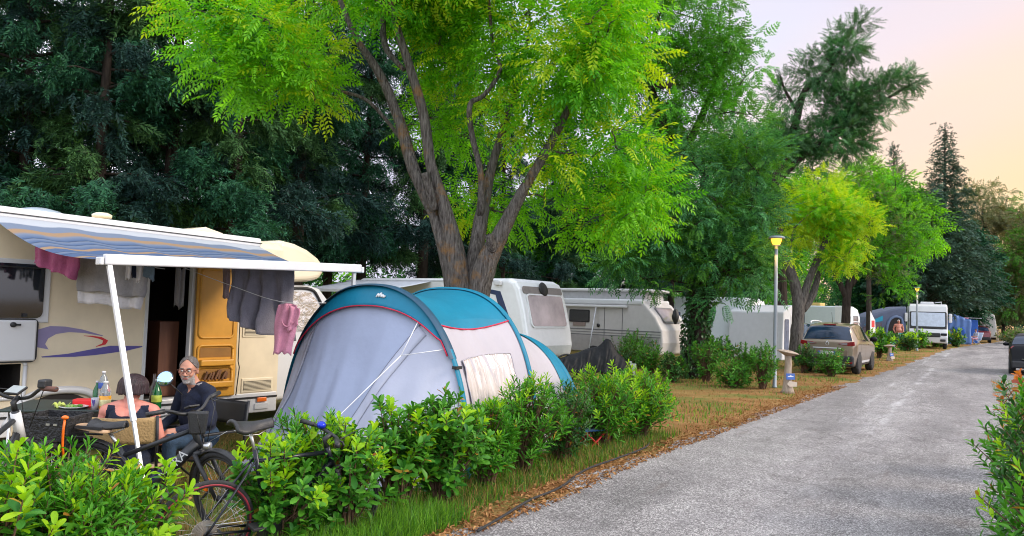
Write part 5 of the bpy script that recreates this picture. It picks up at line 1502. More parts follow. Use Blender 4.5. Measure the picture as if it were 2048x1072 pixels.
for sy in (-1, 1):
    b = MB(); b.ball(hf(.084, sy * .031, .014), .0125, .0125, .009, 10); e = b.build('eye', EYE_W, man)
    b = MB(); b.ball(hf(.0945, sy * .031, .014), .0052, n=8); b.build('iris', EYE_D, e)
    b = MB(); b.tube([hf(.088, sy * .052, .034), hf(.096, sy * .032, .040), hf(.094, sy * .014, .034)], .0045, 5); b.build('eyebrow', HAIR_G, man)
b = MB()
for sy in (-1, 1):
    b.tube([hf(.106 - .3 * abs(.034 * math.cos(a)) * .3, sy * .033 + .027 * math.cos(a), .010 + .021 * math.sin(a)) for a in [2 * math.pi * k / 18 for k in range(19)]], .0024, 5)
    b.tube([hf(.103, sy * .060, .018), hf(.06, sy * .082, .018), hf(-.01, sy * .086, .014)], .0024, 5)
b.tube([hf(.110, -.007, .014), hf(.110, .007, .014)], .0024, 5)
b.build('glasses', mat('dark_red_frame', (.08, .015, .012), .3), man)

# --- woman seen from behind
wo = empty('person', 'dark haired woman in a navy tank top seen from behind, on a beige camp chair', 'person', (-3.29, 6.80, -.11), R(100)); wo.scale = (.95, .95, .95)
pr = []
pr += [('e', V3((0, 0, .42)), (.17, .21, .14), 1), ('c', V3((.02, 0, .50)), V3((.03, 0, .74)), .145, .14, 0), ('e', V3((.03, 0, .80)), (.115, .19, .12), 0), ('e', V3((.03, 0, .62)), (.14, .19, .15), 0), ('e', V3((-.02, .075, .80)), (.09, .09, .11), 0), ('e', V3((-.02, -.075, .80)), (.09, .09, .11), 0)]
for s in (-1, 1):
    sh = V3((.03, s * .195, .865)); el = V3((.04, s * .275, .60)); wr = V3((.30, s * .19, .66))
    pr += [('c', V3((.02, s * .07, .915)), sh, .062, .070, 2), ('c', sh, el, .062, .046, 2), ('c', el, wr, .044, .030, 2)]
    hand(pr, wr, V3((.95, -s * .2, -.05)), V3((.1, -s, 0)), V3((0, 0, 1)), 2, .6)
    kn = V3((.42, s * .12, .47)); an = V3((.40, s * .12, .09))
    pr += [('c', V3((.02, s * .10, .43)), kn, .10, .068, 1), ('c', kn, an, .062, .042, 1), ('c', an, V3((.54, s * .13, .04)), .04, .03, 2)]
wc = V3((.07, -.01, 1.06)); WR = Matrix.Rotation(R(8), 3, 'Z')
pr += [('c', V3((.02, 0, .90)), V3((.05, 0, 1.02)), .062, .056, 2)]
hp, wf = head_prims(wc, WR, 2)
pr += hp
def zone_w(C, mi):
    m = mi.copy()
    tor = (C[:, 2] < .93) & (C[:, 2] > .36) & ((np.abs(C[:, 1]) < .21))
    y = np.abs(C[:, 1])
    neckline = np.where(C[:, 0] < .03, .835 + .11 * np.minimum(1.2, y / .118) ** 4, .74 + .18 * (y / .135) ** 3)
    top = tor & ((C[:, 2] < neckline) & (y < .205 - .03 * np.clip((C[:, 2] - .70) / .23, 0, 1)))
    top |= (m == 0) & (C[:, 2] < .70)
    m[m == 0] = 2
    m[top] = 0
    return m
body('body', pr, [NAVY, mat('dark_shorts', (.012, .015, .03), .9), SKIN_P], wo, .0075, zone_w, 5)
b = MB()
def wh(u, v):
    a = 2 * math.pi * u
    e = math.pi / 2 * .999 - v * 2.25
    back = .5 - .5 * math.cos(a)
    z = .108 * math.sin(e) if e > 0 else e * .105 * (.78 + .30 * back + .06 * math.sin(a * 9) + .04 * math.sin(a * 23))
    w = (math.cos(e) if e > 0 else 1.0 + .10 * min(1, -e) - .10 * max(0, -e - .5)) * (1 + .030 * math.sin(a * 11 + 1) * min(1, v * 1.5) + .018 * math.sin(a * 31) * v)
    x = .118 * math.cos(a) * w
    if math.cos(a) > .55 and e < .25: x = min(x, .075)
    return wc + WR @ (V3((-.02, 0, .040)) + V3((x, .128 * math.sin(a) * w, z)))
b.grid(wh, 80, 30, 0, True, None, True); b.build('hair', HAIR_B, wo, solid=.006)

# --- chairs and table
CANVAS = cloth('beige_canvas', (0.42, 0.28, 0.13)); FR_BK = mat('black_frame', (.015, .015, .017), .45)
def camp_chair(label, loc, rz, m, w=.52, hb=.80):
    c = empty('camp_chair', label, 'chair', loc, rz)
    b = MB(); b.grid(lambda u, v: (-.22 + .42 * u, -w/2 + w * v, .37 - .03 * math.sin(math.pi * v) - .02 * u), 8, 8); b.build('seat', m, c, solid=.008)
    b = MB(); b.grid(lambda u, v: (-.25 - .045 * math.sin(math.pi * v) - .03 * u, -w/2 + w * v, hb - .22 + .22 * u - .012 * math.sin(math.pi * v)), 6, 12); b.build('backrest', m, c, solid=.01)
    for s in (-1, 1):
        b = MB(); b.tube([(-.24, s * w/2, .30), (-.26, s * w/2, hb - .2), (-.285, s * w/2, hb + .01)], .013, 8); b.build('back_post', FR_BK, c)
        b = MB(); b.bar((-.26, s * (w/2 + .01), .58), (.22, s * (w/2 + .01), .58), .045, .022); b.build('armrest', FR_BK, c, bevel=.006)
        for x0, x1 in ((-.24, .2), (.2, -.24)):
            b = MB(); b.tube([(x0, s * w/2, 0), (x1, s * w/2, .37)], .011, 7); b.build('leg', FR_BK, c)
        b = MB(); b.tube([(.2, s * w/2, .37), (.2, s * w/2, .58)], .011, 7); b.build('arm_post', FR_BK, c)
    return c
camp_chair('beige canvas camp chair under the woman in the tank top', (-3.26, 6.80, -.09), R(100), CANVAS, .56, .80)
camp_chair('black framed camp chair with beige sides under the bearded man', (-2.88, 7.37, -.09), R(-122), FR_BK, .62, .84)
tb = empty('camping_table', 'dark green folding camping table with food and bottles', 'table', (-3.95, 7.25, -.09), R(12))
TOPZ = .79
b = MB(); b.box(-.55, .62, -.38, .38, TOPZ - .025, TOPZ); b.build('tabletop', mat('dark_green_tabletop', (.02, .035, .03), .4), tb, bevel=.008)
for x in (-.48, .55):
    for y in (-.32, .32):
        b = MB(); b.tube([(x, y, 0), (x, y * .95, TOPZ - .02)], .014, 8); b.build('leg', STEEL, tb)
TZ = TOPZ - .09
def at_table(u, v, y=7.1):
    p = P(u, v, y); return V3((p.x, p.y, TZ))
CLEAR = mat('clear_plastic', (.80, .84, .86), .08, var=.03, trans=.75, spec=.5)
bo = empty('water_bottle', 'clear water bottle with blue label standing on the table', 'bottle', at_table(204, 818, 7.3))
b = MB(); b.lathe([(.040, 0), (.043, .01), (.043, .19), (.040, .21), (.028, .255), (.014, .275), (.014, .295), (.001, .296)], 20); b.build('bottle_body', CLEAR, bo)
b = MB(); b.lathe([(.0438, .15), (.0444, .155), (.0444, .20), (.0425, .205)], 20); b.build('bottle_label', mat('blue_label', (.03, .08, .35), .4), bo)
b = MB(); b.lathe([(.016, .29), (.017, .31), (.001, .311)], 14); b.build('cap', WHITE, bo)
bo = empty('green_bottle', 'short green bottle beside the juice bottle on the table', 'bottle', at_table(192, 818, 7.32))
b = MB(); b.lathe([(.034, 0), (.036, .01), (.036, .11), (.026, .15), (.013, .18), (.013, .205), (.001, .206)], 18); b.build('bottle_body', mat('green_glass', (.03, .25, .09), .1, trans=.5), bo)
b = MB(); b.lathe([(.015, .2), (.015, .215), (.001, .216)], 12); b.build('cap', WHITE, bo)
bo = empty('juice_bottle', 'juice bottle half full of orange juice on the table', 'bottle', at_table(209, 820, 7.0))
b = MB(); b.lathe([(.040, .115), (.046, .125), (.046, .15), (.040, .18), (.024, .215), (.020, .235), (.001, .236)], 20); b.build('bottle_body', CLEAR, bo)
b = MB(); b.lathe([(.046, 0), (.049, .008), (.049, .12), (.001, .122)], 20); b.build('orange_juice', mat('orange_juice', (.80, .36, .02), .2), bo)
b = MB(); b.lathe([(.0495, .03), (.0502, .032), (.0502, .085), (.0495, .088)], 20); b.build('bottle_label', mat('pale_label', (.75, .68, .35), .5, var=.3, scale=25), bo)
b = MB(); b.lathe([(.021, .23), (.021, .25), (.001, .251)], 14); b.build('cap', WHITE, bo)
bo = empty('cup', 'frosted cup with a purple print left of the juice bottle', 'cup', at_table(189, 822, 6.95))
b = MB(); b.lathe([(.026, 0), (.034, .105), (.030, .105), (.022, .006), (.001, .006)], 20); b.build('cup_body', mat('frosted_plastic', (.62, .62, .70), .3, trans=.3), bo)
b = MB(); b.prism([(-.014, .015), (-.016, .035), (0, .026), (.016, .035), (.014, .012), (0, -.03)], .002, 0, frame_m((.004, -.0335, .06), (1, 0, 0), (0, -.08, 1), (0, -1, -.08))); b.build('print', PURPLE, bo)
bo = empty('plate', 'white plate with salad near the left edge of the table', 'plate', at_table(147, 823, 7.0))
b = MB(); b.lathe([(.07, 0), (.12, .018), (.115, .020), (.06, .006), (.001, .006)], 26); b.build('plate_body', WHITE, bo)
b = MB()
rg = random.Random(4)
for k in range(9): b.ball((rg.uniform(-.05, .05), rg.uniform(-.05, .05), .02), rg.uniform(.012, .024), rg.uniform(.012, .02), .014, 8)
b.build('salad', leafmat('salad_leaf', (.10, .28, .04), (.35, .5, .15), .2), bo)
bo = empty('food_box', 'red plastic box lying open on the table', 'box', at_table(168, 820, 7.2), R(10))
b = MB(); b.box(-.085, .085, -.06, .06, 0, .06); b.build('box_body', RED, bo, bevel=.008)
b = MB(); b.box(-.09, .09, -.145, -.065, .0, .015); b.build('box_lid', RED, bo, bevel=.005)
bo = empty('napkin', 'crumpled yellow green napkin on the corner of the table', 'napkin', at_table(120, 822, 7.0))
b = MB(); b.grid(lambda u, v: (-.05 + .1 * u + .02 * math.sin(v * 7), -.05 + .1 * v, .02 + .02 * math.sin(u * 9 + v * 5) + .015 * math.sin(v * 13)), 12, 12); b.build('napkin_cloth', cloth('lime_paper', (.45, .52, .12)), bo, solid=.003)
GG = mat('dark_green_glass', (.01, .13, .03), .08, trans=.3)
bo = empty('green_bottle', 'large green bottle with white cap between the woman and the man', 'bottle', at_table(312, 818, 7.15))
b = MB(); b.lathe([(.040, 0), (.043, .01), (.043, .14), (.034, .17), (.016, .215), (.015, .25), (.001, .251)], 20); b.build('bottle_body', GG, bo)
b = MB(); b.lathe([(.0435, .06), (.0442, .062), (.0442, .12), (.0435, .122)], 20); b.build('bottle_label', mat('lime_label', (.35, .42, .05), .5, var=.3, scale=30), bo)
b = MB(); b.lathe([(.017, .245), (.017, .265), (.001, .266)], 12); b.build('cap', WHITE, bo)
b = MB(); M = rotm(0, R(90), R(20), (-3.35, 7.2, TZ + .03)); 
sa = empty('wine_bottle', 'slim dark bottle behind the large green bottle', 'bottle', at_table(306, 812, 7.3)); b = MB(); b.lathe([(.034, 0), (.036, .01), (.036, .17), (.015, .22), (.013, .30), (.001, .301)], 18); b.build('bottle_body', mat('brown_glass', (.03, .015, .01), .1), sa)

# ------------------------------------------------------------------ bicycles
GREYM = mat('anthracite_frame', (0.035, 0.037, 0.042), .38, .4, var=.1)
def spin(c, r, z=0): return V3((c[0] + r * math.cos(z), c[1], c[2] + r * math.sin(z)))
def bike_wheel(parent, name, r, tw, rimm, steer=None, n_sp=28, disc=False, cassette=False, tyre_m=None, stripe=None):
    Mx = Matrix.Rotation(R(90), 4, 'X')
    b = MB(); b.torus(r - tw / 2, tw / 2, 56, 10, 0, Mx, 1.0); t = b.build(name, tyre_m or RUBBER, parent)
    b = MB(); b.torus(r - tw - .007, .010, 56, 8, 0, Mx, 1.1); b.build('rim', rimm, t)
    if stripe:
        b = MB(); b.torus(r - tw * .92, .0075, 56, 6, 0, Matrix.Translation((0, -.010, 0)) @ Mx, .6); b.build('rim_stripe', stripe, t)
    b = MB()
    for k in range(n_sp):
        a = 2 * math.pi * k / n_sp; a2 = a + (.55 if k % 2 else -.55); sy = .03 if k % 4 < 2 else -.03
        b.tube([(.025 * math.cos(a2), sy, .025 * math.sin(a2)), ((r - tw - .01) * math.cos(a), 0, (r - tw - .01) * math.sin(a))], .0014, 4, 0, False)
    b.build('spokes', STEEL, t)
    b = MB(); b.lathe([(.012, -.055), (.018, -.04), (.03, -.034), (.018, -.028), (.018, .028), (.03, .034), (.018, .04), (.012, .055)], 14, 0, Mx); b.build('hub', BLACKP, t)
    if disc:
        b = MB(); M = Matrix.Translation((0, .045, 0)) @ Mx; b.torus(.075, .010, 30, 4, 0, M, .12)
        for k in range(6):
            a = k * math.pi / 3; b.tube([(.02 * math.cos(a), .045, .02 * math.sin(a)), (.072 * math.cos(a + .4), .045, .072 * math.sin(a + .4))], .004, 4)
        b.build('brake_disc', STEEL, t)
    if cassette:
        b = MB()
        for k in range(7):
            rr = .026 + .009 * k; y = -.020 - .0045 * (6 - k)
            pts = []
            for q in range(48):
                a = 2 * math.pi * q / 48; pts.append(((rr + (.004 if q % 2 else 0)) * math.cos(a), (rr + (.004 if q % 2 else 0)) * math.sin(a)))
            b.prism(pts, .002, 0, Matrix.Translation((0, y, 0)) @ Mx)
        b.build('cassette', STEEL, t)
    return t
def tube_part(nm, pts, r, m, parent, n=8, flat=1.0):
    b = MB(); b.tube(pts, r, n, 0, True, flat=flat); return b.build(nm, m, parent)
def saddle_part(parent, c, m=BLACKP):
    b = MB()
    def f(u, v):
        x = -.13 + .27 * v; w = .075 * (1 - smooth(.2, .75, v) * .76); k = 2 * u - 1
        return c + V3((x, k * w, .018 - .035 * abs(k) ** 2.2 + .014 * (v < .15) * (1 - v / .15) - .012 * math.sin(v * math.pi) + .008 * v))
    b.grid(f, 12, 18); s = b.build('saddle', m, parent, solid=.022, offset=-1)
    b = MB()
    for y in (-.022, .022): b.tube([c + V3((-.10, y, -.025)), c + V3((-.04, y, -.05)), c + V3((.05, y, -.05)), c + V3((.12, y * .5, -.015))], .0035, 5)
    b.build('saddle_rail', STEEL, s)
def bike(label, loc, rz, lean, r=.35, wb=1.10, steer=0.0, fm=GREYM, tw=.045, rimm=BLACKP, style='trekking', bar_w=.62, bar_rise=.05, grip=BLACKP, stripe=None, cass=True, head=(0.84, .86, .70), seat=(.16, .98), tubes=.022, fender=True, bright=None):
    o = empty('bicycle', label, 'bicycle', loc, 0)
    o.rotation_euler = Matrix.Rotation(rz, 3, 'Z').to_4x4().to_euler() if not lean else (Matrix.Rotation(rz, 3, 'Z') @ Matrix.Rotation(lean, 3, 'X')).to_euler()
    rh = V3((0, 0, r)); bb = V3((.44, 0, r - .05))
    ht, hb = V3((head[0], 0, head[1])), V3((head[0] + .07, 0, head[2]))
    st = V3((seat[0] + .06, 0, seat[1] - .2)); sc = V3((seat[0], 0, seat[1]))
    w = bike_wheel(o, 'rear_wheel', r, tw, rimm, cassette=cass, stripe=stripe); w.location = rh
    fr = MB()
    fr.tube([hb + (ht - hb) * 1.05, hb - (ht - hb) * .02], tubes * 1.15, 10)
    fr.tube([ht.lerp(hb, .25), st + V3((.01, 0, -.04))], tubes * .85, 10)
    fr.tube([ht.lerp(hb, .75), bb], tubes * (1.9 if style == 'ebike' else 1.1), 10, flat=1.0)
    fr.tube([sc.lerp(bb, .22), bb], tubes * .9, 10)
    for s in (-1, 1):
        fr.tube([bb + V3((0, s * .03, 0)), rh + V3((.04, s * .055, 0)), rh + V3((0, s * .06, 0))], tubes * .5, 8)
        fr.tube([st + V3((0, s * .02, -.02)), rh + V3((.02, s * .058, .03)), rh + V3((0, s * .06, 0))], tubes * .42, 8)
    fr.build('frame', fm, o)
    tube_part('seat_post', [sc + V3((0, 0, -.04)), sc.lerp(bb, .3)], tubes * .62, STEEL, o)
    saddle_part(o, sc)
    b = MB(); Mx = Matrix.Rotation(R(90), 4, 'X')
    b.lathe([(.02, -.01), (.095, -.008), (.098, 0), (.095, .004), (.02, .006)], 32, 0, Matrix.Translation(bb + V3((0, -.055, 0))) @ Mx); cr = b.build('chainring', BLACKP, o)
    for s, a in ((-1, 2.6), (1, 2.6 + math.pi)):
        p0 = bb + V3((0, s * .075, 0)); p1 = p0 + V3((.17 * math.cos(a), s * .01, .17 * math.sin(a)))
        tube_part('crank', [p0, p1], .011, BLACKP, o)
        b = MB(); b.box(p1.x - .045, p1.x + .045, min(p1.y, p1.y + s * .09), max(p1.y, p1.y + s * .09), p1.z - .01, p1.z + .01); b.build('pedal', BLACKP, o, bevel=.004)
    b = MB(); b.tube([bb + V3((0, -.055, .092)), rh + V3((0, -.035, .05))], .004, 4); b.tube([bb + V3((0, -.055, -.092)), rh + V3((.03, -.035, -.11)), rh + V3((.01, -.035, -.05))], .004, 4); b.build('chain', STEEL, o)
    b = MB(); b.bar(rh + V3((.01, -.045, -.03)), rh + V3((.03, -.045, -.13)), .02, .03); b.lathe([(.004, -.006), (.022, -.005), (.022, .005), (.004, .006)], 12, 0, Matrix.Translation(rh + V3((.03, -.04, -.12))) @ Mx); b.build('derailleur', BLACKP, o)
    # steering assembly turns about the head tube
    F = empty('fork', None, None); F.parent = o
    del_keys = [k for k in ('label', 'category') if k in F]
    axis = (ht - hb).normalized()
    fh = V3((wb, 0, r))
    Ms = Matrix.Translation(hb) @ Matrix.Rotation(steer, 4, axis) @ Matrix.Translation(-hb)
    bpy.data.objects.remove(F)
    def sm(p): return Ms @ V3(p)
    b = MB()
    cw = hb + V3((.012, 0, -.03))
    for s in (-1, 1):
        b.tube([sm(cw + V3((0, s * .058, 0))), sm(fh.lerp(cw, .45) + V3((0, s * .06, 0))), sm(fh + V3((0, s * .06, 0)))], [.018, .016, .013], 8)
    b.tube([sm(cw + V3((0, -.06, 0))), sm(cw + V3((0, .06, 0)))], .02, 8); b.tube([sm(cw), sm(hb)], .018, 8)
    b.build('fork', bright or BLACKP, o)
    w = bike_wheel(o, 'front_wheel', r, tw, rimm, disc=True); w.location = sm(fh); w.rotation_euler = (Ms.to_3x3()).to_euler()
    if fender:
        b = MB()
        def fe(u, v):
            a = R(-10 + 185 * u); q = (2 * v - 1)
            return sm(fh + V3((math.cos(a) * (r + .022 - .014 * q * q), q * .03, math.sin(a) * (r + .022 - .014 * q * q))))
        b.grid(fe, 40, 6); b.build('mudguard', BLACKP, o, solid=.003)
        b = MB()
        def fe2(u, v):
            a = R(20 + 180 * u); q = (2 * v - 1)
            return rh + V3((math.cos(a) * (r + .022 - .014 * q * q), q * .03, math.sin(a) * (r + .022 - .014 * q * q)))
        b.grid(fe2, 40, 6); b.build('mudguard', BLACKP, o, solid=.003)
    stem = ht + axis * .07
    bc = stem + V3((.05, 0, .03))
    b = MB(); b.tube([sm(ht), sm(stem), sm(bc)], .019, 8); b.build('stem', BLACKP, o)
    hbm = MB(); pts = [bc + V3((-.10, -bar_w / 2, bar_rise)), bc + V3((-.05, -bar_w * .3, bar_rise)), bc + V3((0, -.07, 0)), bc + V3((0, .07, 0)), bc + V3((-.05, bar_w * .3, bar_rise)), bc + V3((-.10, bar_w / 2, bar_rise))]
    hbm.tube([sm(p) for p in cat_curve(pts, 5)], .0125, 8); H = hbm.build('handlebar', BLACKP, o)
    for s in (0, -1):
        a, c_ = pts[s], pts[1] if s == 0 else pts[-2]
        q = a.lerp(c_, .95)
        tube_part('grip', [sm(a), sm(a.lerp(q, .5)), sm(q)], [.019, .0175, .018], grip, H)
        d = V3((.05, 0, -.02)); e = q.lerp(c_, .6)
        tube_part('brake_lever', [sm(e), sm(e + d), sm(a.lerp(q, .45) + d * 1.1)], .006, BLACKP, H)
        tube_part('brake_cable', [sm(e + V3((.02, 0, 0))), sm(bc + V3((.15, (a.y) * .25, .03))), sm(hb + V3((.07, a.y * .05, .05)))], .0035, BLACKP, H)
    return o, sm, dict(rh=rh, bb=bb, ht=ht, hb=hb, bc=bc, pts=pts, fh=fh, sc=sc, H=H)

# e-bike in front of the table
p1 = P(160, 1000, 5.95)
B1, sm, q = bike('grey electric bicycle with round mirror, rear basket and lettered frame', (-3.16, 5.98, -.095), R(-6), R(1), r=.35, wb=1.10, steer=R(-28), style='ebike', fm=GREYM, head=(.80, .87, .69), seat=(.14, .82))
M = frame_m(q['ht'].lerp(q['hb'], .75).lerp(q['bb'], .40) + V3((0, -.0435, .002)), (q['ht'].lerp(q['hb'], .75) - q['bb']).normalized(), (V3((0, -1, 0)).cross((q['ht'].lerp(q['hb'], .75) - q['bb']).normalized())), (0, -1, 0))
text_mesh('MURA', .10, WHITE_G, B1, M, 'frame_lettering', .001)
b = MB(); a_, c_ = q['ht'].lerp(q['hb'], .75), q['bb']; dn = V3((.02, 0, -.055))
b.bar(a_.lerp(c_, .42) + dn * -.6, a_.lerp(c_, .92) + dn * -.6, .05, .06); b.build('battery', mat('dark_blue_battery', (.01, .015, .06), .35), B1, bevel=.012)
b = MB(); b.lathe([(.01, -.06), (.075, -.055), (.075, .055), (.01, .06)], 20, 0, Matrix.Translation(q['bb'] + V3((.02, 0, 0))) @ Matrix.Rotation(R(90), 4, 'X')); b.build('motor', BLACKP, B1)
hl = sm(q['hb'] + V3((.09, 0, .03)))
b = MB(); b.lathe([(.008, -.03), (.026, -.02), (.032, .02), (.028, .026), (.001, .027)], 14, 0, Matrix.Translation(hl) @ Matrix.Rotation(R(90), 4, 'Y')); h = b.build('headlight', STEEL, B1)
b = MB(); b.tube([sm(q['hb']), hl], .006, 5); b.build('lamp_bracket', BLACKP, h)
b = MB(); b.tube([hl + V3((.01, 0, .03)), hl + V3((.16, -.02, .12))], .002, 4); b.build('reflector_wire', STEEL, h)
# front pannier bag/display hood on the bar
bc = q['bc']
b = MB(); b.prism([(-.075, .03), (.075, .03), (.055, -.14), (-.055, -.14)], .06, 0, Matrix.Translation(sm(bc + V3((.06, 0, -.02)))) @ Matrix.Rotation(R(20), 4, 'Z') @ Matrix.Rotation(R(90), 4, 'X')); b.build('handlebar_bag', BLACKP, B1, bevel=.015)
b = MB(); b.box(-.035, .035, -.045, .045, -.006, .008); dsp = b.build('display', BLACKP, B1, bevel=.004); dsp.location = sm(bc + V3((-.01, 0, .035))); dsp.rotation_euler = (0, R(-20), R(-24))
b = MB(); g0 = sm(q['pts'][0].lerp(q['pts'][1], .8))
mp = mh_world = None
B1m = (Matrix.Translation(B1.location) @ B1.rotation_euler.to_matrix().to_4x4()).inverted()
mc = B1m @ P(330, 757, 5.72); g1 = B1m @ P(365, 789, 5.82)
b.tube([g1, mc + V3((.02, .02, -.03))], .004, 6); st_ = b.build('mirror_stalk', BLACKP, B1)
Mm = Matrix.Translation(mc) @ Matrix.Rotation(R(6), 4, 'Z') @ Matrix.Rotation(R(60), 4, 'X')
b = MB(); b.lathe([(.058, -.012), (.062, 0), (.056, .004), (.05, .0)], 26, 0, Mm); mr = b.build('mirror', BLACKP, B1)
b = MB(); b.lathe([(.054, .004), (.054, .006), (.001, .006)], 26, 0, Mm); b.build('mirror_glass', mat('mirror_glass', (.42, .66, .95), .05, 1.0, var=.02), mr)
b = MB(); rp = sm(q['fh'] + V3((-.17, -.01, .07))); b.box(-.022, .022, -.012, .012, -.05, .05); rf = b.build('spoke_reflector', ORANGE, B1, bevel=.008); rf.location = rp; rf.rotation_euler = (0, R(15), R(-24))
# rear rack and basket
b = MB()
for s in (-1, 1):
    b.tube([(.05, s * .06, .74), (-.42, s * .07, .74)], .008, 6); b.tube([(-.02, s * .065, .36), (-.12, s * .07, .74)], .006, 6); b.tube([(-.02, s * .065, .36), (-.34, s * .07, .74)], .006, 6)
b.tube([(-.42, -.07, .74), (-.42, .07, .74)], .008, 6)
rk = b.build('rear_rack', BLACKP, B1)
b = MB(); pp = rrect(.30, .15, .07); b.prism([(x * .9 - .02, y) for x, y in pp], .022, 0, Matrix.Translation((.06, -.03, .80)) @ Matrix.Rotation(R(8), 4, 'Y')); b.build('wooden_board', mat('pale_wood', (.55, .36, .22), .5, var=.2, scale=4, stretch=(1, 8, 8)), rk, bevel=.006)
b = MB(); b.bar((-.06, -.10, .82), (.15, -.10, .815), .03, .02); b.build('rack_clip', BLACKP, rk)
# wire basket
bk = MB(); 
z0, z1 = .64, .885
c0 = [(-.47, -.15), (-.10, -.15), (-.10, .15), (-.47, .15)]
for i in range(4):
    (xa, ya), (xb, yb) = c0[i], c0[(i + 1) % 4]
    bk.bar((xa, ya, z1), (xb, yb, z1), .014, .014)
    ka = .86; cx0, cy0 = -.285, 0
    f = lambda x, y: (cx0 + (x - cx0) * ka, cy0 + (y - cy0) * ka)
    bk.add([(*f(xa, ya), z0), (*f(xb, yb), z0), (xb, yb, z1), (xa, ya, z1)], [(0, 1, 2, 3)])
x0, y0 = -.285 - .185 * .86, -.15 * .86
bk.add([(x0, y0, z0), (-.285 + .185 * .86, y0, z0), (-.285 + .185 * .86, -y0, z0), (x0, -y0, z0)], [(0, 1, 2, 3)])
MESHM = mat('black_wire_mesh', (.03, .03, .033), .5, .3, var=.6, scale=30, bump=.9, bscale=50)
bsk = bk.build('basket', MESHM, B1, solid=.006)
b = MB(); b.tube([(-.11, -.155, .89), (-.115, -.162, .80), (-.12, -.155, .68), (-.11, -.15, .60)], .009, 6); b.ball((-.11, -.155, .895), .028, .02, .016, 10); b.build('bungee_cord', ORANGE, bsk)
b = MB(); b.box(-.20, -.17, -.158, -.150, .83, .845); b.box(-.26, -.23, -.158, -.150, .83, .845); b.build('basket_buckle', STEEL, bsk)

# dark bicycle whose rear wheel shows between the shrubs
B2, sm, q = bike('dark road bicycle with red striped rear wheel leaning behind the hedge', (-1.93, 4.98, -.07), R(44), R(12), r=.335, wb=.98, steer=0, fm=mat('blue_black_frame', (.012, .014, .022), .3, .3), tw=.03, rimm=BLACKP, style='road', stripe=mat('dull_red', (.30, .03, .05), .5), head=(.80, .80, .66), seat=(.22, 1.00), tubes=.018, fender=False, bar_w=.50, bar_rise=.02)
b = MB(); p = sm(q['bc'] + V3((-.02, .11, .03))); b.ball(p, .032, .032, .026, 14); b.build('bell', mat('blue_bell', (.01, .03, .55), .25, .3), B2)
# white bicycle at the left edge
B0, sm, q = bike('white city bicycle with brown grip and handlebar display at the left edge', (-3.50, 4.62, -.08), R(82), R(2), r=.35, wb=1.12, steer=R(8), fm=GREYM, head=(.74, .98, .80), seat=(.12, .86), grip=mat('brown_grip', (.12, .05, .035), .7), bar_w=.64, bar_rise=.07)
b = MB(); b.tube([q['ht'].lerp(q['hb'], .02), q['ht'].lerp(q['hb'], 1.05)], .034, 12); b.build('head_tube', WHITE, B0)
b = MB(); b.box(-.05, .05, -.055, .055, -.008, .010); dsp = b.build('display', BLACKP, B0, bevel=.006); dsp.location = sm(q['bc'] + V3((-.03, 0, .05))); dsp.rotation_euler = (0, R(-25), 0)
b = MB(); b.box(-.044, .044, -.048, .048, .0104, .0115); b.build('display_screen', mat('grey_screen', (.25, .28, .27), .15), dsp)
b = MB(); p = sm(q['pts'][0].lerp(q['pts'][1], .9)); b.box(p.x - .03, p.x + .05, p.y - .03, p.y + .03, p.z + .0, p.z + .06); b.build('shifter', BLACKP, B0, bevel=.012)

# bicycle under a black cover
cv = G(1182, 762)
CB = empty('covered_bicycle', 'bicycle under a crumpled black tarpaulin beside the tent', 'bicycle', cv, R(6))
from mathutils import noise as mnoise
def cover(u, v):
    x = -.95 + 1.9 * u
    top = .60 + .34 * math.exp(-((x - .42) / .20) ** 2) + .22 * math.exp(-((x - .05) / .45) ** 2) - .25 * max(0, -x - .55) - .5 * max(0, x - .75) + .025 * mnoise.noise((x * 4, 1, 2))
    k = 2 * v - 1
    s = abs(k)
    lowz = .22 + .10 * mnoise.noise((x * 4, k, 5))
    z = top - (top - lowz) * s ** 1.15
    y = math.copysign(.05 + .28 * s ** .8, k) if k else 0
    f = (mnoise.noise((x * 7 + s * 1.5, 3 + k, 7)) * .10 + mnoise.noise((x * 16 + s * 3, k, 1)) * .045) * (.25 + s)
    return (x + f * .6, y + math.copysign(f, k or 1), z + .02 * mnoise.noise((x * 11, s * 4, 3)))
b = MB(); b.grid(cover, 90, 36); b.build('tarpaulin', mat('black_tarpaulin', (.006, .007, .009), .6, spec=.25, var=.3, scale=5, bump=.5, bscale=12), CB, solid=.006)
for x in (-.62, .55):
    b = MB(); b.torus(.31, .022, 36, 8, 0, rotm(R(90), 0, 0, (x, 0, .33))); w = b.build('wheel', RUBBER, CB)
    b = MB()
    for k in range(16):
        a = k * math.pi / 8; b.tube([(x, 0, .33), (x + .3 * math.cos(a), 0, .33 + .3 * math.sin(a))], .0025, 3, 0, False)
    b.build('spokes', STEEL, w)
# ------------------------------------------------------------------ caravans
LENS_R = mat('red_lens', (.20, .008, .012), .15, var=.2, coat=.3)
SILVER = mat('silver_panel', (.80, .81, .82), .3, .1, var=.04, coat=.2)
CARW = mat('off_white_panel', (.80, .81, .82), .4, var=.04, coat=.1)
PALEB = mat('pale_ribbed_panel', (.66, .72, .76), .45, var=.04)
GREYST = mat('grey_stripe', (.16, .16, .17), .4)
NAVYD = mat('navy_decal', (.012, .03, .10), .3)
PINKREF = mat('pink_reflection_pane', (.40, .34, .33), .05, .35, var=.35, scale=1.3, spec=.9)  # pinkish reflection is painted into the pane colour
FR90 = lambda o: frame_m(o, (1, 0, 0), (0, 0, 1), (0, -1, 0))        # profile in x-z, extruded along y
def end_frame(x, y, z):                # polygon drawn in y-z on an end face looking along -x (outward)
    return frame_m((x, y, z), (0, 1, 0), (0, 0, 1), (1, 0, 0))
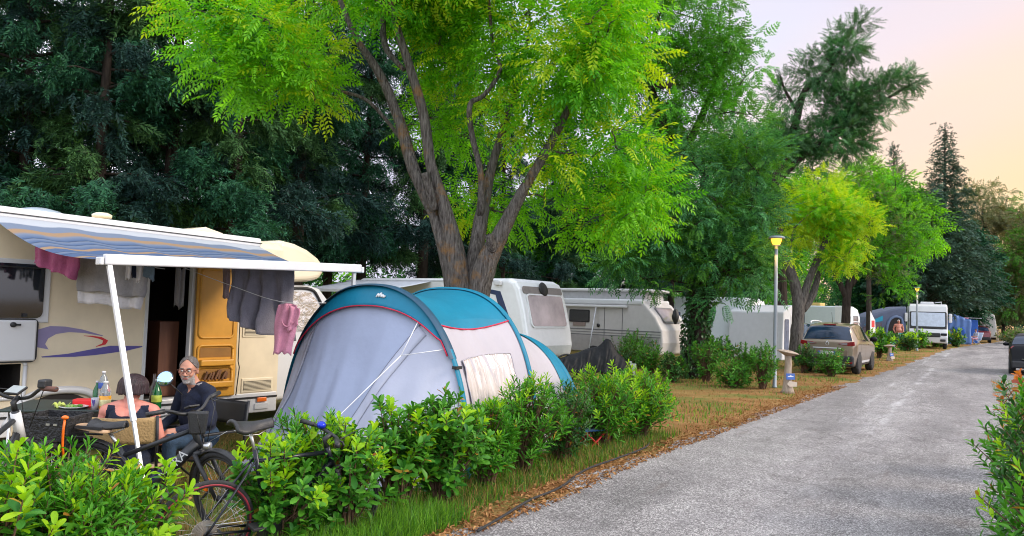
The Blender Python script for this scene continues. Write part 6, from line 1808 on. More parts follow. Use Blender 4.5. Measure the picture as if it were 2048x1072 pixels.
def wheel(parent, x, y, r, w=.18, out=1, rim=STEEL):
    M = rotm(R(90), 0, 0, (x, y, r))
    b = MB(); b.lathe([(r*.6, -w/2), (r*.92, -w/2), (r, -w*.3), (r, w*.3), (r*.92, w/2), (r*.6, w/2)], 32, 0, M); t = b.build('wheel', RUBBER, parent)
    b = MB(); s = -out
    prof = [(.02, s*w*.30), (r*.18, s*w*.34), (r*.55, s*w*.26), (r*.62, s*w*.46), (r*.64, s*w*.50), (r*.60, 0)]
    b.lathe(prof if s > 0 else prof, 28, 0, M)
    b.build('rim', rim, t)
    b = MB()
    for k in range(5):
        a = k * 2 * math.pi / 5 + .3
        c = Vector((x, y + out * w * .36, r)); e = c + Vector((math.cos(a) * r * .52, 0, math.sin(a) * r * .52)); m = c.lerp(e, .55)
        b.bar(c.lerp(e, .3), e, .05, .012, 0, (0, 1, 0))
    b.build('spokes', BLACKP, t)
    return t
def caravan(name, label, cat, o, X, L, Wd, prof, m, bevel=.07, z0=.35):
    """local x runs from the rear face forwards, y = 0 is the near side, the far side lies at -Wd"""
    root = empty(name, label, cat, (o[0], o[1], 0), math.atan2(X[1], X[0]))
    b = MB(); b.prism(prof, Wd, 0, FR90((0, -Wd / 2, 0))); b.build('body', m, root, bevel=bevel, seg=4)
    return root
def side_win(root, x, z, w, h, frame=WHITE_G, glass=GLASS_D, y=0.0, r=.05, name='window'):
    b = MB(); b.prism(rrect(w, h, r), .03, 0, FR90((x, y + .012, z))); f = b.build(name, frame, root)
    b = MB(); b.prism(rrect(w - .07, h - .07, r * .8), .03, 0, FR90((x, y + .017, z))); b.build('pane', glass, f)
    return f
def end_win(root, x, y, z, w, h, tilt, frame, glass, r=.07, name='window'):
    M = Matrix.Translation((x, y, z)) @ Matrix.Rotation(tilt, 4, 'Y') @ frame_m((0, 0, 0), (0, 1, 0), (0, 0, 1), (1, 0, 0))
    b = MB(); b.prism(rrect(w, h, r), .03, 0, M); f = b.build(name, frame, root)
    b = MB(); b.prism(rrect(w - .08, h - .08, r * .8), .04, 0, M @ Matrix.Translation((0, 0, -.004))); b.build('pane', glass, f)
    return f
XC = (-.8, .6)
# silver caravan behind the tent
prof = [(-.30, .42), (-.36, .75), (-.30, 1.15), (-.16, 1.75), (.02, 2.28), (.14, 2.47), (.34, 2.56), (6.2, 2.56), (6.55, 2.40), (6.8, 1.6), (6.8, .9), (6.5, .42)]
sc_ = caravan('caravan', 'silver caravan with navy chevron behind the tent and the lime tree', 'caravan', (.20, 20.8), XC, 6.8, 2.25, prof, SILVER, .12)
end_win(sc_, -.185, -1.12, 1.70, 1.75, .95, R(15), CARW, PINKREF, .12)
b = MB(); b.prism(rrect(1.9, .20, .06), .03, 0, Matrix.Translation((-.005, -1.12, 2.26)) @ Matrix.Rotation(R(18), 4, 'Y') @ frame_m((0, 0, 0), (0, 1, 0), (0, 0, 1), (1, 0, 0))); b.build('rear_band', mat('brown_grey_band', (.22, .19, .18), .4), sc_)
b = MB(); M = Matrix.Translation((-.012, -1.12, 2.30)) @ Matrix.Rotation(R(18), 4, 'Y') @ Matrix.Rotation(R(-90), 4, 'Y'); b.lathe([(.19, 0), (.20, .03), (.18, .045), (.001, .046)], 24, 0, M); b.build('badge', BLACKP, sc_)
b = MB(); b.prism([(-.36 + .02, 1.32), (-.20, 1.38), (-.18, 1.32)], .2, 0, FR90((0, -.3, 0)))
sdn = lambda poly, m, y=.004, nm='stripe': MB().prism(poly, .008, 0, FR90((0, y, 0))).build(nm, m, sc_)
sdn([(.62, 2.20), (1.55, 2.34), (1.55, 2.24), (.78, 2.10), (.40, 1.10), (.20, 1.02), (.10, 1.10)], NAVYD)
sdn([(.95, 1.98), (1.6, 2.06), (1.6, 1.40), (.70, 1.15)], mat('dark_grey_decal', (.06, .07, .08), .4))
sdn([(.70, 1.62), (1.6, 1.72), (1.6, 1.68), (.68, 1.58)], CARW, .010); sdn([(.60, 1.30), (1.6, 1.42), (1.6, 1.38), (.58, 1.26)], CARW, .010)
side_win(sc_, 3.4, 1.65, 1.1, .6); side_win(sc_, 5.4, 1.65, 1.0, .6)
b = MB(); b.box(2.4, 3.0, -1.5, -.8, 2.56, 2.66); b.build('roof_hatch', WHITE, sc_, bevel=.04)
b = MB(); b.tube([(2.05, -.9, 2.5), (2.05, -.9, 3.22)], .022, 8); b.tube([(2.05, -.9, 3.13), (2.75, -.75, 3.17)], .014, 6)
for k in range(5): b.tube([(2.2 + .13 * k, -.87 + .03 * k - .12, 3.135 + .006 * k), (2.2 + .13 * k, -.87 + .03 * k + .12, 3.135 + .006 * k)], .010, 5)
b.build('antenna', ALU, sc_)
b = MB(); b.grid(lambda u, v: (3.2 + 3.6 * u, .02 + 2.3 * v, 2.46 - .35 * v - .04 * math.sin(math.pi * v)), 16, 8); b.build('awning', mat('grey_awning_fabric', (.42, .46, .52), .8), sc_, solid=.01)
b = MB(); b.bar((3.2, 2.34, 2.10), (6.8, 2.34, 2.10), .07, .09); b.build('awning_bar', ALU, sc_, bevel=.01)
for x in (3.25, 6.75):
    b = MB(); b.tube([(x, 2.3, 2.08), (x, 2.35, 0)], .018, 8); b.build('awning_leg', ALU, sc_)
wheel(sc_, 3.2, -.02, .32)
b = MB(); b.box(.70, 6.9, -2.2, .012, 2.47, 2.50); b.build('roof_rail', ALU, sc_)
b = MB(); b.box(.55, .80, .0, .09, 2.36, 2.48); b.build('awning_bracket', WHITE, sc_, bevel=.02)

# retro pop-top caravan
prof = [(-.02, .42), (-.10, .8), (-.06, 1.2), (.18, 1.62), (.55, 2.02), (.85, 2.16), (3.9, 2.16), (4.35, 1.9), (4.6, 1.1), (4.5, .45), (4.3, .38), (.2, .38)]
er = caravan('caravan', 'retro white caravan with raised pop-top roof beside the ivy covered tree', 'caravan', (4.75, 24.6), XC, 4.6, 2.0, prof, mat('shaded_white_panel', (.52, .50, .49), .45, var=.06), .07)  # white body darkened: the shade it stands in is put into the colour
pt = MB(); pt.box(.75, 3.9, -1.75, -.25, 2.16, 2.42); pt.build('roof_canvas', mat('grey_popup_canvas', (.42, .42, .43), .8, bump=.3), er)
pt = MB(); pt.box(.55, 4.15, -1.85, -.15, 2.42, 2.52); pt.build('popup_roof', WHITE, er, bevel=.06, seg=4)
b = MB(); b.box(.62, 4.0, -1.98, .035, 1.97, 2.17); b.build('gutter_roof', WHITE_G, er, bevel=.07, seg=4)
b = MB(); b.box(1.15, 4.3, .03, .13, 1.88, 1.96); b.build('awning_roll', WHITE, er, bevel=.025)
for z, h, m in ((1.16, .035, GREYST), (1.06, .02, GREYST), (.98, .03, GREYST)):
    b = MB(); b.box(-.02, 4.52, .002, .012, z - h, z); b.build('stripe', m, er)
b = MB(); b.box(.02, 4.48, .002, .010, .42, .95); b.build('lower_panel', mat('warm_grey_panel', (.36, .34, .34), .45), er)
side_win(er, 3.0, 1.58, .80, .42, BLACKP); side_win(er, 3.95, 1.55, .9, .5, BLACKP)
b = MB(); b.box(2.75, 3.25, .012, .03, 1.24, 1.36); b.build('vent', mat('brown_vent', (.25, .19, .17), .6), er)
b = MB()
for x in (1.35, 2.02): b.box(x, x + .014, .003, .016, .55, 1.93)
b.box(1.35, 2.03, .003, .016, .54, .556); b.box(1.35, 2.03, .003, .016, 1.93, 1.944)
b.build('door_seam', GREYST, er)
b = MB(); b.lathe([(.06, 0), (.06, .02), (.001, .021)], 16, 0, rotm(R(-90), 0, 0, (2.25, .01, 1.28))); b.build('filler_cap', BLACKP, er)
end_win(er, .215, -1.0, 1.68, 1.25, .62, R(40), GREYST, PINKREF)
b = MB(); b.prism(rrect(.42, .30, .13), .02, 0, Matrix.Translation((.545, -1.0, 2.07)) @ Matrix.Rotation(R(15), 4, 'Y') @ frame_m((0, 0, 0), (0, 1, 0), (0, 0, 1), (1, 0, 0))); b.build('badge', WHITE_G, er)
b = MB(); b.ball((.45, .025, .62), .06, .03, .05, 12); b.build('side_lamp', ORANGE, er)
for x in (.3, 4.2):
    b = MB(); b.tube([(2.3 if x < 1 else 4.25, .1, 1.9), (2.35 if x < 1 else 4.3, .55, 0)], .02, 8); b.build('awning_leg', ALU, er)
wheel(er, 2.4, -.02, .30)
bg_ = empty('waste_bag', 'black plastic bag hanging at the rear of the retro caravan', 'bag', G(1353, 745) * 0 + P(1351, 632, 24.1)); bg_.scale = (.62, .62, .62)
b = MB(); b.grid(lambda u, v: ((.17 * math.sin(math.pi * min(1, .12 + v * .8)) + .02 * math.sin(u * 31 + v * 9)) * math.cos(u * 6.283), (.13 * math.sin(math.pi * min(1, .12 + v * .8))) * math.sin(u * 6.283), .32 - .72 * v + .015 * math.sin(u * 19)), 24, 16, 0, True, None, True); b.build('bag_body', BLACKP, bg_)
b = MB(); b.tube([(0, 0, .3), (.03, .05, .42), (.05, .3, .45)], .012, 5); b.build('bag_knot', BLACKP, bg_)
wj = empty('water_canister', 'white plastic canisters standing under the retro caravan', 'canister', G(1250, 752), .4)
for x in (-.17, .17):
    b = MB(); b.box(x - .13, x + .13, -.1, .1, 0, .34); b.lathe([(.04, .34), (.04, .40), (.001, .401)], 12, 0, Matrix.Translation((x, 0, 0))); b.build('canister_body', WHITE, wj, bevel=.02)

# white caravan with ribbed side behind the ivy tree
prof = [(0, .38), (-.04, 1.0), (.05, 2.0), (.16, 2.45), (.35, 2.55), (5.8, 2.55), (6.2, 2.2), (6.3, .9), (6.1, .38)]
wc4 = caravan('caravan', 'plain white caravan with red tail lamp left of the nearest lamp post', 'caravan', (10.15, 33.0), XC, 6.3, 2.2, prof, PALEB, .08)
b = MB(); b.prism([(-.05, .42), (-.06, 1.0), (.03, 2.0), (.13, 2.44), (.16, 2.44), (.07, 2.0), (-.02, 1.0), (-.01, .42)], 2.12, 0, FR90((-.012, -1.1, 0))); b.build('rear_panel', CARW, wc4)
b = MB()
for z in (.62, .80): b.box(.05, 6.2, .002, .014, z, z + .02)
b.build('side_rib', CARW, wc4)
side_win(wc4, 3.6, 1.5, 1.0, .75, WHITE, mat('blue_curtain_window', (.07, .10, .22), .2, var=.5, scale=8)); side_win(wc4, 5.2, 1.6, .9, .6, WHITE)
end_win(wc4, .0, -1.15, 1.75, 1.3, .65, R(-3), GREYST, PINKREF)
for y in (-.25, -1.95):
    b = MB(); b.box(-.10, -.03, y - .14, y + .14, .58, .82); b.build('tail_lamp', LENS_R, wc4, bevel=.02)
b = MB(); b.box(-.09, -.04, -1.45, -.95, 1.15, 1.35); b.build('number_plate', mat('plate_beige', (.5, .45, .3), .5), wc4)
wheel(wc4, 3.1, -.02, .32)
# tent awning beside it
aw4 = empty('awning_tent', 'grey and white porch awning with tinted windows right of the white caravan', 'tent', (11.15, 31.6, 0), math.atan2(.6, .8) + R(10))
b = MB(); b.prism([(-.2, 0), (-.08, 1.95), (.75, 2.25), (1.5, 1.9), (1.62, 0)], 2.4, 0, FR90((0, 1.2, 0))); b.build('porch', mat('porch_canvas', (.62, .63, .66), .85, var=.04), aw4, bevel=.05)
side_m = Matrix.Translation((0, -.004, 0))
for x, w in ((.22, .42), (1.08, .5)):
    b = MB(); b.prism(rrect(w, 1.25, .08), .012, 0, FR90((x, -.006, 1.05))); b.build('window', mat('tinted_film', (.10, .13, .21), .25, var=.4, scale=4), aw4)
b = MB(); b.box(.60, .68, -.012, .0, .05, 1.9); b.build('porch_strip', CARW, aw4)

# long cream caravan beyond the tan car
prof = [(.10, .38), (.0, .9), (.0, 1.9), (.14, 2.40), (.40, 2.56), (6.2, 2.56), (6.6, 2.2), (6.7, .9), (6.5, .38)]
cc = caravan('caravan', 'long pale caravan with yellow roof box beyond the tan car', 'caravan', (20.6, 47.0), XC, 6.7, 2.25, prof, PALEB, .08)
b = MB(); b.prism([(.08, .42), (-.02, .9), (-.02, 1.9), (.12, 2.40), (.40, 2.58), (.95, 2.58), (.95, .42)], 2.22, 0, FR90((-.012, -1.11 + .012, 0))); b.build('rear_shell', CARW, cc, bevel=.05)
b = MB()
for k in range(6): b.box(1.0, 6.6, .002, .012, .62 + .16 * k, .632 + .16 * k)
b.build('side_rib', CARW, cc)
side_win(cc, 3.35, 1.72, 1.35, .78, WHITE, GLASS_B)
end_win(cc, -.03, -1.12, 1.6, 1.2, .8, R(0), GREYST, PINKREF)
b = MB(); b.box(1.9, 3.1, -1.6, -.5, 2.56, 2.76); b.build('roof_box', mat('yellow_box', (.55, .38, .12), .5), cc, bevel=.05)
wheel(cc, 3.4, -.02, .32)
pf = empty('porch_screen', 'white porch side screen with red lettering patch behind the long pale caravan', 'panel', (21.6, 46.6, 0), math.atan2(.75, .66))
b = MB(); b.prism([(0, 0), (0, 2.3), (.9, 1.75), (1.15, 0)], .03, 0, FR90((0, 0, 0))); b.build('panel_cloth', CARW, pf)
b = MB(); b.box(.2, .75, -.03, -.018, 1.35, 1.75); b.build('red_patch', RED, pf)

# ------------------------------------------------------------------ lofted cars
class Car:
    def __init__(s, L, Wd, prof, belt, sill=.22, wsill=.92, wroof=.72, wbelt=1.0, plan=.12):
        s.L, s.W, s.sill = L, Wd, sill
        s.px = np.array([p[0] for p in prof]); s.pz = np.array([p[1] for p in prof])
        s.bx = np.array([p[0] for p in belt]); s.bz = np.array([p[1] for p in belt])
        s.ws, s.wr, s.wb, s.plan = wsill, wroof, wbelt, plan
    def S(s, x, k):
        """k = 0 centre of the underside ... .15 sill ... .5 belt ... .78 roof edge ... 1 roof centre"""
        zt = float(np.interp(x, s.px, s.pz)); zb = min(float(np.interp(x, s.bx, s.bz)), zt - .02)
        e = min(x, s.L - x) / .55
        pl = 1 - s.plan * (1 - min(1, max(0, e))) ** 2
        hw = s.W / 2 * pl
        gh = max(0.0, zt - zb); tr = min(1, gh / .45)
        wr = s.wb + (s.wr - s.wb) * tr
        if k < .12: return (x, hw * s.ws * k / .12, s.sill)
        if k < .5:
            t = (k - .12) / .38; z = s.sill + (zb - s.sill) * t
            return (x, hw * (s.ws + (s.wb - s.ws) * math.sin(min(1, t * 1.5) * math.pi / 2)), z)
        if k < .78:
            t = (k - .5) / .28
            return (x, hw * (s.wb + (wr - s.wb) * t), zb + (zt - .05 * tr - .015 - zb) * t)
        t = (k - .78) / .22
        return (x, hw * wr * math.cos(t * math.pi / 2), zt - (.05 * tr + .015) * (1 - math.sin(t * math.pi / 2)))
    def patch(s, x0, x1, k0, k1, side, off=.006, nx=14, nk=8, fn=None):
        b = MB()
        V = []
        for j in range(nk + 1):
            for i in range(nx + 1):
                u, v = i / nx, j / nk
                if fn: x, k = fn(u, v)
                else: x, k = x0 + (x1 - x0) * u, k0 + (k1 - k0) * v
                p = np.array(s.S(x, k)); d = .004
                ax = np.array(s.S(x + d, k)) - np.array(s.S(x - d, k)); ak = np.array(s.S(x, min(1, k + .004))) - np.array(s.S(x, k - .004))
                n = np.cross(ax, ak); l = np.linalg.norm(n); n = n / l if l > 1e-9 else np.array([0, 0, 1.])
                if n[1] < -.01 or (abs(n[1]) <= .01 and n[2] < 0 and x > .5): n = -n
                q = p + n * off
                V.append((q[0], q[1] * side, q[2]))
        F = [(j*(nx+1)+i, j*(nx+1)+i+1, (j+1)*(nx+1)+i+1, (j+1)*(nx+1)+i) for j in range(nk) for i in range(nx)]
        b.add(V, F, 0, True)
        return b
    def full(s, x0, x1, kmin, off=.006, nx=10, nk=14):
        """patch across the centre line (rear window, windscreen)"""
        b = MB(); V = []
        for j in range(2 * nk + 1):
            q = (j - nk) / nk; sd = 1 if q >= 0 else -1; k = 1 - abs(q) * (1 - kmin)
            for i in range(nx + 1):
                x = x0 + (x1 - x0) * i / nx
                p = s.S(x, k); sl = (s.S(x + .01, 1)[2] - s.S(x - .01, 1)[2]) / .02
                n = Vector((-sl, 0, 1)).normalized() * off
                V.append((p[0] + n.x, p[1] * sd, p[2] + n.z))
        w = nx + 1
        F = [(j*w+i, j*w+i+1, (j+1)*w+i+1, (j+1)*w+i) for j in range(2 * nk) for i in range(nx)]
        b.add(V, F, 0, True); return b
    def body(s, m, parent, name='body', nx=64):
        xs = np.unique(np.concatenate([np.linspace(0, .12, 9), np.linspace(.12, .8, 18), np.linspace(.8, s.L - .5, nx), np.linspace(s.L - .5, s.L, 14)]))
        ks = np.unique(np.concatenate([[0, .06, .12], np.linspace(.12, .5, 9), np.linspace(.5, .78, 7), np.linspace(.78, 1, 7)]))
        full = [(k, 1) for k in ks] + [(k, -1) for k in ks[::-1][1:-1]]
        V = [(lambda p: (p[0], p[1] * sd, p[2]))(s.S(x, k)) for x in xs for k, sd in full]
        w = len(full)
        F = [(i*w+j, i*w+(j+1) % w, (i+1)*w+(j+1) % w, (i+1)*w+j) for i in range(len(xs)-1) for j in range(w)]
        F += [tuple(range(w)), tuple((len(xs)-1)*w + j for j in range(w))[::-1]]
        return MB().add(V, F, 0, True).build(name, m, parent)
TAN = mat('metallic_tan_paint', (.25, .195, .145), .28, .45, var=.03, coat=.6)
BLKCAR = mat('black_car_paint', (.004, .0045, .007), .45, .0, var=.05, coat=.0, spec=.2)
REDCAR = mat('dark_red_car_paint', (.16, .012, .02), .25, .3, coat=.6)
GRYCAR = mat('grey_blue_car_paint', (.14, .17, .22), .25, .3, coat=.6)
def car_common(root, c, m, arch_x, r=.33, glass=mat('dark_blue_glass', (.012, .028, .06), .08, var=.4, scale=2.5, spec=.5), rear_win=(.16, .48, .80), side_wins=((.62, 1.28), (1.34, 2.3), (2.36, 3.1)), lamps=True, plate=None, wspan=None, screen=None):
    body = c.body(m, root)
    rw = c.full(rear_win[0], rear_win[1], rear_win[2]); rw.build('rear_window', glass, root)
    for sd in (-1, 1):
        for a, b_ in side_wins:
            c.patch(a, b_, .53, .76, sd, .006).build('side_window', GLASS_D, root)
        for x in arch_x:
            b = MB(); hw = c.S(x, .3)[1]
            b.prism([(x + (r + .07) * math.cos(a), r + (r + .07) * math.sin(a)) for a in [math.pi * k / 20 for k in range(21)]] + [(x - r - .07, .2), (x + r + .07, .2)], .06, 0, FR90((0, sd * (hw - .025), 0))); b.build('wheel_arch', BLACKP, root)
            wheel(root, x, sd * (hw - .10), r, .22, sd)
    if screen: c.full(screen[0], screen[1], .80).build('windscreen', GLASS_D, root)
    return body
prof = [(0, .52), (.02, .60), (.06, .86), (.10, 1.02), (.16, 1.08), (.30, 1.36), (.40, 1.50), (.56, 1.575), (1.2, 1.625), (2.0, 1.62), (2.6, 1.53), (3.05, 1.34), (3.45, 1.08), (3.9, .98), (4.2, .84), (4.36, .6), (4.37, .4)]
belt = [(0, .90), (.5, 1.04), (3.3, .94), (4.37, .8)]
tan_c = Car(4.37, 1.70, prof, belt, .26, .93, .74)
h = R(33)
hd = Vector((math.sin(h), math.cos(h), 0)); rg_ = Vector((hd.y, -hd.x, 0))
ra = Vector((11.10, 24.9, 0)) - rg_ * .74
o0 = ra - hd * .82
tc_ = empty('parked_car', 'metallic tan people carrier with roof rails parked on the verge', 'car', o0, math.atan2(hd.y, hd.x))
car_common(tc_, tan_c, TAN, (.82, 3.50), .325, rear_win=(.165, .44, .80), side_wins=((.60, 1.02), (1.08, 1.95), (2.01, 2.75)), screen=(2.75, 3.38))
lm = MB(); lm.box(-.03, .16, -.80, .80, .24, .60); lm.build('bumper', BLACKP, tc_, bevel=.06, seg=3)
b = MB(); b.box(-.045, -.025, -.55, .55, .30, .345); b.build('bumper_trim', STEEL, tc_, bevel=.01)
b = MB()
for sd in (-1, 1):
    b2 = MB(); b2.box(-.04, -.02, sd * .66 - .10, sd * .66 + .10, .36, .41); b2.build('reflector', LENS_R, tc_, bevel=.006)
    b2 = tan_c.patch(0, 0, 0, 0, sd, .012, 14, 8, fn=lambda u, v: (.075 + .055 * v + .05 * u ** 2 * (1 - .5*v), .86 - .52 * u * (1 - .10 * v) + .03 * v))
    b2 = tan_c.patch(0, 0, 0, 0, sd, .014, 12, 6, fn=lambda u, v: (.10 + .03 * v + .42 * max(0, u - .45) , (.80 - .40 * min(1, u * 1.25)) - .05 * (1 - v) * (1 - u)))
    b2 = MB(); b2.prism([(sd * .30, .955), (sd * .46, 1.005), (sd * .64, 1.02), (sd * .80, 1.045), (sd * .82, .93), (sd * .74, .895), (sd * .45, .915)], .07, 0, Matrix.Translation((.10, 0, 0)) @ frame_m((0, 0, 0), (0, 1, 0), (0, 0, 1), (1, 0, 0))); tl_ = b2.build('tail_lamp', LENS_R, tc_, bevel=.012)
    b2 = MB(); b2.prism([(sd * .33, .958), (sd * .47, .99), (sd * .60, 1.0), (sd * .60, .925), (sd * .46, .93)], .01, 0, Matrix.Translation((.061, 0, 0)) @ frame_m((0, 0, 0), (0, 1, 0), (0, 0, 1), (1, 0, 0))); b2.build('clear_lens', mat('smoky_clear_lens', (.35, .30, .34), .1, .5), tl_)
    b2 = MB(); b2.tube(cat_curve([(.55, sd * .60, 1.585), (.70, sd * .615, 1.64), (1.3, sd * .63, 1.665), (2.1, sd * .62, 1.64), (2.3, sd * .60, 1.59)], 5), .022, 8); b2.build('roof_rail', ALU, tc_)
    b2 = MB(); b2.ball((2.62, sd * 1.00, 1.10), .08, .12, .085, 14); b2.box(2.60, 2.66, sd * .95 - .06, sd * .95 + .06, 1.03, 1.08); b2.build('wing_mirror', BLKCAR, tc_)
    for x in (1.10, 1.98):
        b2 = MB(); b2.tube([(x, sd * .925, .94), (x + .18, sd * .925, .945)], .016, 6); b2.build('door_handle', TAN, tc_)
    for x in (1.04, 1.98, 2.85):
        b2 = tan_c.patch(x, x + .012, .16, .52, sd, .002); b2.build('door_seam', BLACKP, tc_)
    b2 = tan_c.patch(1.15, 2.95, .16, .20, sd, .010); b2.build('sill_trim', ALU, tc_)
    b2 = tan_c.patch(1.15, 3.1, .10, .155, sd, .006); b2.build('sill', BLACKP, tc_)
b = MB(); b.box(.0, .045, -.42, .42, .80, .835); b.build('tailgate_bar', ALU, tc_, bevel=.01)
b = MB(); b.box(-.002, .026, -.62, .62, .56, .78); b.build('plate_shade_panel', mat('tan_shadow_panel', (.20, .15, .11), .4, .3), tc_, bevel=.02)  # raised darker tan slab; the recess shade is put into its colour
b = MB(); b.box(-.016, -.003, -.26, .26, .61, .72); pl_ = b.build('number_plate', WHITE, tc_, bevel=.003)
b = MB(); b.box(-.0185, -.016, .20, .26, .61, .72); b.box(-.0185, -.016, -.26, -.21, .61, .72); b.build('plate_band', mat('plate_blue', (.01, .06, .40), .4), pl_)
text_mesh('DR', .11, BLACKP, pl_, frame_m((-.019, .12, .664), (0, -1, 0), (0, 0, 1), (-1, 0, 0)), 'plate_lettering', .001)
b = MB()
pts = [(0, .085), (.05, 0), (0, -.085), (-.05, 0), (0, .085)]
b.tube([(.078 - .0 * 0 + .06 * (z + .085), y, .955 + z) for y, z in pts], .012, 6); b.build('diamond_emblem', STEEL, tc_)
b = MB(); b.tube([(.95, 0, 1.6), (.78, 0, 1.95)], .006, 5); b.build('aerial', BLACKP, tc_)
b = MB(); b.box(.44, .50, -.19, .19, 1.535, 1.575); b.build('brake_lamp', LENS_R, tc_, bevel=.008)
b = MB(); b.tube([(.20, -.2, 1.17), (.14, .22, 1.115)], .010, 5); b.build('rear_wiper', BLACKP, tc_)

prof = [(0, .45), (.02, .62), (.07, .92), (.13, 1.02), (.22, 1.06), (.52, 1.30), (.72, 1.40), (1.0, 1.45), (1.7, 1.47), (2.2, 1.38), (2.85, 1.05), (3.4, .94), (3.85, .78), (4.0, .5), (4.02, .35)]
bk_c = Car(4.02, 1.76, prof, [(0, .90), (.5, 1.0), (2.8, .92), (4.02, .78)], .24, .92, .72)
bo_ = G(2009, 748); h = R(33); hd = Vector((math.sin(h), math.cos(h), 0)); rg_ = Vector((hd.y, -hd.x, 0))
o1 = bo_ + rg_ * 1.0 - hd * .40
bcx = empty('parked_car', 'black hatchback parked at the right edge of the road', 'car', (o1.x, o1.y, 0), math.atan2(hd.y, hd.x))
car_common(bcx, bk_c, BLKCAR, (.72, 3.25), .32, rear_win=(.24, .62, .80), side_wins=((.75, 1.35), (1.42, 2.35)), screen=(2.25, 2.8))
for sd in (-1, 1):
    b2 = bk_c.patch(0, 0, 0, 0, sd, .014, 12, 6, fn=lambda u, v: (.075 + .05 * v + .30 * max(0, u - .45), (.84 - .44 * min(1, u * 1.25)) - .04 * (1 - v) * (1 - u))); b2.build('tail_lamp', LENS_R, bcx)
    b2 = MB(); b2.ball((2.15, sd * .96, 1.02), .08, .11, .07, 12); b2.build('wing_mirror', BLKCAR, bcx)
b = MB(); b.box(-.02, .14, -.80, .80, .24, .50); b.build('bumper', BLACKP, bcx, bevel=.05)
b = MB(); b.box(-.0, .03, -.26, .26, .66, .77); b.build('number_plate', WHITE, bcx)
b = MB(); b.lathe([(.07, 0), (.07, .02), (.001, .021)], 20, 0, Matrix.Translation((.07, 0, .93)) @ Matrix.Rotation(R(-90), 4, 'Y')); b.build('emblem', STEEL, bcx)
b = MB(); b.tube([(.0, -.5, .56), (.0, .5, .56)], .014, 6); b.build('tailgate_bar', STEEL, bcx)

def small_car(label, o, ang, paint, zs=1.0):
    prof = [(0, .5), (.02, .64), (.07, .95), (.14, 1.06), (.30, 1.34), (.50, 1.50), (.9, 1.57), (1.9, 1.56), (2.4, 1.45), (3.0, 1.08), (3.9, .95), (4.3, .6), (4.32, .4)]
    c = Car(4.32, 1.84, prof, [(0, .92), (.5, 1.02), (3, .95), (4.3, .8)], .28, .93, .73)
    r = empty('parked_car', label, 'car', o, ang)
    car_common(r, c, paint, (.8, 3.4), .35, rear_win=(.18, .46, .80), side_wins=((.6, 1.3), (1.36, 2.4)), screen=(2.4, 2.95))
    for sd in (-1, 1):
        c.patch(0, 0, 0, 0, sd, .014, 10, 5, fn=lambda u, v: (.08 + .05 * v + .30 * max(0, u - .45), (.84 - .44 * min(1, u * 1.25)))).build('tail_lamp', LENS_R, r)
    MB().box(-.03, .14, -.84, .84, .26, .56).build('bumper', BLACKP, r, bevel=.05)
    MB().box(-.01, .03, -.26, .26, .70, .81).build('number_plate', WHITE, r)
    return r
g = P(1960, 681, 73.5); small_car('dark red hatchback parked far down the road beside the beige motorhome', (g.x, g.y, 0), R(60), REDCAR)
small_car('grey blue car half hidden behind the forked trunk', (14.5, 36.5, 0), R(150), GRYCAR)

# ------------------------------------------------------------------ far end of the road
# white integrated motorhome facing the camera
fw = P(1856, 640, 52.0)
fx = Vector((-.44, -.90, 0)).normalized()
iw = empty('motorhome', 'white flat fronted motorhome facing the road far away', 'motorhome', (fw.x, fw.y, 0), math.atan2(fx.y, fx.x))
b = MB(); b.prism([(-6.5, .45), (-6.5, 2.9), (-.55, 2.98), (-.12, 2.86), (.0, 2.45), (.10, 1.35), (.28, 1.10), (.34, .75), (.26, .38), (-6.3, .35)], 2.3, 0, FR90((0, 0, 0))); b.build('body', WHITE, iw, bevel=.09, seg=4)
M = Matrix.Translation((.055, 0, 1.86)) @ Matrix.Rotation(R(-5), 4, 'Y') @ frame_m((0, 0, 0), (0, 1, 0), (0, 0, 1), (1, 0, 0))
b = MB(); b.prism(rrect(2.18, 1.20, .08), .05, 0, M); w_ = b.build('windscreen', BLACKP, iw)
b = MB(); b.prism(rrect(2.0, .92, .06), .06, 0, M @ Matrix.Translation((0, .08, .004))); b.build('insulating_blind', mat('silver_blind', (.50, .56, .66), .35, .2), w_)
b = MB(); b.tube([(.14, .85, 1.32), (.13, .1, 1.38)], .018, 5); b.tube([(.14, -.85, 1.30), (.13, -.1, 1.42)], .018, 5); b.build('wiper', BLACKP, w_)
b = MB(); b.box(.18, .40, -.72, .72, .78, 1.06); b.build('grille', BLACKP, iw, bevel=.05)
for sd in (-1, 1):
    b = MB(); b.box(.16, .36, sd * .92 - .18, sd * .92 + .18, .88, 1.06); b.build('headlight', GLASS_D, iw, bevel=.05)
    b = MB(); b.ball((.33, sd * .92, .98), .03, .05, .04, 8); b.build('lamp_lens', ALU, iw)
    b = MB(); b.box(-.05, .20, sd * 1.31 - .09, sd * 1.31 + .09, 1.75, 2.35); b.build('wing_mirror', WHITE, iw, bevel=.05)
    b = MB(); b.box(.28, .365, sd * .86 - .16, sd * .86 + .16, .50, .66); b.build('fog_lamp', BLACKP, iw, bevel=.04)
    wheel(iw, -.65, sd * 1.02, .34, .22, sd); wheel(iw, -4.6, sd * 1.02, .34, .22, sd)
b = MB(); b.box(-2.2, -1.5, -.4, .4, 2.94, 3.16); b.build('air_conditioner', WHITE, iw, bevel=.05)
b = MB(); b.box(-1.0, -.75, -.5, .45, 2.93, 3.02); b.build('roof_spoiler', mat('lilac_grey_trim', (.38, .36, .42), .4), iw, bevel=.03)
b = MB(); b.tube([(-2.4, .9, 2.95), (-2.4, .9, 3.18), (-2.4, .5, 3.12)], .03, 6); b.build('roof_aerial', ALU, iw)
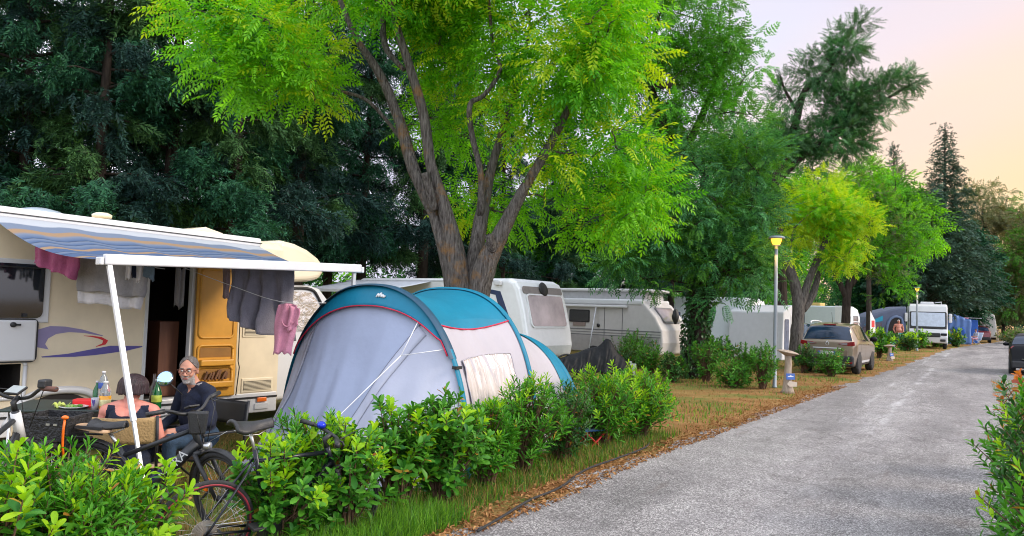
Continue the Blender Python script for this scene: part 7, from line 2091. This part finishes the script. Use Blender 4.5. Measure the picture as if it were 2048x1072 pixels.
# large grey awning tent at its side
gt = empty('awning_tent', 'dusky blue arched awning tent at the side of the white flat fronted motorhome', 'tent', (P(1779, 640, 52).x, 52.6, 0), math.atan2(-.10, 1))
GTM = mat('slate_blue_canvas', (.10, .12, .19), .8, var=.1, scale=2, bump=.3)
prof = [(-2.05, 0), (-1.75, 1.2), (-1.2, 2.0), (-.3, 2.35), (.8, 2.65), (1.45, 2.8), (1.45, 0)]
b = MB(); b.prism(prof, 3.0, 0, FR90((0, 1.6, 0))); b.build('canopy', GTM, gt, bevel=.12)
b = MB(); b.prism([(-1.35, 1.45), (-.35, 2.0), (-.12, 2.1), (-.14, 1.75)], .03, 0, FR90((0, .09, 0))); b.build('turquoise_panel', mat('turquoise_canvas', (.01, .28, .42), .6), gt)
b = MB(); b.prism([(-1.5, .35), (-1.4, 1.3), (-.2, 1.65), (-.2, .35)], .03, 0, FR90((0, .09, 0))); b.build('tinted_window', mat('maroon_grey_film', (.09, .06, .08), .2, var=.4, scale=3), gt)
b = MB(); ar = [(.10, 0), (.12, 1.1), (.28, 1.75), (.55, 2.02), (.85, 2.05), (1.12, 1.85), (1.18, 1.1), (1.18, 0)]
b.prism(ar, .03, 0, FR90((0, .09, 0))); b.build('doorway', DARKIN, gt)
b = MB(); b.tube([(x, .07, z) for x, z in cat_curve([(q[0], 0, q[1]) for q in ar], 5) for z in [0]] if False else [(q.x, .06, q.z) for q in cat_curve([(a_[0], 0, a_[1]) for a_ in ar[:7]], 5)], .09, 6); b.build('arch_tube', mat('blue_grey_tube', (.13, .18, .30), .7), gt)
# bare chested man in the doorway
pm = P(1797, 640, 51.6)
fm_ = empty('person', 'bare chested grey haired man standing in the awning tent doorway', 'person', (pm.x, pm.y, .05), R(-105))
pr = []
pr += [('e', V3((.02, 0, .95)), (.17, .20, .15), 1), ('c', V3((.03, 0, 1.02)), V3((.02, 0, 1.32)), .185, .165, 0), ('e', V3((.08, 0, 1.12)), (.18, .19, .16), 0), ('e', V3((.02, 0, 1.40)), (.13, .21, .12), 0), ('c', V3((.01, 0, 1.45)), V3((.03, 0, 1.58)), .065, .06, 0)]
for s in (-1, 1):
    sh = V3((.01, s * .21, 1.46)); el = V3((-.02, s * .30, 1.18)); wr = V3((.12, s * .24, .97))
    pr += [('c', V3((.0, s * .09, 1.49)), sh, .065, .075, 0), ('c', sh, el, .065, .05, 0), ('c', el, wr, .048, .034, 0)]
    hand(pr, wr, V3((.5, -s * .2, -.8)), V3((.8, 0, .5)), V3((0, s, 0)), 0, .5)
    kn = V3((.04, s * .11, .50)); an = V3((.0, s * .12, .08))
    pr += [('c', V3((.01, s * .10, .90)), kn, .105, .07, 1), ('c', kn, an, .062, .042, 0), ('c', an, V3((.16, s * .13, .03)), .045, .035, 0)]
fc = V3((.05, 0, 1.68)); FRm = Matrix.Identity(3)
hp, ff = head_prims(fc, FRm, 0); pr += hp
body('body', pr, [SKIN_F, mat('dark_swim_shorts', (.02, .03, .05), .8)], fm_, .014, None, 3)
hair_cap(fc, FRm, fm_, mat('white_hair', (.45, .43, .42), .7), (.103, .084, .097), -.02, (-.012, 0, .036), fcut=.07)
for sy in (-1, 1):
    b = MB(); b.ball(ff(.087, sy * .031, .012), .012, .012, .009, 8); b.build('eye', EYE_D, fm_)
# beach chair in front
def deck_chair(label, loc, rz, m, name='camp_chair'):
    c = empty(name, label, 'chair', loc, rz)
    b = MB(); b.grid(lambda u, v: (-.25 + .5 * u, -.27 + .54 * v, .40 - .04 * math.sin(math.pi * u)), 6, 6); b.build('seat', m, c, solid=.012)
    b = MB(); b.grid(lambda u, v: (-.27 - .22 * u, -.27 + .54 * v, .40 + .62 * u), 6, 6); b.build('backrest', m, c, solid=.012)
    for s in (-.28, .28):
        b = MB(); b.tube([(-.30, s, 0), (.25, s, .42)], .014, 6); b.build('leg', WHITE, c)
        b = MB(); b.tube([(.30, s, 0), (-.27, s, .42), (-.50, s, 1.04)], .014, 6); b.build('leg', WHITE, c)
    return c
TURQ = cloth('turquoise_canvas_seat', (.01, .25, .30))
p = P(1795, 690, 49.5); deck_chair('turquoise folding chair in front of the awning tent doorway', (p.x, p.y, 0), R(100), TURQ)
bx = empty('cool_box', 'blue cool box with lid beside the turquoise chair', 'box', (P(1779, 690, 49).x, 49.0, 0), .3)
MB().box(-.22, .22, -.16, .16, 0, .36).build('box_body', mat('blue_plastic', (.01, .16, .45), .4), bx, bevel=.02); MB().box(-.23, .23, -.17, .17, .362, .44).build('box_lid', mat('light_blue_plastic', (.12, .40, .60), .4), bx, bevel=.02)

# blue tarpaulin awning, windbreak, seated person, beige motorhome
BLT = mat('blue_tarpaulin', (.10, .20, .46), .6, var=.12, scale=1.5, bump=.3, bscale=4); BLD = mat('deep_blue_canvas', (.01, .08, .36), .7)
p = P(1898, 640, 66)
ba = empty('awning_tent', 'light blue sloping tarpaulin awning right of the white flat fronted motorhome', 'tent', (p.x, p.y, 0), R(-12))
b = MB(); b.grid(lambda u, v: (-.3 + 2.0 * u, .0 + 2.8 * v, 2.55 - .35 * u + .10 * math.sin(u * 5) * (1 - v) - .05 * math.sin(math.pi * v)), 14, 8); b.build('roof_sheet', BLT, ba, solid=.02)
b = MB(); b.grid(lambda u, v: (-.3 + 2.0 * u + .03 * math.sin(v * 9), .0 + .04 * math.sin(u * 25), (2.53 - .35 * u + .10 * math.sin(u * 5)) * (1 - v)), 30, 10); b.build('front_sheet', BLT, ba, solid=.02)
b = MB(); b.grid(lambda u, v: (.25 + .9 * u + .2 * v, -.06, 1.45 - .9 * v), 6, 6); b.build('tinted_window', BLD, ba, solid=.012)
p = P(1943, 640, 70)
wb = empty('windbreak', 'deep blue canvas cabin behind the seated person', 'tent', (p.x, p.y, 0), R(-10))
b = MB(); b.prism([(-.55, 0), (-.5, 2.2), (.55, 2.1), (.6, 0)], 1.0, 0, FR90((0, .5, 0))); b.build('cabin', BLD, wb, bevel=.05)
b = MB(); b.box(-.7, .75, -.3, 1.1, 2.26, 2.30); b.build('cabin_roof', mat('pale_roof_sheet', (.55, .55, .60), .6), wb)
p = P(1931, 648, 67.5)
b = MB(); b.grid(lambda u, v: (-.25 + .5 * u + .06 * math.sin(v * 6) * (1 - u), .05 * math.sin(u * 13), .55 - 1.25 * v * (1 - .2 * u)), 10, 12); tag(b.build('towel', T_TEE, None, loc=p, solid=.02), 'pink towel hanging by the deep blue cabin', 'towel')
p = P(1952, 690, 66.5); pc = (p.x, p.y, 0)
deck_chair('pale folding chair under the seated person by the blue cabin', pc, R(-170), mat('pale_blue_seat', (.45, .55, .70), .8))
sp = empty('person', 'person in a pale top seated by the deep blue cabin', 'person', pc, R(-170))
pr = [('e', V3((0, 0, .50)), (.15, .18, .13), 1), ('c', V3((0, 0, .55)), V3((-.04, 0, .88)), .15, .14, 0), ('e', V3((-.04, 0, .92)), (.12, .19, .11), 0), ('c', V3((-.04, 0, .97)), V3((-.01, 0, 1.09)), .06, .055, 2)]
for s in (-1, 1):
    sh = V3((-.03, s * .19, .96)); el = V3((.05, s * .25, .70)); wr = V3((.28, s * .15, .66)); kn = V3((.42, s * .12, .50)); an = V3((.46, s * .13, .08))
    pr += [('c', sh, el, .06, .048, 0), ('c', el, wr, .044, .032, 2), ('c', V3((0, s * .09, .50)), kn, .09, .065, 1), ('c', kn, an, .06, .04, 2), ('c', an, V3((.6, s * .13, .04)), .04, .03, 2)]
    hand(pr, wr, V3((.9, -s * .2, -.2)), V3((0, -s, 0)), V3((0, 0, 1)), 2, .5)
scn = V3((.0, 0, 1.20)); hp, sf = head_prims(scn, Matrix.Identity(3), 2); pr += hp
body('body', pr, [mat('pale_top', (.45, .48, .58), .9), mat('pink_shorts', (.5, .25, .3), .9), SKIN], sp, .016, None, 3)
hair_cap(scn, Matrix.Identity(3), sp, HAIR_B, (.104, .086, .098), -.04, (-.014, 0, .034), fcut=.08)
tb2 = empty('side_table', 'small pale folding table left of the seated person', 'table', (P(1934, 690, 66).x, 66, 0), .2)
MB().box(-.3, .3, -.25, .25, .58, .61).build('tabletop', CARW, tb2)
for s in (-1, 1):
    b = MB(); b.tube([(-.28, s * .2, 0), (.25, s * .2, .58)], .015, 5); b.build('leg', BLD, tb2)
    b = MB(); b.tube([(.28, s * .2, 0), (-.25, s * .2, .58)], .015, 5); b.build('leg', BLD, tb2)
p = P(1993, 640, 81)
bm = empty('motorhome', 'beige motorhome with dark zigzag mark behind the dark red car', 'motorhome', (p.x, p.y, 0), math.atan2(.35, -.94))
b = MB(); b.prism([(0, .4), (-.02, 1.6), (.15, 2.75), (.5, 2.9), (6.6, 2.85), (6.8, 2.4), (7.4, 1.2), (7.4, .4)], 2.3, 0, FR90((0, -1.15, 0))); b.build('body', mat('beige_panel', (.52, .50, .46), .45), bm, bevel=.1)
MB().box(2.5, 7.0, .0, .012, 1.5, 2.6).build('white_side', CARW, bm)
M = frame_m((1.25, .012, 1.75), (-1, 0, 0), (0, 0, 1), (0, 1, 0))
text_mesh('N5', 1.15, GREYST, bm, M, 'side_mark', .006)
b = MB(); b.tube([(1.9, -1, 2.85), (1.9, -1, 4.7)], .05, 6); b.tube([(1.4, -1, 4.68), (2.5, -1, 4.72)], .05, 5); b.build('antenna', ALU, bm)
wheel(bm, 5.6, -.05, .34); wheel(bm, 1.8, -.05, .34)

# ------------------------------------------------------------------ lamp posts and mushroom posts
GALV = mat('galvanised_steel', (.22, .25, .28), .5, .4, var=.12, scale=14, stretch=(1, 1, .3))
GLOW = mat('lit_amber_diffuser', (1.0, .40, .04), .4, var=.05, emit=2.2)
GLOW_OFF = mat('unlit_diffuser', (.55, .55, .55), .4)
def lamp_post(label, loc, H, lit=True, r=.055):
    o = empty('street_lamp', label, 'lamp post', loc, 0, 'lamp posts along the road')
    b = MB(); b.lathe([(r * 1.5, 0), (r * 1.5, .02), (r * 1.05, .03), (r, 1.0), (r * .96, H * .5), (r * .85, H - .30)], 16); b.build('pole', GALV, o)
    b = MB(); b.lathe([(r * .9, H - .32), (r * .9, H - .25), (.11, H - .235), (.11, H - .225)], 20); b.build('lamp_collar', GALV, o)
    b = MB(); b.lathe([(.07, H - .223), (.10, H - .19), (.13, H - .08), (.13, H - .07)], 20); d = b.build('lamp_shade', GLOW if lit else GLOW_OFF, o)
    b = MB(); b.lathe([(.20, H - .068), (.205, H - .03), (.14, H), (.001, H + .005)], 24); b.build('lamp_cap', GALV, o)
    if lit:
        l = bpy.data.lights.new('lamp_bulb', 'POINT'); l.energy = 14; l.color = (1, .55, .12); l.shadow_soft_size = .16
        lo = bpy.data.objects.new('lamp_bulb', l); COL.objects.link(lo); lo.parent = o; lo.location = (0, 0, H - .45)
    return o
for lb, uf, vf, vt, lit, r in (('nearest tall lamp post with glowing amber head', 1549, 775, 472, True, .046), ('lamp post with amber head in front of the white flat fronted motorhome', 1834, 702, 574, True, .060), ('unlit grey lamp post just right of the white flat fronted motorhome', 1894, 690, 590, False, .055)):
    g = G(uf, vf)
    top = P(uf + 3, vt, g.y)
    lamp_post(lb, (g.x, g.y, 0), top.z, lit, r)
WOODC = mat('pale_carved_wood', (.25, .19, .14), .85, col2=(.44, .36, .28), scale=6, stretch=(3, 3, .6), bump=.8)
def toadstool(label, u, v, vt, k, tilt, signs=True):
    g = G(u, v); H = P(u, vt, g.y).z
    o = empty('mushroom_post', label, 'marker post', (g.x, g.y, 0), k, 'carved mushroom posts along the verge')
    b = MB(); rg = random.Random(int(u))
    b.tube([(0, 0, -.02), (.01, 0, .08), (0, .01, H * .35), (.01, 0, H * .7), (0, 0, H - .06)], [.17, .12, .085, .075, .085], 12, 0, True, .08, rg); b.build('stalk', WOODC, o)
    b = MB()
    def capf(a, v):
        rr = .25 * min(1, v * 1.4) * (1 + .10 * math.sin(a * 6.283 * 2 + 1) + .05 * math.sin(a * 6.283 * 5))
        z = .09 * (1 - (v) ** 2) if v < .72 else .09 * (1 - .72 ** 2) - .10 * (v - .72) / .28
        if v > .72: rr = .25 * (1 + .10 * math.sin(a * 6.283 * 2 + 1) + .05 * math.sin(a * 6.283 * 5)) * (1 - (v - .72) / .28 * .85)
        return (rr * math.cos(a * 6.283), rr * math.sin(a * 6.283), z)
    b.grid(capf, 32, 18, 0, True, None, True); c = b.build('mushroom_cap', WOODC, o); c.location = (0, 0, H - .07); c.rotation_euler = (tilt * .4, tilt, 0)
    if signs:
        ck = math.cos(-k); 
        b = MB(); b.box(-.11, .11, -.005, .005, -.07, .07); s = b.build('number_sign', mat('blue_sign', (.03, .10, .36), .4), o, bevel=.003); s.location = (.02, -.10, H * .40); s.rotation_euler = (R(-8), 0, .1)
        b = MB(); b.box(-.07, .07, -.0075, -.0055, -.008, .008); b.box(-.02, .02, -.0075, -.0055, .02, .035); b.build('sign_marks', WHITE, s)
        b = MB(); b.prism([(-.12, 0), (-.06, .07), (.12, .05), (.12, -.05), (-.05, -.06)], .02, 0, FR90((0, 0, 0))); s = b.build('arrow_sign', mat('cream_sign', (.55, .47, .38), .6), o, bevel=.004); s.location = (.04, -.13, H * .22)
    return o
toadstool('carved mushroom post with blue number sign beside the nearest lamp post', 1575, 786, 702, .1, R(9))
toadstool('carved mushroom post with pale cap right of the tan car', 1779, 722, 690, .3, R(-4))
toadstool('carved mushroom post in front of the white flat fronted motorhome', 1874, 694, 666, .2, R(3))
toadstool('carved mushroom post by the beige motorhome at the bend', 1995, 682, 660, .2, R(3), False)
